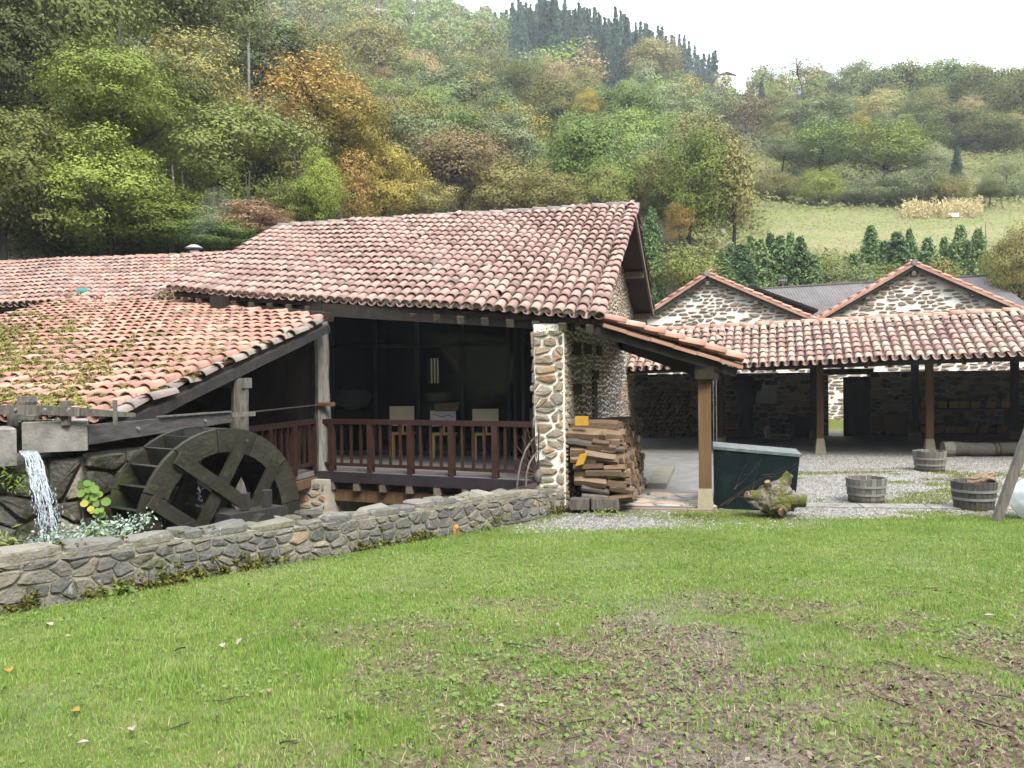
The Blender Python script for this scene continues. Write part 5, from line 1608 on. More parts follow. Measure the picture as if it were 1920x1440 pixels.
# concrete strips set in the gravel
for (x0, y0), (x1, y1), w_ in (((1490, 948), (2000, 955), .42), ((1500, 884), (2000, 880), .30)):
    a, b = PZ(x0, y0, .0), PZ(x1, y1, .0); d = (b-a).normalized()
    if y0 > 900:
        a2 = a; nseg = 4
        for k in range(nseg):
            p, q = a.lerp(b, k/nseg), a.lerp(b, (k+1)/nseg)
            MB().box((p+q)/2 + UP*.004, d*((q-p).length/2-.012), V3((-d.y, d.x, 0))*w_/2, UP*.02).build('concrete_strip', M_concrete, None, 'structure')
    else:
        MB().box((a+b)/2 + UP*.0, d*((b-a).length/2), V3((-d.y, d.x, 0))*w_/2, UP*.012).build('concrete_strip', M_concrete, None, 'structure')
# long log on the ground
lg0, lg1 = PZ(1770, 856, .0), PZ(2060, 856, .0)
lg0.z = lg1.z = .19
lgm = thing('fallen_log', 'long grey barked log lying on the gravel at the edge of the gallery', 'log', (lg0.x, lg0.y, 0))
n = 14
pts_ = [lg0.lerp(lg1, i/n) + V3((0, 0, .012*math.sin(i*1.3))) for i in range(n+1)]
MB().tube(pts_, [.185+.012*math.sin(i*2.1)-.002*i for i in range(n+1)], 14, cap=False).build('trunk', M_barklog, lgm, smooth=True)
dl_ = (lg1-lg0).normalized()
MB().tube([lg0 - dl_*.03, lg0 + dl_*.22], [.20, .205], 14).build('sawn_end', M_coping, lgm, smooth=False)
q = lg0.lerp(lg1, .32); MB().tube([q, q+dl_*.04], .195, 14).tube([q+dl_*.12, q+dl_*.15], .193, 14).build('rope_band', M_iron, lgm)
# leaning timber and white sack at the right edge
lt0, lt1 = PZ(1868, 979, .02), P(1962, 716, 12.1)
lt = MB().beam(lt0, lt1, .12, .09, V3((0, 1, 0)), jit=.05)
simple('leaning_timber', 'rough grey timber leaning up out of the picture at the right edge', 'timber', lt, M_gwood)
ws = PZ(1944, 972, .02)
bm = bmesh.new(); bmesh.ops.create_icosphere(bm, subdivisions=4, radius=1)
for v in bm.verts:
    d = v.co.normalized(); r = 1 + .06*mn.noise(d*2.4) + .03*mn.noise(d*6) + .025*math.sin(9*math.atan2(d.y, d.x))*max(0, d.z)
    v.co = V3((d.x*r*.36, d.y*r*.34, max(-.30, d.z*r*.34)))
me = bpy.data.meshes.new('white_sack'); bm.to_mesh(me); bm.free()
me.materials.append(mat('white_plastic_sheet', [(0, (.62, .66, .68)), (1, (.80, .82, .83))], scale=3, rnd=0, rough=.35, transl=.35)); me.polygons.foreach_set('use_smooth', [True]*len(me.polygons))
o = put('white_sack', me, None, loc=(ws.x, ws.y, .30)); tag(o, 'bulging white plastic sack beside the leaning timber at the right edge', 'sack')

# ---------------------------------------------------------------- old iron hay rake wheel against the pillar
rk0 = P(1000, 912, 13.35)
rake = thing('hay_rake', 'old rusty iron hay rake with curved tines leaning at the foot of the stone pillar', 'rake', rk0)
hub = P(1010, 890, 13.4)
def arc(pxs, r=.016):
    MB().tube([P(x, y, d) for x, y, d in pxs], r, 6).build('hoop', M_gwood, rake)
arc([(969, 918, 13.2), (971, 895, 13.2), (976, 870, 13.22), (985, 845, 13.25), (996, 827, 13.3), (1012, 814, 13.35)])
arc([(986, 910, 13.15), (987, 890, 13.15), (992, 870, 13.18), (1000, 856, 13.22), (1013, 845, 13.3)])
for x, y in ((978, 818), (988, 802), (1000, 797), (967, 834), (963, 857), (966, 883), (1010, 800), (975, 898)):
    MB().tube([hub, P(x, y, 13.22)], [.012, .008], 6).build('tine', M_iron, rake)
MB().beam(P(954, 922, 13.2), P(1006, 908, 13.35), .06, .05).build('base_bar', M_iron, rake)
MB().tube([P(1007, 905, 13.38), P(1009, 890, 13.4), P(1010, 874, 13.42)], [.05, .07, .03], 8).build('handle', M_gwood, rake, smooth=True)

# ---------------------------------------------------------------- boards standing on the balcony
M_board = mat('beige_board', [(0, (.56, .48, .34)), (1, (.64, .56, .41))], scale=2, rnd=0)
M_pine = mat('yellow_pine_leg', [(0, (.44, .27, .09)), (1, (.60, .40, .16))], scale=5, rnd=.3)
def easel(x0, x1, y0, y1, d, label, m, name='display_board'):
    a, b = P(x0, y1, d), P(x1, y1, d); top = P(x0, y0, d)
    a.z = b.z = (a.z+b.z)/2
    t = thing(name, label, 'display board', V3(((a.x+b.x)/2, (a.y+b.y)/2, .51)), 'boards on pine legs in front of the glass')
    dx = (b-a); w_ = dx.length; dx.normalize(); ny_ = V3((-dx.y, dx.x, 0))
    MB().box((a+b)/2 + UP*(top.z-a.z)/2, dx*w_/2, ny_*.012, UP*(top.z-a.z)/2).build('board', m, t)
    MB().box((a+b)/2 + ny_*.12 - UP*.17, dx*w_*.5, ny_*.14, UP*.02).build('shelf', M_pine, t)
    for k in (-.40, .40):
        for e in (.02, .24):
            p = (a+b)/2 + dx*w_*k + ny_*e
            MB().box(V3((p.x, p.y, (.515+a.z-.18)/2)), dx*.02, ny_*.02, UP*((a.z-.18-.515)/2)).build('leg', M_pine, t)
    p = (a+b)/2 + ny_*.06
    MB().box(V3((p.x, p.y, a.z-.02)), dx*.03, ny_*.05, UP*.13).build('stem', M_pine, t)
    return t, a, b, top
easel(731, 777, 762, 798, 17.55, 'plain beige board on pine legs, left of the grey sign', M_board)
easel(886, 935, 767, 799, 17.15, 'plain beige board on pine legs, nearest the stone pillar', M_board)
M_sign = mat('pale_grey_sign', [(0, (.46, .47, .47)), (1, (.55, .56, .56))], scale=2, rnd=0)
t, a, b, top = easel(807, 855, 770, 799, 17.35, 'pale grey sign with wavy red line on pine legs, a wooden block on top', M_sign, 'display_sign')
dx = (b-a); w_ = dx.length; dx.normalize()
m = MB()
for i in range(12):
    u0_, u1_ = .06+.86*i/12, .06+.86*(i+1)/12
    zf = lambda u: top.z - .09 - .05*u + .022*math.sin(u*11)
    p, q = a + dx*w_*u0_, a + dx*w_*u1_
    f = V3((dx.y, -dx.x, 0))*.016
    m.poly([V3((p.x, p.y, zf(u0_)-.008))+f, V3((q.x, q.y, zf(u1_)-.008))+f, V3((q.x, q.y, zf(u1_)+.012))+f, V3((p.x, p.y, zf(u0_)+.012))+f])
m.build('red_line', mat('red_sign_ink', [(0, (.32, .06, .05)), (1, (.36, .09, .08))]), t)
m = MB()
for k in range(3):
    p = a + dx*w_*(.50+.12*k) + UP*.07 + V3((dx.y, -dx.x, 0))*.016
    m.poly([p + (dx*math.cos(i*PI/4) + UP*math.sin(i*PI/4))*.022 for i in range(8)])
m.build('small_emblems', mat('brown_sign_ink', [(0, (.16, .08, .08)), (1, (.2, .1, .1))]), t, 'stuff')
tp_ = P(838, 762, 17.42)
simple('wooden_block', 'rough brown wooden block lying on top of the grey sign', 'wood block', MB().hexa([tp_ + dx*-.24 - UP*.10 + V3((0, -.1, 0)), tp_ + dx*.22 - UP*.10 + V3((0, -.1, 0)), tp_ + dx*.22 - UP*.10 + V3((0, .1, 0)), tp_ + dx*-.24 - UP*.10 + V3((0, .1, 0))], [tp_ + dx*-.26 + UP*.06 + V3((0, -.1, 0)), tp_ + dx*.27 + UP*.09 + V3((0, -.1, 0)), tp_ + dx*.27 + UP*.09 + V3((0, .1, 0)), tp_ + dx*-.26 + UP*.06 + V3((0, .1, 0))]), M_log)
# added pale shape, standing for a white car reflected in the left pane
pbx = P(661, 746, 19.05)
bm = bmesh.new(); bmesh.ops.create_icosphere(bm, subdivisions=3, radius=1)
for v in bm.verts:
    d = v.co.normalized(); v.co = V3((d.x*(.44+.05*mn.noise(d*2)), d.y*.3, max(-.28, d.z*(.27+.05*mn.noise(d*3)))))
me = bpy.data.meshes.new('reflection_stand_in'); bm.to_mesh(me); bm.free(); me.materials.append(mat('pale_reflection_tone', [(0, (.72, .77, .80)), (1, (.82, .85, .87))], scale=4, rnd=0)); me.polygons.foreach_set('use_smooth', [True]*len(me.polygons))
o = put('reflection_stand_in', me, None, loc=pbx); tag(o, 'added pale rounded shape standing for a white car reflected in the leftmost glass pane', 'bundle')
tb = MB().box(V3((pbx.x, pbx.y, .5+(pbx.z-.28-.5)/2)), RR*.5, SS*.3, UP*((pbx.z-.285-.5)/2))  # added table to carry the reflection shape
simple('stand_in_table', 'dark added table under the pale reflection shape behind the left pane', 'table', tb, M_dwood)

# ---------------------------------------------------------------- things in the gallery
def on_wall(px, py, off=.05):
    q = PV(px, bw0 + bnv*off, bdv); r = ray(px, py)
    return V3((q.x, q.y, CZ + r.z/r.y*q.y))
a, b = on_wall(1418, 755), on_wall(1455, 723)
nb_ = thing('notice_board', 'pale lilac notice board hung on the dark rear wall of the gallery', 'notice board', a)
c = (a+b)/2; hw, hh = (b-a).dot(bdv)/2, (b.z-a.z)/2
MB().box(c, bdv*hw, bnv*.012, UP*hh).build('panel', mat('lilac_grey_print', [(0, (.22, .21, .26)), (.5, (.36, .34, .40)), (1, (.46, .46, .52))], scale=3, rnd=0), nb_)
fr = MB()
for s_, e in ((-1, bdv), (1, bdv)): MB().box(c + bdv*s_*(hw+.012) + bnv*.004, bdv*.012, bnv*.02, UP*(hh+.024)).build('frame', M_steel, nb_)
for s_ in (-1, 1): MB().box(c + UP*s_*(hh+.012) + bnv*.004, bdv*hw, bnv*.02, UP*.012).build('frame', M_steel, nb_)
# dark bulbous hood on a stand
hb = on_wall(1397, 826, .55); hb.z = .03
hood = thing('dark_bundle', 'tall black lumpy bundle standing against the gallery wall beside the notice board', 'bundle', hb)
def lumpy(prof, c, amp, seed, n=18):
    m = MB(); m.lathe((0, 0, 0), prof, n)
    for v in m.v:
        k = 1 + amp*mn.noise(v*2.1 + V3((seed, 0, 0))) + amp*.5*mn.noise(v*5 + V3((0, seed, 0)))
        v.x *= k; v.y *= k
    m.v = [v + c for v in m.v]
    return m
lumpy([(.0, 2.12), (.16, 2.10), (.27, 2.0), (.34, 1.85), (.36, 1.68), (.33, 1.5), (.27, 1.3), (.22, 1.05), (.2, .8), (.23, .5), (.25, .2), (.26, 0), (0, 0)], hb, .45, 3).build('bundle_body', M_black, hood, smooth=True)
lumpy([(0, 1.92), (.12, 1.88), (.19, 1.76), (.16, 1.6), (0, 1.52)], hb + bdv*.34 + bnv*.05, .4, 8, 12).build('side_bulge', M_black, hood, smooth=True)
# crates, bin, trolley, cabinet
for px, y0, y1, w_, lab in ((1369, 826, 806, 34, 'lower brown wooden crate of the pair by the rear post'), (1368, 805, 786, 30, 'upper brown wooden crate of the pair by the rear post')):
    a = on_wall(px, y0, .9); hh = (y0-y1)/F*a.y/2; ww = w_/F*a.y/2
    t = thing('wooden_crate', lab, 'crate', a, 'brown crates in the gallery')
    MB().box(a + UP*hh, bdv*ww*.96, bnv*.22, UP*(hh-.006)).build('box', M_dwood, t)
    for k in range(3): MB().box(a + UP*hh*(.34+.66*k) + bnv*.232, bdv*ww, bnv*.009, UP*hh*.29).build('slat', M_bwood, t)
a = on_wall(1499, 823, .5)
t = thing('black_bin', 'tall black bin standing against the gallery wall left of the post', 'bin', a)
MB().hexa([a + bdv*i*.25 + bnv*k*.22 for i, k in ((-1, -1), (1, -1), (1, 1), (-1, 1))], [a + bdv*i*.29 + bnv*k*.27 + UP*.75 for i, k in ((-1, -1), (1, -1), (1, 1), (-1, 1))]).build('body', M_black, t)
MB().box(a + UP*.775, bdv*.31, bnv*.29, UP*.022).build('lid', M_frame, t)
a = on_wall(1459, 829, 1.4)
t = thing('low_trolley', 'low grey metal trolley on the gallery floor', 'trolley', a)
MB().box(a + UP*.24, bdv*.34, bnv*.25, UP*.022).build('top', M_steel, t)
MB().box(a + UP*.10, bdv*.34, bnv*.02, UP*.04).build('rail', M_steel, t)
for i in (-1, 1):
    for k in (-1, 1): MB().beam(a + bdv*i*.3 + bnv*k*.2 + UP*.04, a + bdv*i*.3 + bnv*k*.2 + UP*.22, .03, .03).build('leg', M_steel, t)
    MB().tube([a + bdv*i*.28 + bnv*.22 + UP*.05, a + bdv*i*.28 + bnv*.25 + UP*.05], .05, 10).build('wheel', M_black, t)
a = on_wall(1451, 829, .5); 
t = thing('work_bench', 'dark small work bench with blue tub behind the low trolley', 'bench', a)
MB().box(a + UP*.55, bdv*.33, bnv*.22, UP*.025).build('top', M_dwood, t)
for i in (-1, 1):
    for k in (-1, 1): MB().beam(a + bdv*i*.29 + bnv*k*.18, a + bdv*i*.29 + bnv*k*.18 + UP*.53, .06, .06).build('leg', M_dwood, t)
simple('blue_tub', 'small blue tub standing on the dark work bench', 'tub', MB().lathe(a + UP*.575, [(0, 0), (.11, 0), (.14, .16), (.125, .16), (.1, .02), (0, .02)], 14), mat('blue_plastic', [(0, (.03, .10, .34)), (1, (.05, .14, .42))], rough=.4))
a2 = on_wall(1438, 812, 1.0); a2.z = .25
bm = bmesh.new(); bmesh.ops.create_icosphere(bm, subdivisions=3, radius=1)
for v in bm.verts:
    d = v.co.normalized(); r = 1+.4*mn.noise(d*2.3); v.co = V3((d.x*r*.11, d.y*r*.1, d.z*r*.22))
me = bpy.data.meshes.new('white_cloth'); bm.to_mesh(me); bm.free(); me.materials.append(M_board if False else mat('off_white_cloth', [(0, (.42, .42, .42)), (1, (.6, .6, .6))], scale=4, rnd=0))
o = put('white_cloth', me, None, loc=a2); tag(o, 'crumpled white cloth hanging beside the blue tub', 'cloth')
st_ = MB().beam(V3((a2.x, a2.y, .0)), V3((a2.x, a2.y, .3)), .08, .08)
simple('timber_block', 'short timber block under the white cloth in the gallery', 'timber', st_, M_dwood)
a = on_wall(1682, 824, .6)
t = thing('wooden_chute', 'brown wooden cabinet with an open slot low in its front, leaning by the rear wall', 'cabinet', a)
bx = lambda c0, X, Y, Z, n: MB().box(c0, X, Y, Z).build(n, M_bwood, t)
w2, h2_ = .30, .80
bx(a + UP*.52, bdv*w2*.86, bnv*.03, UP*.30, 'front_panel'); bx(a + UP*.06, bdv*w2*.86, bnv*.03, UP*.05, 'bottom_panel')
for i in (-1, 1): bx(a + bdv*i*w2*.93 + UP*h2_/2 - bnv*.12, bdv*.02, bnv*.17, UP*h2_/2, 'side_panel')
bx(a + UP*(h2_+.02) - bnv*.12, bdv*w2, bnv*.19, UP*.02, 'top'); MB().box(a - bnv*.25 + UP*h2_/2, bdv*w2*.9, bnv*.01, UP*h2_/2).build('back_panel', M_dwood, t)
bx(a + UP*.66 + bnv*.04, bdv*w2*.8, bnv*.01, UP*.03, 'rail')
# shelves of old tools with yellow signs
M_ysign = mat('dull_yellow_sign', [(0, (.36, .19, .02)), (1, (.46, .27, .045))], scale=8, rnd=.4, rough=.6)
rows = ((752.5, 764.5, ((1727, 1738), (1759, 1775), (1780, 1796), (1799, 1817), (1821, 1837), (1849, 1866), (1878, 1895))), (800, 811.5, ((1726, 1738), (1749, 1764), (1774, 1791), (1793, 1810), (1812, 1829), (1836, 1852), (1870, 1888))))
words = ('upper', 'lower')
ordn = ('first', 'second', 'third', 'fourth', 'fifth', 'sixth', 'last')
for ri, (y0, y1, xs_) in enumerate(rows):
    pa, pb2 = on_wall(1715, y1, .62), on_wall(1905, y1, .62)
    zsh = (pa.z+pb2.z)/2 - .01
    pa.z = pb2.z = zsh
    sh = thing('tool_shelf', '%s dark shelf of old iron tools along the gallery wall' % words[ri], 'shelf', pa, 'shelves along the gallery wall')
    MB().box((pa+pb2)/2 - bnv*.28 + UP*(-.02), (pb2-pa)/2, bnv*.28, UP*.02).build('board', M_dwood, sh)
    for t in (.03, .5, .97):
        p = pa.lerp(pb2, t) - bnv*.3
        z0 = .03 if ri == 1 else 0.0
        MB().box(V3((p.x, p.y, (zsh-.04+.03)/2)), bdv*.04, bnv*.2, UP*((zsh-.04-.03)/2)).build('bracket', M_dwood, sh)
    for i, (x0, x1) in enumerate(xs_):
        q0_, q1_ = on_wall(x0, y1, .66), on_wall(x1, y0, .66)
        c = (q0_+q1_)/2
        m = MB().box(c, bdv*abs((q1_-q0_).dot(bdv))/2, bnv*.008 + UP*.002, UP*abs(q1_.z-q0_.z)/2)
        simple('yellow_sign', '%s yellow sign from the left on the %s tool shelf' % (ordn[i], words[ri]), 'sign', m, M_ysign, 'yellow signs on the tool shelves')
        # an old tool on the shelf behind each sign
        b_ = V3((c.x, c.y, zsh)) - bnv*.3
        R_ = random.Random(i*7+ri)
        m = MB(); hh = R_.uniform(.25, .55)
        m.lathe(b_, [(0, 0), (.13, 0), (.12, .06), (.05, .10), (.045, hh*.6), (.08, hh*.7), (.09, hh), (0, hh+.02)], 8)
        m.beam(b_ + UP*hh*.85 - bdv*R_.uniform(.1, .2), b_ + UP*hh*.85 + bdv*R_.uniform(.1, .2), .09, .09)
        simple('old_iron_tool', 'black iron tool on the %s gallery shelf behind the %s yellow sign' % (words[ri], ordn[i]), 'tool', m, M_iron, 'old iron tools on the gallery shelves')
# ---------------------------------------------------------------- foliage
def leafmat(name, a, b, c, scale=.5, rnd=.5):
    return mat(name, [(0.12, tuple(q*1.3 for q in a)), (.5, tuple(q*1.65 for q in b)), (.88, tuple(q*1.75 for q in c))], rough=.65, scale=scale, rnd=.28, detail=3, transl=.20, spec=.2, orand=.48)
LEAF = {
 'dark': leafmat('dark_green_leaf', (.026, .034, .009), (.056, .066, .015), (.11, .11, .028)),
 'mid': leafmat('mid_green_leaf', (.040, .052, .013), (.082, .100, .025), (.14, .150, .040)),
 'fresh': leafmat('fresh_green_leaf', (.045, .072, .016), (.092, .132, .030), (.15, .19, .048)),
 'lime': leafmat('yellow_green_leaf', (.052, .075, .012), (.112, .142, .024), (.185, .21, .042)),
 'olive': leafmat('olive_leaf', (.055, .056, .018), (.112, .106, .032), (.18, .16, .055)),
 'brown': leafmat('brown_autumn_leaf', (.075, .055, .026), (.14, .108, .047), (.21, .168, .085)),
 'orange': leafmat('orange_autumn_leaf', (.08, .056, .015), (.165, .108, .027), (.25, .172, .052)),
 'gold': leafmat('golden_autumn_leaf', (.07, .062, .012), (.145, .12, .021), (.22, .182, .042)),
 'russet': leafmat('russet_leaf', (.09, .05, .03), (.19, .12, .075), (.28, .19, .125)),
 'grey': leafmat('grey_green_leaf', (.048, .062, .028), (.095, .115, .050), (.15, .17, .08)),
 'spruce': leafmat('blue_green_needle', (.014, .030, .022), (.030, .056, .040), (.055, .088, .060)),
 'cypress': leafmat('green_needle', (.04, .072, .030), (.078, .128, .050), (.13, .18, .075)),
}
def leaf_quads(c, nrm, size, R, asp=.5):
    n = len(c)
    t = R.normal(size=(n, 3)); t -= nrm*(t*nrm).sum(1, keepdims=True); t /= np.linalg.norm(t, axis=1, keepdims=True)+1e-9
    s = np.cross(nrm, t)
    L_ = (size*R.uniform(.6, 1.4, n))[:, None]
    bend = nrm*L_*R.uniform(-.25, .1, n)[:, None]
    v = np.stack([c - t*L_*.5, c + s*L_*asp*.5, c + t*L_*.5 + bend, c - s*L_*asp*.5], 1).reshape(-1, 3)
    return v, np.arange(4*n).reshape(n, 4)
def crown_geo(seed, ncl, per, leaf, cr, shape='round', rag=.25, sq=.8):
    R = np.random.default_rng(seed)
    d = R.normal(size=(ncl*3, 3)); d /= np.linalg.norm(d, axis=1, keepdims=True)
    keep = [0]                                  # spread the boughs evenly
    for i in range(1, len(d)):
        if len(keep) >= ncl: break
        if (d[keep] @ d[i]).max() < math.cos(1.55/math.sqrt(ncl)): keep.append(i)
    d = d[keep]; n0 = len(d)
    inner = R.normal(size=(max(4, n0//3), 3))*.3
    lump = 1 + .20*np.sin(d[:, 0]*3.1+seed)*np.cos(d[:, 1]*2.7+seed*1.7) + .10*np.sin(d[:, 2]*6+seed)
    r = R.uniform(.58, .86, n0)*lump
    c = np.concatenate([d*r[:, None], inner])
    if shape == 'ovoid': k = 1 - .40*np.clip(c[:, 2], 0, 1) - .1*np.clip(-c[:, 2], 0, 1); c[:, :2] *= k[:, None]
    if shape == 'flat': c[:, 2] = np.where(c[:, 2] < -.2, -.2+(c[:, 2]+.2)*.5, c[:, 2])
    if shape == 'column': c[:, :2] *= .62
    sz = R.uniform(.65, 1.25, len(c))*cr
    wgt = sz**2; wgt /= wgt.sum()
    idx = R.choice(len(c), ncl*per, p=wgt)
    g = R.normal(size=(len(idx), 3)); g /= np.linalg.norm(g, axis=1, keepdims=True)
    g[:, 2] = np.where(R.random(len(g)) < .5, np.abs(g[:, 2]), g[:, 2])
    rad = sz[idx]*(1 + R.normal(size=len(idx))*rag)
    p = c[idx] + g*rad[:, None]*np.array([1, 1, sq])
    out = p/(np.linalg.norm(p, axis=1, keepdims=True)+1e-6)
    n = out*.40 + g*.60 + np.array([0, 0, .25]) + R.normal(size=p.shape)*.22
    n /= np.linalg.norm(n, axis=1, keepdims=True)
    return leaf_quads(p, n, leaf, R), c
def conifer_geo(seed, tiers, per, nl, leaf, power=1.0):
    R = np.random.default_rng(seed)
    P_, N_ = [], []
    for i in range(tiers):
        f = (i+R.uniform(0, .8))/tiers
        z = -1 + 2*f; rad = (1-f)**power*R.uniform(.75, 1.12) + .04
        for k in range(per):
            a = R.uniform(0, 2*PI); rr = rad*R.uniform(.6, 1.1)
            t = R.uniform(.1, 1, nl)**.7
            x = np.cos(a)*rr*t; y = np.sin(a)*rr*t; zz_ = z - .16*rr*t**1.5*1.6 + .05*t
            p = np.stack([x, y, zz_], 1) + R.normal(size=(nl, 3))*.035
            P_.append(p); nn = np.stack([np.cos(a)*np.ones(nl)*.4, np.sin(a)*np.ones(nl)*.4, np.ones(nl)], 1) + R.normal(size=(nl, 3))*.55
            N_.append(nn/np.linalg.norm(nn, axis=1, keepdims=True))
    p, n = np.concatenate(P_), np.concatenate(N_)
    return leaf_quads(p, n, leaf, R, .42)
def trunk_mesh(seed, c=None, n_limb=6, bare=False):
    """unit tree: crown spans z -1..1, trunk below down to -3"""
    R = random.Random(seed)
    m = MB()
    x = lambda z: (.05*math.sin(z*2+seed), .05*math.cos(z*1.6+seed))
    zs = [-3, -2, -1.2, -.5, .2, .7]
    m.tube([(x(z)[0], x(z)[1], z) for z in zs], [.075, .066, .058, .045, .028, .012], 7)
    pts_ = list(c[np.random.default_rng(seed).choice(len(c), min(n_limb, len(c)), replace=False)]) if c is not None else []
    for q in pts_:
        z0 = min(q[2]-.25, .3)*.5 - .35
        s = V3((*x(z0), z0)); e = V3(q)
        mid = s.lerp(e, .5) + V3((R.uniform(-.08, .08), R.uniform(-.08, .08), -.06))
        m.tube([s, mid, e], [.034, .022, .006], 5)
    v = np.array([tuple(q) for q in m.v])
    me = new_mesh('trunk', m.v, m.f, M_bark, True)
    return me
BASE_M = LEAF['mid']
LIB = {}
def reg(kind, n, fn):
    LIB[kind] = []
    for i in range(n):
        (v, f), c = fn(i)
        LIB[kind].append((big_mesh('crown', v, f, BASE_M), trunk_mesh(i*13+len(kind), c, 9 if kind.startswith('near') else 5)))
reg('near', 5, lambda i: crown_geo(100+i, 74, 310, .046, .22, ('round', 'ovoid', 'flat', 'ovoid', 'round')[i]))
reg('nearsparse', 2, lambda i: crown_geo(130+i, 64, 95, .058, .20, 'ovoid', .4))
reg('dense', 4, lambda i: crown_geo(180+i, 66, 340, .052, .25, ('round', 'ovoid', 'round', 'ovoid')[i], .24, 1.05))
reg('mid', 6, lambda i: crown_geo(200+i, 44, 230, .066, .28, ('round', 'ovoid', 'flat')[i % 3]))
reg('midsparse', 2, lambda i: crown_geo(230+i, 46, 45, .075, .22, 'ovoid', .4))
reg('far', 5, lambda i: crown_geo(300+i, 34, 50, .135, .32, ('round', 'flat', 'ovoid')[i % 3]))
reg('column', 2, lambda i: crown_geo(330+i, 50, 110, .075, .24, 'column'))
reg('bush', 3, lambda i: crown_geo(360+i, 46, 100, .08, .28, 'flat'))
reg('densebush', 3, lambda i: crown_geo(380+i, 56, 300, .052, .26, 'flat', .24, 1.1))
reg('conifer', 3, lambda i: (conifer_geo(400+i, 26, 9, 16, .16, .9), None))
reg('farconifer', 3, lambda i: (conifer_geo(430+i, 20, 9, 13, .13, 1.25), None))
reg('thuja', 3, lambda i: (conifer_geo(460+i, 34, 12, 20, .10, .80), None))
def place(kind, m, x, y, zb, zt_, w, label, cat='tree', group=None, lean=0, name=None, trunk=True, R=random):
    """crown between zb and zt_, w wide, standing on the ground at x, y"""
    g = gz(x, y)
    name = name or {'conifer': 'conifer_tree', 'farconifer': 'conifer_tree', 'thuja': 'conifer_tree', 'bush': 'bush', 'densebush': 'bush'}.get(kind, 'broadleaf_tree')
    t = thing(name, label, cat, (x, y, g-.2), group)
    cm, tm = R.choice(LIB[kind])
    hz, rw = max(.3, (zt_-zb)/2), w/2
    rot = R.uniform(0, 6.28)
    o = put('crown', cm, t)
    o.location = (0, 0, (zb+zt_)/2 - (g-.2)); o.scale = (rw, rw*R.uniform(.9, 1.1), hz); o.rotation_euler = (R.uniform(-.05, .05), lean, rot)
    o.material_slots[0].link = 'OBJECT'; o.material_slots[0].material = LEAF[m]
    if trunk:
        o2 = put('trunk', tm, t)
        o2.location = o.location; o2.scale = (rw, rw, max(hz, ((zb+zt_)/2-(g-.4))/3)); o2.rotation_euler = o.rotation_euler
    return t
R10 = random.Random(10)
def T(kind, m, px, y0, y1, wpx, d, label, **kw):
    if kind in ('near', 'mid') and d > 51: kind = 'dense'
    if kind == 'bush' and d > 80: kind = 'densebush'
    p0, p1 = P(px, y0, d), P(px, y1, d)
    return place(kind, m, p0.x, d, p1.z, p0.z, wpx/F*d, label, R=R10, **kw)
# --- the leafy bank behind the workshop roofs, left
T('near', 'dark', 10, 180, 480, 300, 27, 'dark green tree with drooping leaves at the left edge behind the workshop roof')
T('near', 'dark', -40, -60, 260, 330, 31, 'tall dark tree filling the upper left corner')
T('near', 'mid', 110, -170, 200, 360, 35, 'very tall grey green tree with dark bare trunk at upper left')
T('near', 'lime', 225, 75, 300, 250, 29.5, 'tall bright yellow green tree rising to a point at left')
T('near', 'lime', 195, 250, 470, 280, 28, 'broad lime green tree hanging low over the workshop ridge at left')
T('near', 'mid', 330, -170, 110, 330, 46, 'big green tree cut by the top edge, left of the pale pole')
T('nearsparse', 'olive', 360, 40, 260, 230, 41, 'thin browning tree just left of the pale pole')
T('near', 'mid', 430, 175, 430, 330, 33, 'large dull green rounded tree in the middle of the left bank')
T('near', 'olive', 500, 210, 420, 220, 35, 'olive tinted tree right of the large dull green one on the left bank')
T('near', 'lime', 330, 350, 480, 250, 28.5, 'low yellow green leafy boughs behind the flue pipe')
T('near', 'fresh', 395, 400, 490, 190, 27.5, 'low fresh green shrubbery right behind the flue pipe')
T('near', 'lime', 600, 285, 432, 120, 31, 'small bright lime tree just above the left end of the mill ridge')
T('near', 'mid', 555, 340, 440, 150, 32, 'mid green low tree left of the bright lime tree above the mill ridge')
T('nearsparse', 'orange', 590, 95, 260, 230, 46, 'airy orange autumn tree right of the pale pole')
T('near', 'gold', 640, 170, 330, 190, 47, 'golden orange tree below the airy orange one')
T('near', 'gold', 720, 265, 430, 180, 49, 'golden yellow tree above the middle of the mill ridge')
T('nearsparse', 'orange', 660, 270, 420, 150, 44, 'thin orange tree with dark visible branches left of the golden yellow one')
T('near', 'russet', 470, 385, 455, 190, 29, 'low russet leaved shrub above the left end of the mill roof', cat='shrub')
T('near', 'dark', 110, 400, 500, 260, 29.5, 'dark understorey shrub in deep shade above the workshop ridge', cat='shrub')
T('near', 'dark', 260, 410, 500, 220, 30, 'dark understorey shrub left of the flue pipe', cat='shrub')
T('near', 'mid', 300, 110, 300, 250, 40, 'mid green tree filling the gap right of the pointed lime tree')
T('near', 'dark', 90, 150, 400, 280, 33, 'dark green tree behind the lime trees at left')
T('near', 'grey', 480, 20, 170, 230, 62, 'pale grey green tree behind the pale pole')
T('near', 'olive', 550, 50, 200, 200, 66, 'pale olive tree above the airy orange one')
T('near', 'olive', 690, 180, 320, 150, 62, 'yellowish tree behind the golden orange one')
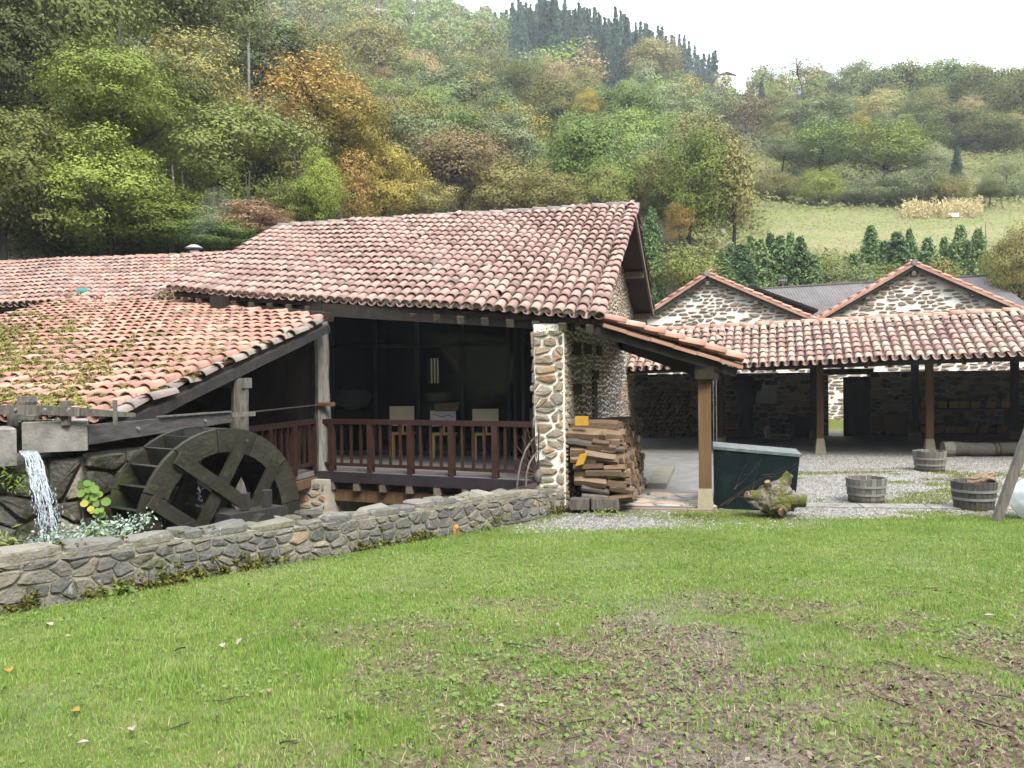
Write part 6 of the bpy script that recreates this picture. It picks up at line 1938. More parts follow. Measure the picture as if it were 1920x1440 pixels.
# --- the middle of the slope
T('near', 'brown', 860, 240, 400, 210, 60, 'brownish tree with thin pale stems left of centre above the mill ridge')
T('near', 'olive', 790, 330, 420, 150, 53, 'low olive tree just above the mill ridge left of centre')
T('near', 'olive', 960, 300, 430, 180, 57, 'olive autumn tree above the middle of the mill ridge')
T('near', 'olive', 1040, 320, 425, 150, 54, 'olive tree left of the big round green tree')
T('near', 'fresh', 1108, 210, 430, 205, 59, 'big round fresh green tree standing out at centre right')
T('near', 'mid', 1130, 300, 430, 120, 56, 'darker green lower crown in front of the big round tree')
T('near', 'olive', 1225, 270, 420, 130, 60, 'dull olive tree between the round green tree and the tall lime one')
T('near', 'lime', 1298, 236, 445, 165, 57, 'tall lime yellow tree at the edge of the meadow')
T('column', 'olive', 1372, 258, 450, 150, 56, 'darker olive tree just right of the tall lime yellow one')
T('nearsparse', 'orange', 1272, 372, 455, 70, 47, 'small orange tree in front of the tall lime yellow one')
T('thuja', 'cypress', 1218, 395, 560, 100, 43, 'blue green conifer just right of the mill gable')
T('thuja', 'cypress', 1165, 400, 520, 80, 45, 'blue green conifer half hidden behind the mill gable')
T('bush', 'mid', 1280, 450, 560, 130, 42, 'grey green bushes above the first house ridge', cat='bush')
T('mid', 'fresh', 1165, 150, 300, 170, 100, 'fresh green rounded tree on the middle slope above the round one')
T('mid', 'olive', 1050, 150, 280, 160, 105, 'olive tree on the middle slope left of the fresh green one')
T('mid', 'mid', 965, 118, 240, 120, 125, 'clear green round tree below the dark conifer stand')
T('mid', 'grey', 850, 125, 260, 220, 112, 'wide grey green tree at centre of the slope')
T('mid', 'olive', 690, 40, 170, 160, 135, 'olive gold round tree on the upper slope left of centre')
T('mid', 'olive', 620, 90, 200, 140, 115, 'rounded olive tree left on the upper slope')
T('midsparse', 'gold', 890, 130, 200, 90, 108, 'patch of golden crown beside the wide grey green tree')
T('mid', 'gold', 1100, 165, 235, 60, 98, 'small yellow crown between the olive and fresh green trees')
T('mid', 'gold', 860, 200, 300, 110, 80, 'ochre crown above the brownish tree')
T('mid', 'grey', 940, 200, 310, 130, 78, 'grey green crown above the olive autumn tree')
T('mid', 'brown', 720, 130, 200, 90, 118, 'russet tinged bare looking tree on the upper slope')
T('mid', 'grey', 1260, 205, 300, 120, 95, 'pale green tree left above the tall lime yellow one')
T('mid', 'olive', 1220, 78, 165, 120, 200, 'ochre rounded tree at the foot of the dark conifer ridge')
T('mid', 'grey', 1310, 165, 280, 160, 140, 'wide dull green tree left of the brown bank')
T('midsparse', 'brown', 1395, 160, 265, 120, 138, 'thin greyish brown tree above the brown bank')
# --- bushes and trees about the meadow, right
T('bush', 'fresh', 1540, 235, 335, 180, 108, 'wide green rounded bush upper left above the meadow', cat='bush')
T('bush', 'lime', 1660, 230, 345, 190, 104, 'wide paler green bush beside the green one above the meadow', cat='bush')
T('bush', 'grey', 1470, 255, 310, 80, 106, 'pale climber covered bush at the left end of the bushes', cat='bush')
T('mid', 'grey', 1520, 190, 270, 170, 132, 'rounded grey green tree over the upper bushes')
T('bush', 'lime', 1535, 318, 392, 95, 92, 'small bright yellow green bush above the green strip', cat='bush')
T('bush', 'olive', 1455, 325, 385, 100, 95, 'olive bush left of the bright yellow green one', cat='bush')
T('bush', 'grey', 1610, 335, 392, 100, 93, 'grey green bush right of the bright yellow green one', cat='bush')
T('bush', 'grey', 1700, 320, 397, 130, 92, 'greyish tangled bush above the maize', cat='bush')
T('bush', 'olive', 1770, 330, 395, 100, 91, 'low olive bush behind the maize', cat='bush')
T('thuja', 'spruce', 1793, 275, 362, 46, 97, 'single dark conifer on the slope above the maize')
T('bush', 'grey', 1745, 270, 350, 90, 101, 'grey green bush left of the single dark conifer', cat='bush')
T('bush', 'mid', 1855, 335, 378, 55, 90, 'small round bush alone on the right slope', cat='bush')
T('bush', 'grey', 1890, 290, 400, 90, 97, 'grey scrub at the right edge of the slope', cat='bush')
T('midsparse', 'grey', 1494, 102, 150, 76, 188, 'wind combed thin tree alone on the skyline', lean=.25)
T('midsparse', 'grey', 1430, 122, 160, 70, 195, 'low thin tree on the skyline left of the wind combed one', lean=.2)
T('mid', 'grey', 1585, 122, 215, 120, 172, 'grey green skyline tree left of the tall group')
T('mid', 'mid', 1690, 105, 260, 170, 160, 'tall blue green tree in the skyline group at right')
T('mid', 'fresh', 1770, 98, 250, 150, 158, 'tallest pale crowned tree of the skyline group at right')
T('mid', 'dark', 1850, 120, 260, 150, 150, 'dark green tree right of the tallest skyline crown')
T('mid', 'dark', 1920, 130, 300, 140, 132, 'dark green tree cut by the right edge')
T('mid', 'dark', 1860, 210, 300, 130, 126, 'dark round tree low at the right edge of the wood')
T('mid', 'mid', 1780, 200, 290, 140, 130, 'mid green round tree below the skyline group')
T('mid', 'grey', 1640, 180, 270, 150, 146, 'blue grey tree below the skyline group, above the wide bushes')
T('midsparse', 'mid', 1835, 115, 160, 60, 175, 'small ragged tree standing up on the right skyline')
T('mid', 'olive', 1450, 175, 250, 110, 150, 'olive rounded tree above the brown bank right of the thin brown one')
T('thuja', 'spruce', 1428, 155, 230, 36, 150, 'narrow dark conifer above the brown bank')
T('near', 'olive', 1912, 405, 600, 130, 40, 'olive brown tree at the right edge behind the second house')
# --- conifers behind the houses
for px, y0, y1, w_, d, lab in ((1350, 475, 560, 70, 46, 'first conifer from the left in the clump behind the first house'), (1388, 462, 560, 66, 47, 'second conifer from the left in the clump behind the first house'), (1425, 452, 560, 66, 48, 'third conifer in the clump behind the first house'),
    (1462, 445, 560, 70, 48, 'tallest conifer of the clump behind the first house'), (1500, 448, 560, 66, 47, 'conifer at the right of the clump behind the first house'), (1528, 478, 560, 50, 46, 'short conifer ending the clump at right'),
    (1634, 425, 505, 52, 56, 'dark conifer standing alone in the meadow edge'), (1682, 438, 560, 80, 50, 'broad conifer left of the second house apex'), (1738, 450, 560, 70, 49, 'conifer right behind the second house apex'),
    (1800, 425, 560, 66, 50, 'tall conifer right of the second house apex'), (1836, 432, 560, 56, 49, 'conifer left of the meadow pole'), (1600, 480, 560, 60, 48, 'short conifer above the grey roof'), (1708, 432, 530, 40, 52, 'slim conifer behind the broad one'), (1370, 458, 560, 50, 50, 'slim conifer between the first and second of the clump'), (1406, 446, 560, 48, 51, 'slim conifer between the second and third of the clump'), (1444, 440, 560, 46, 51, 'slim pointed conifer left of the tallest of the clump'), (1482, 438, 560, 46, 51, 'slim pointed conifer right of the tallest of the clump'), (1660, 455, 560, 50, 51, 'conifer left of the broad one by the second house'), (1770, 448, 560, 50, 51, 'conifer between the apex conifer and the tall one')):
    T('thuja', 'cypress', px, y0, y1+15, w_*1.75, d, lab, group='conifers behind the stone houses')
for px, y0, y1, w_, d, m, lab in ((1560, 480, 560, 90, 47, 'mid', 'green bush left above the grey roof'), (1650, 490, 560, 90, 47, 'mid', 'low green bush above the grey roof'), (1770, 480, 560, 80, 47, 'olive', 'low olive bush right above the grey roof'), (1580, 505, 560, 120, 46, 'grey', 'grey green scrub just above the grey roof'), (1870, 470, 560, 70, 46, 'mid', 'green bush by the meadow pole'), (1310, 470, 560, 80, 44, 'olive', 'olive scrub above the first house ridge')):
    T('bush', m, px, y0, y1, w_, d, lab, cat='bush')
# --- the dark conifer stand on the ridge
sky = [(940, 25), (985, 12), (1040, 2), (1085, 18), (1135, 38), (1185, 58), (1235, 78), (1285, 96), (1330, 122)]
def skyline(px):
    for (a, ya), (b, yb) in zip(sky[:-1], sky[1:]):
        if a <= px <= b: return ya + (yb-ya)*(px-a)/(b-a)
    return 60
for k in range(84):
    px = 930 + 410*k/83 + R10.uniform(-5, 5); d = R10.uniform(262, 285)
    y0 = skyline(min(1329, max(941, px))) + R10.uniform(-16, 16) - (14 if px > 1170 else 0)
    T('farconifer', 'spruce', px, y0, y0+78, R10.uniform(40, 64), d, 'dark blue green conifer on the crest of the ridge', group='conifers along the ridge crest', trunk=False)
for k in range(95):
    px = R10.uniform(960, 1230); d = R10.uniform(195, 255)
    yb = skyline(min(1329, px)) + R10.uniform(40, 150)*(1 if px < 1150 else .55)
    T('farconifer', 'spruce', px, yb-55, yb+40, R10.uniform(38, 60), d, 'dark conifer in the dense stand below the crest', group='conifers of the dense upper stand', trunk=False)
# --- fill of the wooded slope
kinds = [('olive', .18), ('mid', .24), ('grey', .21), ('fresh', .21), ('brown', .06), ('gold', .02), ('dark', .08)]
lab = {'olive': 'olive', 'mid': 'mid green', 'grey': 'grey green', 'fresh': 'fresh green', 'brown': 'brownish', 'gold': 'yellowing', 'dark': 'dark green', 'spruce': 'blue green'}
FARG = [crown_geo(700+i, 26, 46, .155, .34, ('round', 'flat', 'ovoid')[i % 3]) for i in range(6)]
placed = []
tries = 0
mass_v, mass_f, mass_n = {}, {}, {}
while tries < 16000 and len(placed) < 520:
    tries += 1
    d = 48 + 275*R10.random()**1.05
    u = R10.uniform(-.70, .66)
    x, y = u*d, d
    if u > .24 and (d < 126 or (d < 150 and u < .33)): continue
    if u > .20 and d < 62: continue
    if u < -.1 and d < 58: continue
    if -.1 <= u <= .24 and d < 74: continue
    if u > .26 and d > 205: continue
    if -.01 < u < .25 and d > (172 if u < .16 else 205): continue
    sp_ = 2.7 + .021*d
    if any((x-a)**2 + (y-b)**2 < sp_**2 for a, b in placed): continue
    g = gz(x, y)
    if 720 - (g+6-CZ)/d*F < -70: continue
    placed.append((x, y))
    r_ = R10.random(); acc = 0
    for m_, w_ in kinds:
        acc += w_
        if r_ < acc: break
    H = R10.uniform(5.5, 10.0)*(1.12 if d > 120 else .95)
    if u > .26: H *= .75
    if .12 < u < .25 and d > 140: H *= .72
    if abs(u - .26) < .035 and d > 115: H *= .6
    w_ = H*R10.uniform(.72, 1.0)
    if d > 160:          # the far upper wood reads as one mass
        (v, f), _ = FARG[R10.randrange(6)]
        a = R10.uniform(0, 6.28); ca, sa = math.cos(a), math.sin(a)
        q = v*np.array([w_/2, w_/2, H*.48]); q = np.stack([q[:, 0]*ca-q[:, 1]*sa, q[:, 0]*sa+q[:, 1]*ca, q[:, 2]], 1) + np.array([x, y, g+H*.52])
        mass_v.setdefault(m_, []).append(q); mass_f.setdefault(m_, []).append(f + mass_n.get(m_, 0)); mass_n[m_] = mass_n.get(m_, 0) + len(q)
        continue
    zone = 'lower' if d < 95 else 'middle'
    kd = 'farconifer' if m_ == 'spruce' else 'mid'
    place(kd, m_, x, y, g+.4, g+H, w_, '%s tree in the mass of woodland on the %s slope' % (lab[m_], zone), group='%s woodland trees, %s slope' % (lab[m_], zone), R=R10, trunk=d < 120)
vs, fs, mi, n_ = [], [], [], 0
for j, m_ in enumerate(mass_v):
    v = np.concatenate(mass_v[m_]); f = np.concatenate(mass_f[m_]) + n_; n_ += len(v)
    vs.append(v); fs.append(f); mi += [j]*len(f)
me = big_mesh('upper_woodland', np.concatenate(vs), np.concatenate(fs), LEAF[list(mass_v)[0]])
for m_ in list(mass_v)[1:]: me.materials.append(LEAF[m_])
me.polygons.foreach_set('material_index', np.array(mi, dtype=np.int32))
o = put('upper_woodland', me, None, 'stuff'); o['label'] = 'mixed autumn woodland covering the far upper slope up to the crest'
print('fill trees', len(placed))
# pale slender stems below the brownish tree
# unseen wood round the camera, mirrored in the glass, enlarged to block skylight
vs, fs, n_ = [], [], 0
Rb = np.random.default_rng(3)
for k in range(44):
    (v, f), _ = crown_geo(600+k, 30, 36, .2, .34, 'round')
    if k < 26: x, y = -40 + 80*k/25 + Rb.uniform(-2, 2), Rb.uniform(-19, -12)
    elif k < 37: x, y = Rb.uniform(30, 36), -14 + 46*(k-26)/10
    else: x, y = Rb.uniform(-34, -28), -12 + 30*(k-37)/6
    z = gz(x, y); r_ = Rb.uniform(4.0, 5.5)
    vs.append(v*np.array([r_, r_, r_*1.35]) + np.array([x, y, z+r_*1.25])); fs.append(f+n_); n_ += len(v)
put('woodland', big_mesh('woodland', np.concatenate(vs), np.concatenate(fs), LEAF['dark']), None, 'stuff')
bpy.data.objects['woodland']['label'] = 'dark unseen wood behind and beside the lawn, enlarged to hold off low sky light'

# ---------------------------------------------------------------- poles, distant houses, maize
def pole(px, y0, y1, d, lab, w_=.16):
    a, b = P(px, y0, d), P(px, y1, d)
    z0 = min(b.z, gz(b.x, d))
    t = thing('utility_pole', lab, 'pole', (b.x, d, z0))
    MB().tube([V3((b.x, d, z0)), V3((a.x, d, a.z))], [w_, w_*.7], 8).build('shaft', M_gwood if w_ < .14 else M_coping, t, smooth=True)
    MB().tube([V3((a.x, d, a.z-.02)), V3((a.x, d, a.z+.05))], [w_*.8, w_*.3], 8).build('cap', M_steel, t)
pole(466, 68, 175, 58, 'pale utility pole sticking up among the trees at left', .12)
pole(1848, 415, 480, 54, 'slim pole at the right end of the meadow', .05)
def far_house(px0, px1, y0, y1, d, lab, wallm, roofm):
    a, b = P(px0, y1, d), P(px1, y1, d); h = (y1-y0)/F*d
    t = thing('distant_house', lab, 'house', ((a.x+b.x)/2, d, a.z-3))
    MB().hexa([a-UP*3, b-UP*3, b-UP*3+V3((0, 8, 0)), a-UP*3+V3((0, 8, 0))], [a+UP*h*.62, b+UP*h*.62, b+UP*h*.62+V3((0, 8, 0)), a+UP*h*.62+V3((0, 8, 0))]).build('wall', wallm, t)
    ov = .4
    m_ = (a+b)/2
    MB().ext([a+V3((-ov, -ov, h*.60)), m_+V3((0, -ov, h)), b+V3((ov, -ov, h*.60)), b+V3((ov-.1, -ov, h*.56)), m_+V3((0, -ov, h*.95)), a+V3((-ov+.1, -ov, h*.56))], V3((0, 9, 0))).build('roof', roofm, t)
    for k in (.3, .7):
        q = a.lerp(b, k) + V3((0, -.05, h*.22)); MB().box(q, V3((.35, 0, 0)), V3((0, .06, 0)), UP*h*.14).build('window', M_frame, t)
M_white = mat('white_render', [(0, (.70, .69, .66)), (1, (.80, .79, .76))], scale=2, rnd=0)
far_house(1347, 1378, 135, 151, 190, 'white rendered house on the shoulder of the ridge', M_white, M_tile_new)
far_house(1505, 1560, 132, 150, 215, 'low tiled house just showing on the right skyline', M_white, M_tile_new)
Rm = np.random.default_rng(8)
P_, N_ = [], []
for k in range(150):
    px, d = Rm.uniform(1688, 1842), Rm.uniform(83, 88)
    b_ = P(px, 405, d); z = gz(b_.x, d); h = Rm.uniform(.9, 1.9)
    for j in range(14):
        P_.append((b_.x+Rm.normal()*.14, d+Rm.normal()*.14, z+h*(j+.5)/14)); N_.append((Rm.normal(), -1+Rm.normal()*.5, Rm.normal()*.3))
N_ = np.array(N_); N_ /= np.linalg.norm(N_, axis=1, keepdims=True)
v, f = leaf_quads(np.array(P_), N_, .42, Rm, .28)
o = put('maize', big_mesh('maize', v, f, mat('dry_maize_leaf', [(0, (.28, .22, .10)), (.5, (.46, .38, .20)), (1, (.58, .50, .30))], rnd=.8, transl=.25)), None, 'stuff'); o['label'] = 'rows of dry straw coloured maize at the top of the meadow'
q = P(1785, 411, 84); z = gz(q.x, 84)
m = MB().box(V3((q.x, 84, z+.2)), V3((.55, 0, 0)), V3((0, .3, 0)), UP*.2)
simple('water_trough', 'small white water trough at the edge of the maize', 'trough', m, M_white)
# rough grass and scrub over the hillside
Rs = np.random.default_rng(12)
def scrub(name, lab_, n, sel, size, hmax, up, m_, asp):
    d = 44 + 100*Rs.random(n)**.8; u = Rs.uniform(.20, .68, n)
    x, y = u*d, d
    mm = meadow_mask(x, y)
    globals().update(x_s=x, y_s=y)
    k = sel(mm) & (d > 47)
    x, y = x[k], y[k]; z = ground(x, y); n = len(x)
    hh = hmax*(.4 + vnoise(x, y, .16, 4)**2*1.3)
    c = np.stack([x, y, z + hh*Rs.uniform(.1, .9, n)], 1)
    nn = np.stack([Rs.normal(size=n)*.5, -.5+Rs.normal(size=n)*.5, up+Rs.normal(size=n)*.3], 1); nn /= np.linalg.norm(nn, axis=1, keepdims=True)
    v, f = leaf_quads(c, nn, size, Rs, asp)
    o = put(name, big_mesh(name, v, f, m_), None, 'stuff'); o['label'] = lab_
scrub('hillside_scrub', 'bramble and scrub on the hillside round the meadow', 42000, lambda mm: Rs.random(len(mm)) > mm+.05, .42, 1.0, .8, mat('scrub_leaf', [(0.1, (.07, .085, .025)), (.4, (.125, .145, .045)), (.65, (.19, .185, .075)), (.9, (.25, .225, .12))], scale=.16, rnd=.25, transl=.3), .6)
scrub('meadow_grass', 'pale dry grass of the hillside meadow', 60000, lambda mm: Rs.random(len(mm)) < mm, .17, .14, 1.2, mat('meadow_grass_blade', [(0.1, (.10, .125, .035)), (.35, (.155, .16, .066)), (.6, (.205, .185, .10)), (.9, (.25, .215, .13))], scale=.14, rnd=.15, transl=.3), .3)
scrub('meadow_grass', 'strip of fresh green grass along the top of the hillside meadow', 60000, lambda mm: (mm > .4) & (vnoise(x_s, y_s, .09, 7) + sstep(74, 82, y_s)*.55 > .78), .17, .12, 1.3, mat('fresh_meadow_blade', [(0.1, (.08, .14, .03)), (.5, (.14, .23, .045)), (.9, (.21, .29, .075))], scale=.3, rnd=.3, transl=.3), .35)
# ---------------------------------------------------------------- lawn, weeds, dead leaves, gravel
RG = np.random.default_rng(21)
def sample(n, d0, d1, p=1.0, u0=-.70, u1=.70):
    d = d0 + (d1-d0)*RG.random(n)**p
    u = RG.uniform(u0, u1, n)
    return u*d, d
def off_wall(x, y): return wall_side(x, y) < -.03
def blades(x, y, h, w, lean=.45, zo=0.0):
    n = len(x); z = ground(x, y) + zo
    a = RG.uniform(0, 2*PI, n); ca, sa = np.cos(a), np.sin(a)
    la = RG.uniform(0, 2*PI, n); lx, ly = np.cos(la)*lean*h*RG.uniform(.1, 1.2, n), np.sin(la)*lean*h*RG.uniform(.1, 1.2, n)
    b = np.stack([x, y, z-.004], 1)
    s = np.stack([ca*w, sa*w, np.zeros(n)], 1)*.5
    m = b + np.stack([lx*.35, ly*.35, h*.6], 1); t = b + np.stack([lx, ly, h*(1-.25*RG.random(n))], 1)
    v = np.stack([b-s, b+s, m+s*.8, m-s*.8, t], 1).reshape(-1, 3)
    k = np.arange(n)[:, None]*5
    f = np.concatenate([k+np.array([[0, 1, 2]]), k+np.array([[0, 2, 3]]), k+np.array([[3, 2, 4]])])
    return v, f
x, y = sample(330000, 2.4, 13.2, 1.0)
xo, yo = sample(90000, 2.4, 13.2, 1.0, .70, 1.15)
sg = np.where(RG.random(len(xo)) < .5, 1, -1); x, y = np.concatenate([x, xo*sg]), np.concatenate([y, yo])
keep = off_wall(x, y)
dm, gm = dirt_mask(x, y), gravel_mask(x, y)
den = (1 - .76*dm) * (1 - .96*gm) * (.72 + .28*np.clip(fbm(x, y, 2.2, 61)*2-.4, 0, 1))
keep &= RG.random(len(x)) < den
keep &= ~((y > 13.0) & (x > -.2) & (x < 4.5))
x, y = x[keep], y[keep]
tuft = fbm(x, y, 1.7, 91); tuft2 = sstep(.56, .76, fbm(x, y, 2.6, 17))
h = (.018 + .026*tuft + .062*tuft2*sstep(7.5, 4.5, y)) * RG.uniform(.6, 1.35, len(x))
h *= np.where(dirt_mask(x, y) > .4, .8, 1)
w = (.0032 + .00055*y)*RG.uniform(.7, 1.3, len(x))
v, f = blades(x, y, h, w)
M_grass = mat('bright_autumn_grass', [(0.05, (.09, .145, .025)), (.33, (.145, .245, .042)), (.56, (.205, .315, .066)), (.78, (.30, .355, .125)), (.95, (.42, .39, .22))], rough=.6, scale=.75, rnd=.42, detail=5, transl=.35, spec=.25)
o = put('grass', big_mesh('grass', v, f, M_grass), None, 'stuff'); o['label'] = 'short bright green lawn grass'
print('blades', len(x))
# straw and dry blades on the bare soil
x, y = sample(60000, 2.4, 9.5, .8, -.5, .7)
k = (RG.random(len(x)) < .12 + .88*dirt_mask(x, y)) & off_wall(x, y)
x, y = x[k], y[k]
v, f = blades(x, y, RG.uniform(.004, .03, len(x)), (.003+.0004*y), lean=3.2, zo=.004)
M_straw = mat('dry_straw', [(0, (.12, .085, .055)), (.5, (.22, .175, .12)), (1, (.34, .285, .20))], scale=3, rnd=.8)
o = put('dry_straw', big_mesh('dry_straw', v, f, M_straw), None, 'stuff'); o['label'] = 'dry straw and stalks on the bare soil'
# grass in the gravel yard
x, y = sample(90000, 12.2, 20.5, .7, .02, .72)
g = gravel_mask(x, y)
k = (RG.random(len(x)) < np.clip(1-g, 0, 1)*.9+.01) & ((x > 4.35) | (y < 13.2)) & (y < 19.5) & off_wall(x, y)
x, y = x[k], y[k]
v, f = blades(x, y, RG.uniform(.015, .06, len(x)), .011*np.ones(len(x)))
o = put('yard_grass', big_mesh('yard_grass', v, f, mat('yellowish_yard_grass', [(0.05, (.07, .085, .016)), (.5, (.16, .17, .035)), (.9, (.27, .25, .08))], scale=1.2, rnd=.5, transl=.3)), None, 'stuff'); o['label'] = 'thin yellowish grass growing in the gravel yard'
# clover and small broad leaves
x, y = sample(60000, 2.4, 10.5, .8, -.66, .68)
c = fbm(x, y, 1.05, 51)
k = (RG.random(len(x)) < sstep(.52, .74, c)*.40 + .05 + .16*dirt_mask(x, y)) & off_wall(x, y) & (gravel_mask(x, y) < .3)
x, y = x[k], y[k]; n = len(x)
ctr = np.stack([x, y, ground(x, y) + RG.uniform(.008, .035, n)], 1)
nn = np.stack([RG.normal(size=n)*.45, -.25+RG.normal(size=n)*.4, np.ones(n)], 1); nn /= np.linalg.norm(nn, axis=1, keepdims=True)
v, f = leaf_quads(ctr, nn, .026, RG, .85)
o = put('clover', big_mesh('clover', v, f, mat('clover_leaf', [(0.05, (.06, .10, .022)), (.5, (.11, .17, .042)), (.9, (.18, .235, .085))], scale=2, rnd=.6, transl=.25)), None, 'stuff'); o['label'] = 'patches of clover and small broad leaved weeds in the lawn'
# dead leaf litter and chips
x, y = sample(30000, 2.4, 9.8, .75, -.60, .70)
k = (RG.random(len(x)) < .022 + .72*dirt_mask(x, y)**1.3) & off_wall(x, y)
x, y = x[k], y[k]; n = len(x)
ctr = np.stack([x, y, ground(x, y) + RG.uniform(.006, .026, n)], 1)
nn = np.stack([RG.normal(size=n)*.6, RG.normal(size=n)*.6, np.ones(n)], 1); nn /= np.linalg.norm(nn, axis=1, keepdims=True)
v, f = leaf_quads(ctr, nn, .030, RG, .55)
M_dead = mat('dead_leaf', [(0, (.025, .017, .013)), (.35, (.065, .043, .031)), (.65, (.125, .085, .062)), (.88, (.20, .145, .105)), (1, (.30, .24, .185))], scale=4, rnd=.85)
o = put('leaf_litter', big_mesh('leaf_litter', v, f, M_dead), None, 'stuff'); o['label'] = 'brown dead leaves and chips scattered on the bare soil'
# twigs
m = MB(); Rt = random.Random(4)
for _ in range(46):
    px, py = Rt.uniform(900, 1920), Rt.uniform(1150, 1438)
    if Rt.random() < .25: px = Rt.uniform(300, 1000)
    p = PZ(px, py, .5); p.z = gz(p.x, p.y) + .012
    a = Rt.uniform(0, 6.28); L_ = Rt.uniform(.05, .28); pts_ = []
    for i in range(5):
        q = p + V3((math.cos(a)*L_*(i/4-.5), math.sin(a)*L_*(i/4-.5), 0)); q.z = gz(q.x, q.y) + .014 + Rt.uniform(0, .012); a += Rt.uniform(-.15, .15); pts_.append(q)
    m.tube(pts_, [.0045, .0042, .0036, .003, .002], 5)
o = m.build('twigs', M_bark, None, 'stuff'); o['label'] = 'thin dark twigs lying in the grass'
# gravel: small pale stones
def pebbles(x, y, r, zo=.0):
    n = len(x); base = np.array([(1, 0, 0), (0, 1, 0), (-1, 0, 0), (0, -1, 0), (0, 0, .75)], float)
    fa = np.array([(0, 1, 4), (1, 2, 4), (2, 3, 4), (3, 0, 4)])
    a = RG.uniform(0, 6.28, n); ca, sa = np.cos(a), np.sin(a)
    b = base[None]*r[:, None, None]*RG.uniform(.65, 1.3, (n, 5, 3))
    X = b[..., 0]*ca[:, None] - b[..., 1]*sa[:, None] + x[:, None]; Y = b[..., 0]*sa[:, None] + b[..., 1]*ca[:, None] + y[:, None]
    Z = b[..., 2] + (ground(x, y)+zo)[:, None]
    return np.stack([X, Y, Z], -1).reshape(-1, 3), (np.arange(n)[:, None, None]*5 + fa[None]).reshape(-1, 3)
x1, y1 = sample(95000, 11.4, 22.4, .8, .0, .70)
g = gravel_mask(x1, y1)
k = (RG.random(len(x1)) < g) & off_wall(x1, y1)
x1, y1 = x1[k], y1[k]
v, f = pebbles(x1, y1, RG.uniform(.011, .028, len(x1)))
M_peb = mat('pale_gravel_stone', [(0, (.07, .063, .056)), (.35, (.13, .122, .11)), (.7, (.205, .195, .18)), (1, (.30, .288, .27))], scale=5, rnd=.85)
o = put('gravel', big_mesh('gravel', v, f, M_peb), None, 'stuff'); o['label'] = 'pale loose gravel of the yard'
# single leaves and petals that stand out on the lawn
M_pale = mat('pale_fallen_petal', [(0, (.25, .205, .18)), (1, (.36, .305, .27))], rnd=.5, transl=.2)
M_yl = mat('yellow_fallen_leaf', [(0, (.23, .15, .025)), (1, (.32, .22, .045))], rnd=.5, transl=.2)
def big_leaf(px, py, L_, m, lab, up=.2):
    p = PZ(px, py, .3)
    for _ in range(8): p = PZ(px, py, gz(p.x, p.y) + .03)
    R_ = random.Random(px)
    a = R_.uniform(0, 6.28); X = V3((math.cos(a), math.sin(a), up)).normalized(); Y = V3((-math.sin(a), math.cos(a), R_.uniform(-.3, .3))).normalized(); Z = X.cross(Y)
    prof = [(0, 0), (.18, .20), (.45, .30), (.72, .20), (1, 0)]
    v, f = [], []
    for t, w_ in prof:
        for s in (-1, 0, 1): v.append(X*(t-.5)*L_ + Y*s*w_*L_ + Z*(.14*L_*abs(s) + .12*L_*math.sin(t*4)))
    for i in range(4):
        for s in range(2): f.append((i*3+s, i*3+s+1, i*3+s+4, i*3+s+3))
    o = put('fallen_leaf', new_mesh('fallen_leaf', v, f, m, True), None, loc=p); tag(o, lab, 'leaf', 'single leaves standing out on the lawn')
for a in ((450, 1204, .07, M_pale, 'white upright petal like leaf on the lawn below the wheel', 1.2), (338, 1218, .07, M_dead, 'curled brown leaf on the lawn left of the white one'), (143, 1334, .075, M_yl, 'yellow brown leaf on the lawn at lower left'),
          (248, 1369, .07, M_pale, 'pale leaf lying flat at lower left'), (506, 1297, .065, M_dead, 'reddish brown leaf on the lawn between clover and wall'), (92, 1172, .08, M_pale, 'pale pinkish leaf near the foot of the wall at left'),
          (418, 1211, .07, M_pale, 'pinkish flat leaf just left of the white upright one'), (16, 1258, .09, M_yl, 'yellow leaf at the left edge of the lawn'), (1856, 1156, .08, M_pale, 'pale pinkish leaf alone on the lawn at right'),
          (1638, 1388, .07, M_pale, 'cream upright leaf in the grass at lower right', .9), (408, 1342, .06, M_dead, 'brown leaf beside the clover at lower left'), (155, 1394, .055, M_pale, 'small pale leaf at the bottom left'),
          (938, 1325, .05, M_pale, 'pale leaf on the bare soil at bottom centre'), (1326, 1242, .05, M_pale, 'pale leaf on the bare patch right of centre'), (1044, 1172, .06, M_pale, 'faded leaf at the edge of the trampled ground')):
    big_leaf(*a)

# ---------------------------------------------------------------- plants on the walls
M_nast = mat('nasturtium_leaf', [(0, (.10, .19, .04)), (.6, (.17, .28, .065)), (1, (.26, .34, .10))], scale=6, rnd=.6, transl=.35)
M_nasty = mat('yellowed_nasturtium_leaf', [(0, (.34, .33, .05)), (1, (.44, .38, .10))], rnd=.4, transl=.35)
np_ = P(178, 990, 9.15)
nas = thing('nasturtium', 'trailing plant with round light green leaves hanging on the abutment beside the wheel', 'plant', np_)
Rn = random.Random(14)
spots_ = [(151, 909), (163, 906), (172, 909), (178, 917), (165, 918), (152, 925), (171, 925), (186, 927), (199, 941), (176, 933), (160, 932), (158, 944, 1), (170, 954, 1), (182, 958), (190, 956), (178, 966), (192, 965), (186, 972), (197, 981), (180, 987), (165, 997), (186, 995), (195, 999), (205, 1005), (172, 958, 1), (184, 1008), (180, 944), (168, 938)]
prev = None
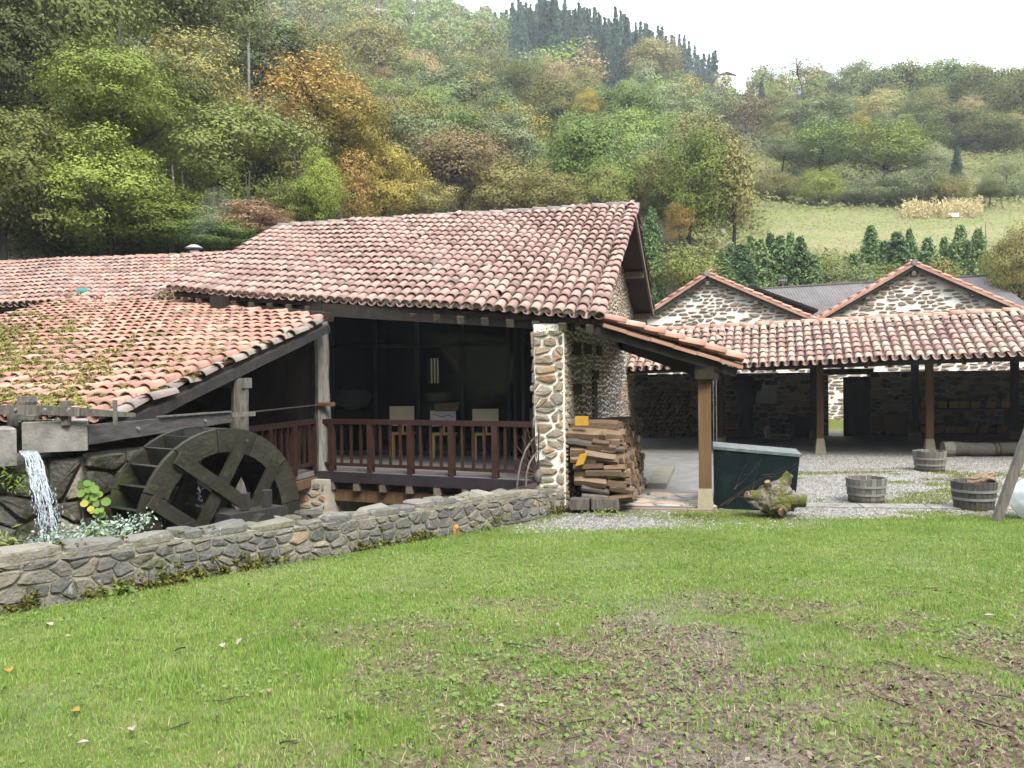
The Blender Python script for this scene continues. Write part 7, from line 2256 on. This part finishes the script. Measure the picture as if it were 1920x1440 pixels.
for s_ in spots_:
    px, py = s_[:2]; d = 9.05 + Rn.uniform(-.06, .06) - (py-905)*.0016
    c = P(px, py, d); r = Rn.uniform(.035, .052) if py < 950 else Rn.uniform(.025, .04)
    N_ = V3((Rn.gauss(.1, .3), -1, Rn.gauss(.5, .35))).normalized(); X = N_.cross(UP).normalized(); Y = X.cross(N_)
    v = [c + N_*-.006] + [c + X*r*math.cos(a)*Rn.uniform(.92, 1.05) + Y*r*math.sin(a)*Rn.uniform(.92, 1.05) for a in [2*PI*i/10 for i in range(10)]]
    f = [(0, 1+i, 1+(i+1) % 10) for i in range(10)]
    put('leaf', new_mesh('leaf', [q - ROOT[nas] for q in v], f, M_nasty if len(s_) > 2 else M_nast, True), nas)
m = MB()
for ch in ([(150, 905), (165, 925), (175, 955), (185, 985), (195, 1010)], [(170, 905), (185, 935), (180, 965), (175, 1000)]):
    m.tube([P(a, b, 9.12-(b-905)*.0016) for a, b in ch], .005, 5)
m.build('stem', M_nast, nas)
def sprig(name, label, spots, m_, leaf, n, cat='plant', spread=.07, asp=.5, up=.4, group=None, seed=1):
    R = np.random.default_rng(seed)
    c0 = spots[0]
    t = thing(name, label, cat, c0, group)
    C = np.concatenate([np.array(s)[None] + R.normal(size=(n, 3))*np.array([spread, spread, spread*.7]) for s in spots])
    nn = R.normal(size=C.shape)*.6 + np.array([0, -.5, up]); nn /= np.linalg.norm(nn, axis=1, keepdims=True)
    v, f = leaf_quads(C, nn, leaf, R, asp)
    put('leaves', big_mesh('leaves', v - np.array(c0), f, m_), t, 'stuff')
    return t
M_silver = mat('silvery_ivy_leaf', [(0, (.10, .16, .10)), (.5, (.24, .32, .25)), (1, (.46, .52, .45))], scale=5, rnd=.8, transl=.2)
sprig('silver_ivy', 'silvery variegated ivy spilling over the back of the low wall at left', [P(60+i*12.5, 1018 - i*2.5, 7.75+.05*i) for i in range(18)], M_silver, .045, 34, spread=.075, seed=3)
sprig('silver_ivy', 'small silvery sprig on the wall top left of the wheel', [P(228, 998, 8.15), P(240, 994, 8.2), P(256, 1000, 8.25)], M_silver, .04, 20, spread=.05, seed=4)
sprig('wall_fern', 'dark green ferns growing on the wet abutment left of the falling water', [P(20, 900, 8.55), P(38, 905, 8.6), P(12, 880, 8.5), P(30, 915, 8.55)], LEAF['fresh'], .06, 40, spread=.09, asp=.25, seed=5)
sprig('wall_fern', 'bright green fern tuft at the foot of the abutment at the left edge', [P(6, 1012, 7.9), P(20, 1018, 7.9)], LEAF['lime'], .09, 30, spread=.07, asp=.2, seed=6)
sprig('wall_weed', 'tiny lime green weed on the wall top in front of the wheel', [P(320, 993, 8.4), P(330, 996, 8.4)], LEAF['lime'], .03, 14, spread=.035, seed=7)
q = PV(228, wA, wd); sprig('wall_foot_weed', 'broad leaved green weed beside the black drain pipe', [V3((q.x+.03, q.y-.12, gz(q.x, q.y-.15)+.05))], LEAF['fresh'], .12, 16, spread=.05, asp=.4, up=.9, seed=8)
m_sp = []
for i in range(40):
    uu = Rn.uniform(u0, wl_len); q = wA + wd*uu - wn*Rn.uniform(.06, .2); m_sp.append((V3((q.x, q.y, gz(q.x, q.y)+.02))))
o = sprig('wall_foot_weed', 'fringe of low weeds along the foot of the low wall', m_sp, LEAF['fresh'], .055, 14, spread=.06, asp=.4, up=.8, seed=9)
sprig('ivy', 'tuft of green ivy at the foot of the stone pillar where the low wall ends', [V3((PA.x+.15, PA.y-.2, .42)), V3((PA.x+.2, PA.y-.15, .2)), V3((PA.x+.25, PA.y-.2, .06))], LEAF['fresh'], .05, 26, spread=.07, seed=10)
sprig('hanging_moss', 'dull moss hanging at the top of the stone pillar under the eave', [V3(tuple((PA+PB)/2 - SS*.05 + UP*(zt-.10))), V3(tuple(PB - SS*.05 + UP*(zt-.12))), V3(tuple((PA*.3+PB*.7) - SS*.05 + UP*(zt-.2)))], M_moss, .03, 60, spread=.09, seed=11)
wg_ = []
for i in range(26): wg_.append(PZ(1075 + 270*Rn.random(), 962 + 8*Rn.random(), .03))
sprig('kerb_weed', 'low green weeds along the kerb in front of the porch', wg_, LEAF['fresh'], .045, 14, spread=.06, up=.9, seed=12)

# ---------------------------------------------------------------- smoke and haze

def vol(name, label, mb, col, dens, noise_=None, loc=None):
    m = bpy.data.materials.new(name+'_air'); m.use_nodes = True
    t = m.node_tree; t.nodes.clear()
    o_ = t.nodes.new('ShaderNodeOutputMaterial'); pv = t.nodes.new('ShaderNodeVolumePrincipled')
    pv.inputs['Color'].default_value = (*col, 1); pv.inputs['Density'].default_value = dens; pv.inputs['Anisotropy'].default_value = 0.0
    t.links.new(pv.outputs[0], o_.inputs['Volume'])
    o = mb.build(name, m, None, 'stuff', label)
    return o
vol('haze', 'pale autumn haze in the valley air', MB().box(V3((0, 125, 95)), V3((430, 0, 0)), V3((0, 330, 0)), V3((0, 0, 102))), (.86, .92, 1.0), HAZE)
m = MB()
sp0 = [P(367, 456, 24.4), P(372, 436, 24.5), P(384, 412, 24.7), P(404, 385, 25.0), P(428, 362, 25.3)]
m.tube(sp0, [.12, .30, .42, .55, .35], 12)
vol('smoke', 'thin bluish smoke drifting up from the flue cap', m, (.9, .95, 1.0), .045)
print('objects', len(bpy.data.objects), 'tris', sum(len(m.loops)-2*len(m.polygons) for m in bpy.data.meshes))
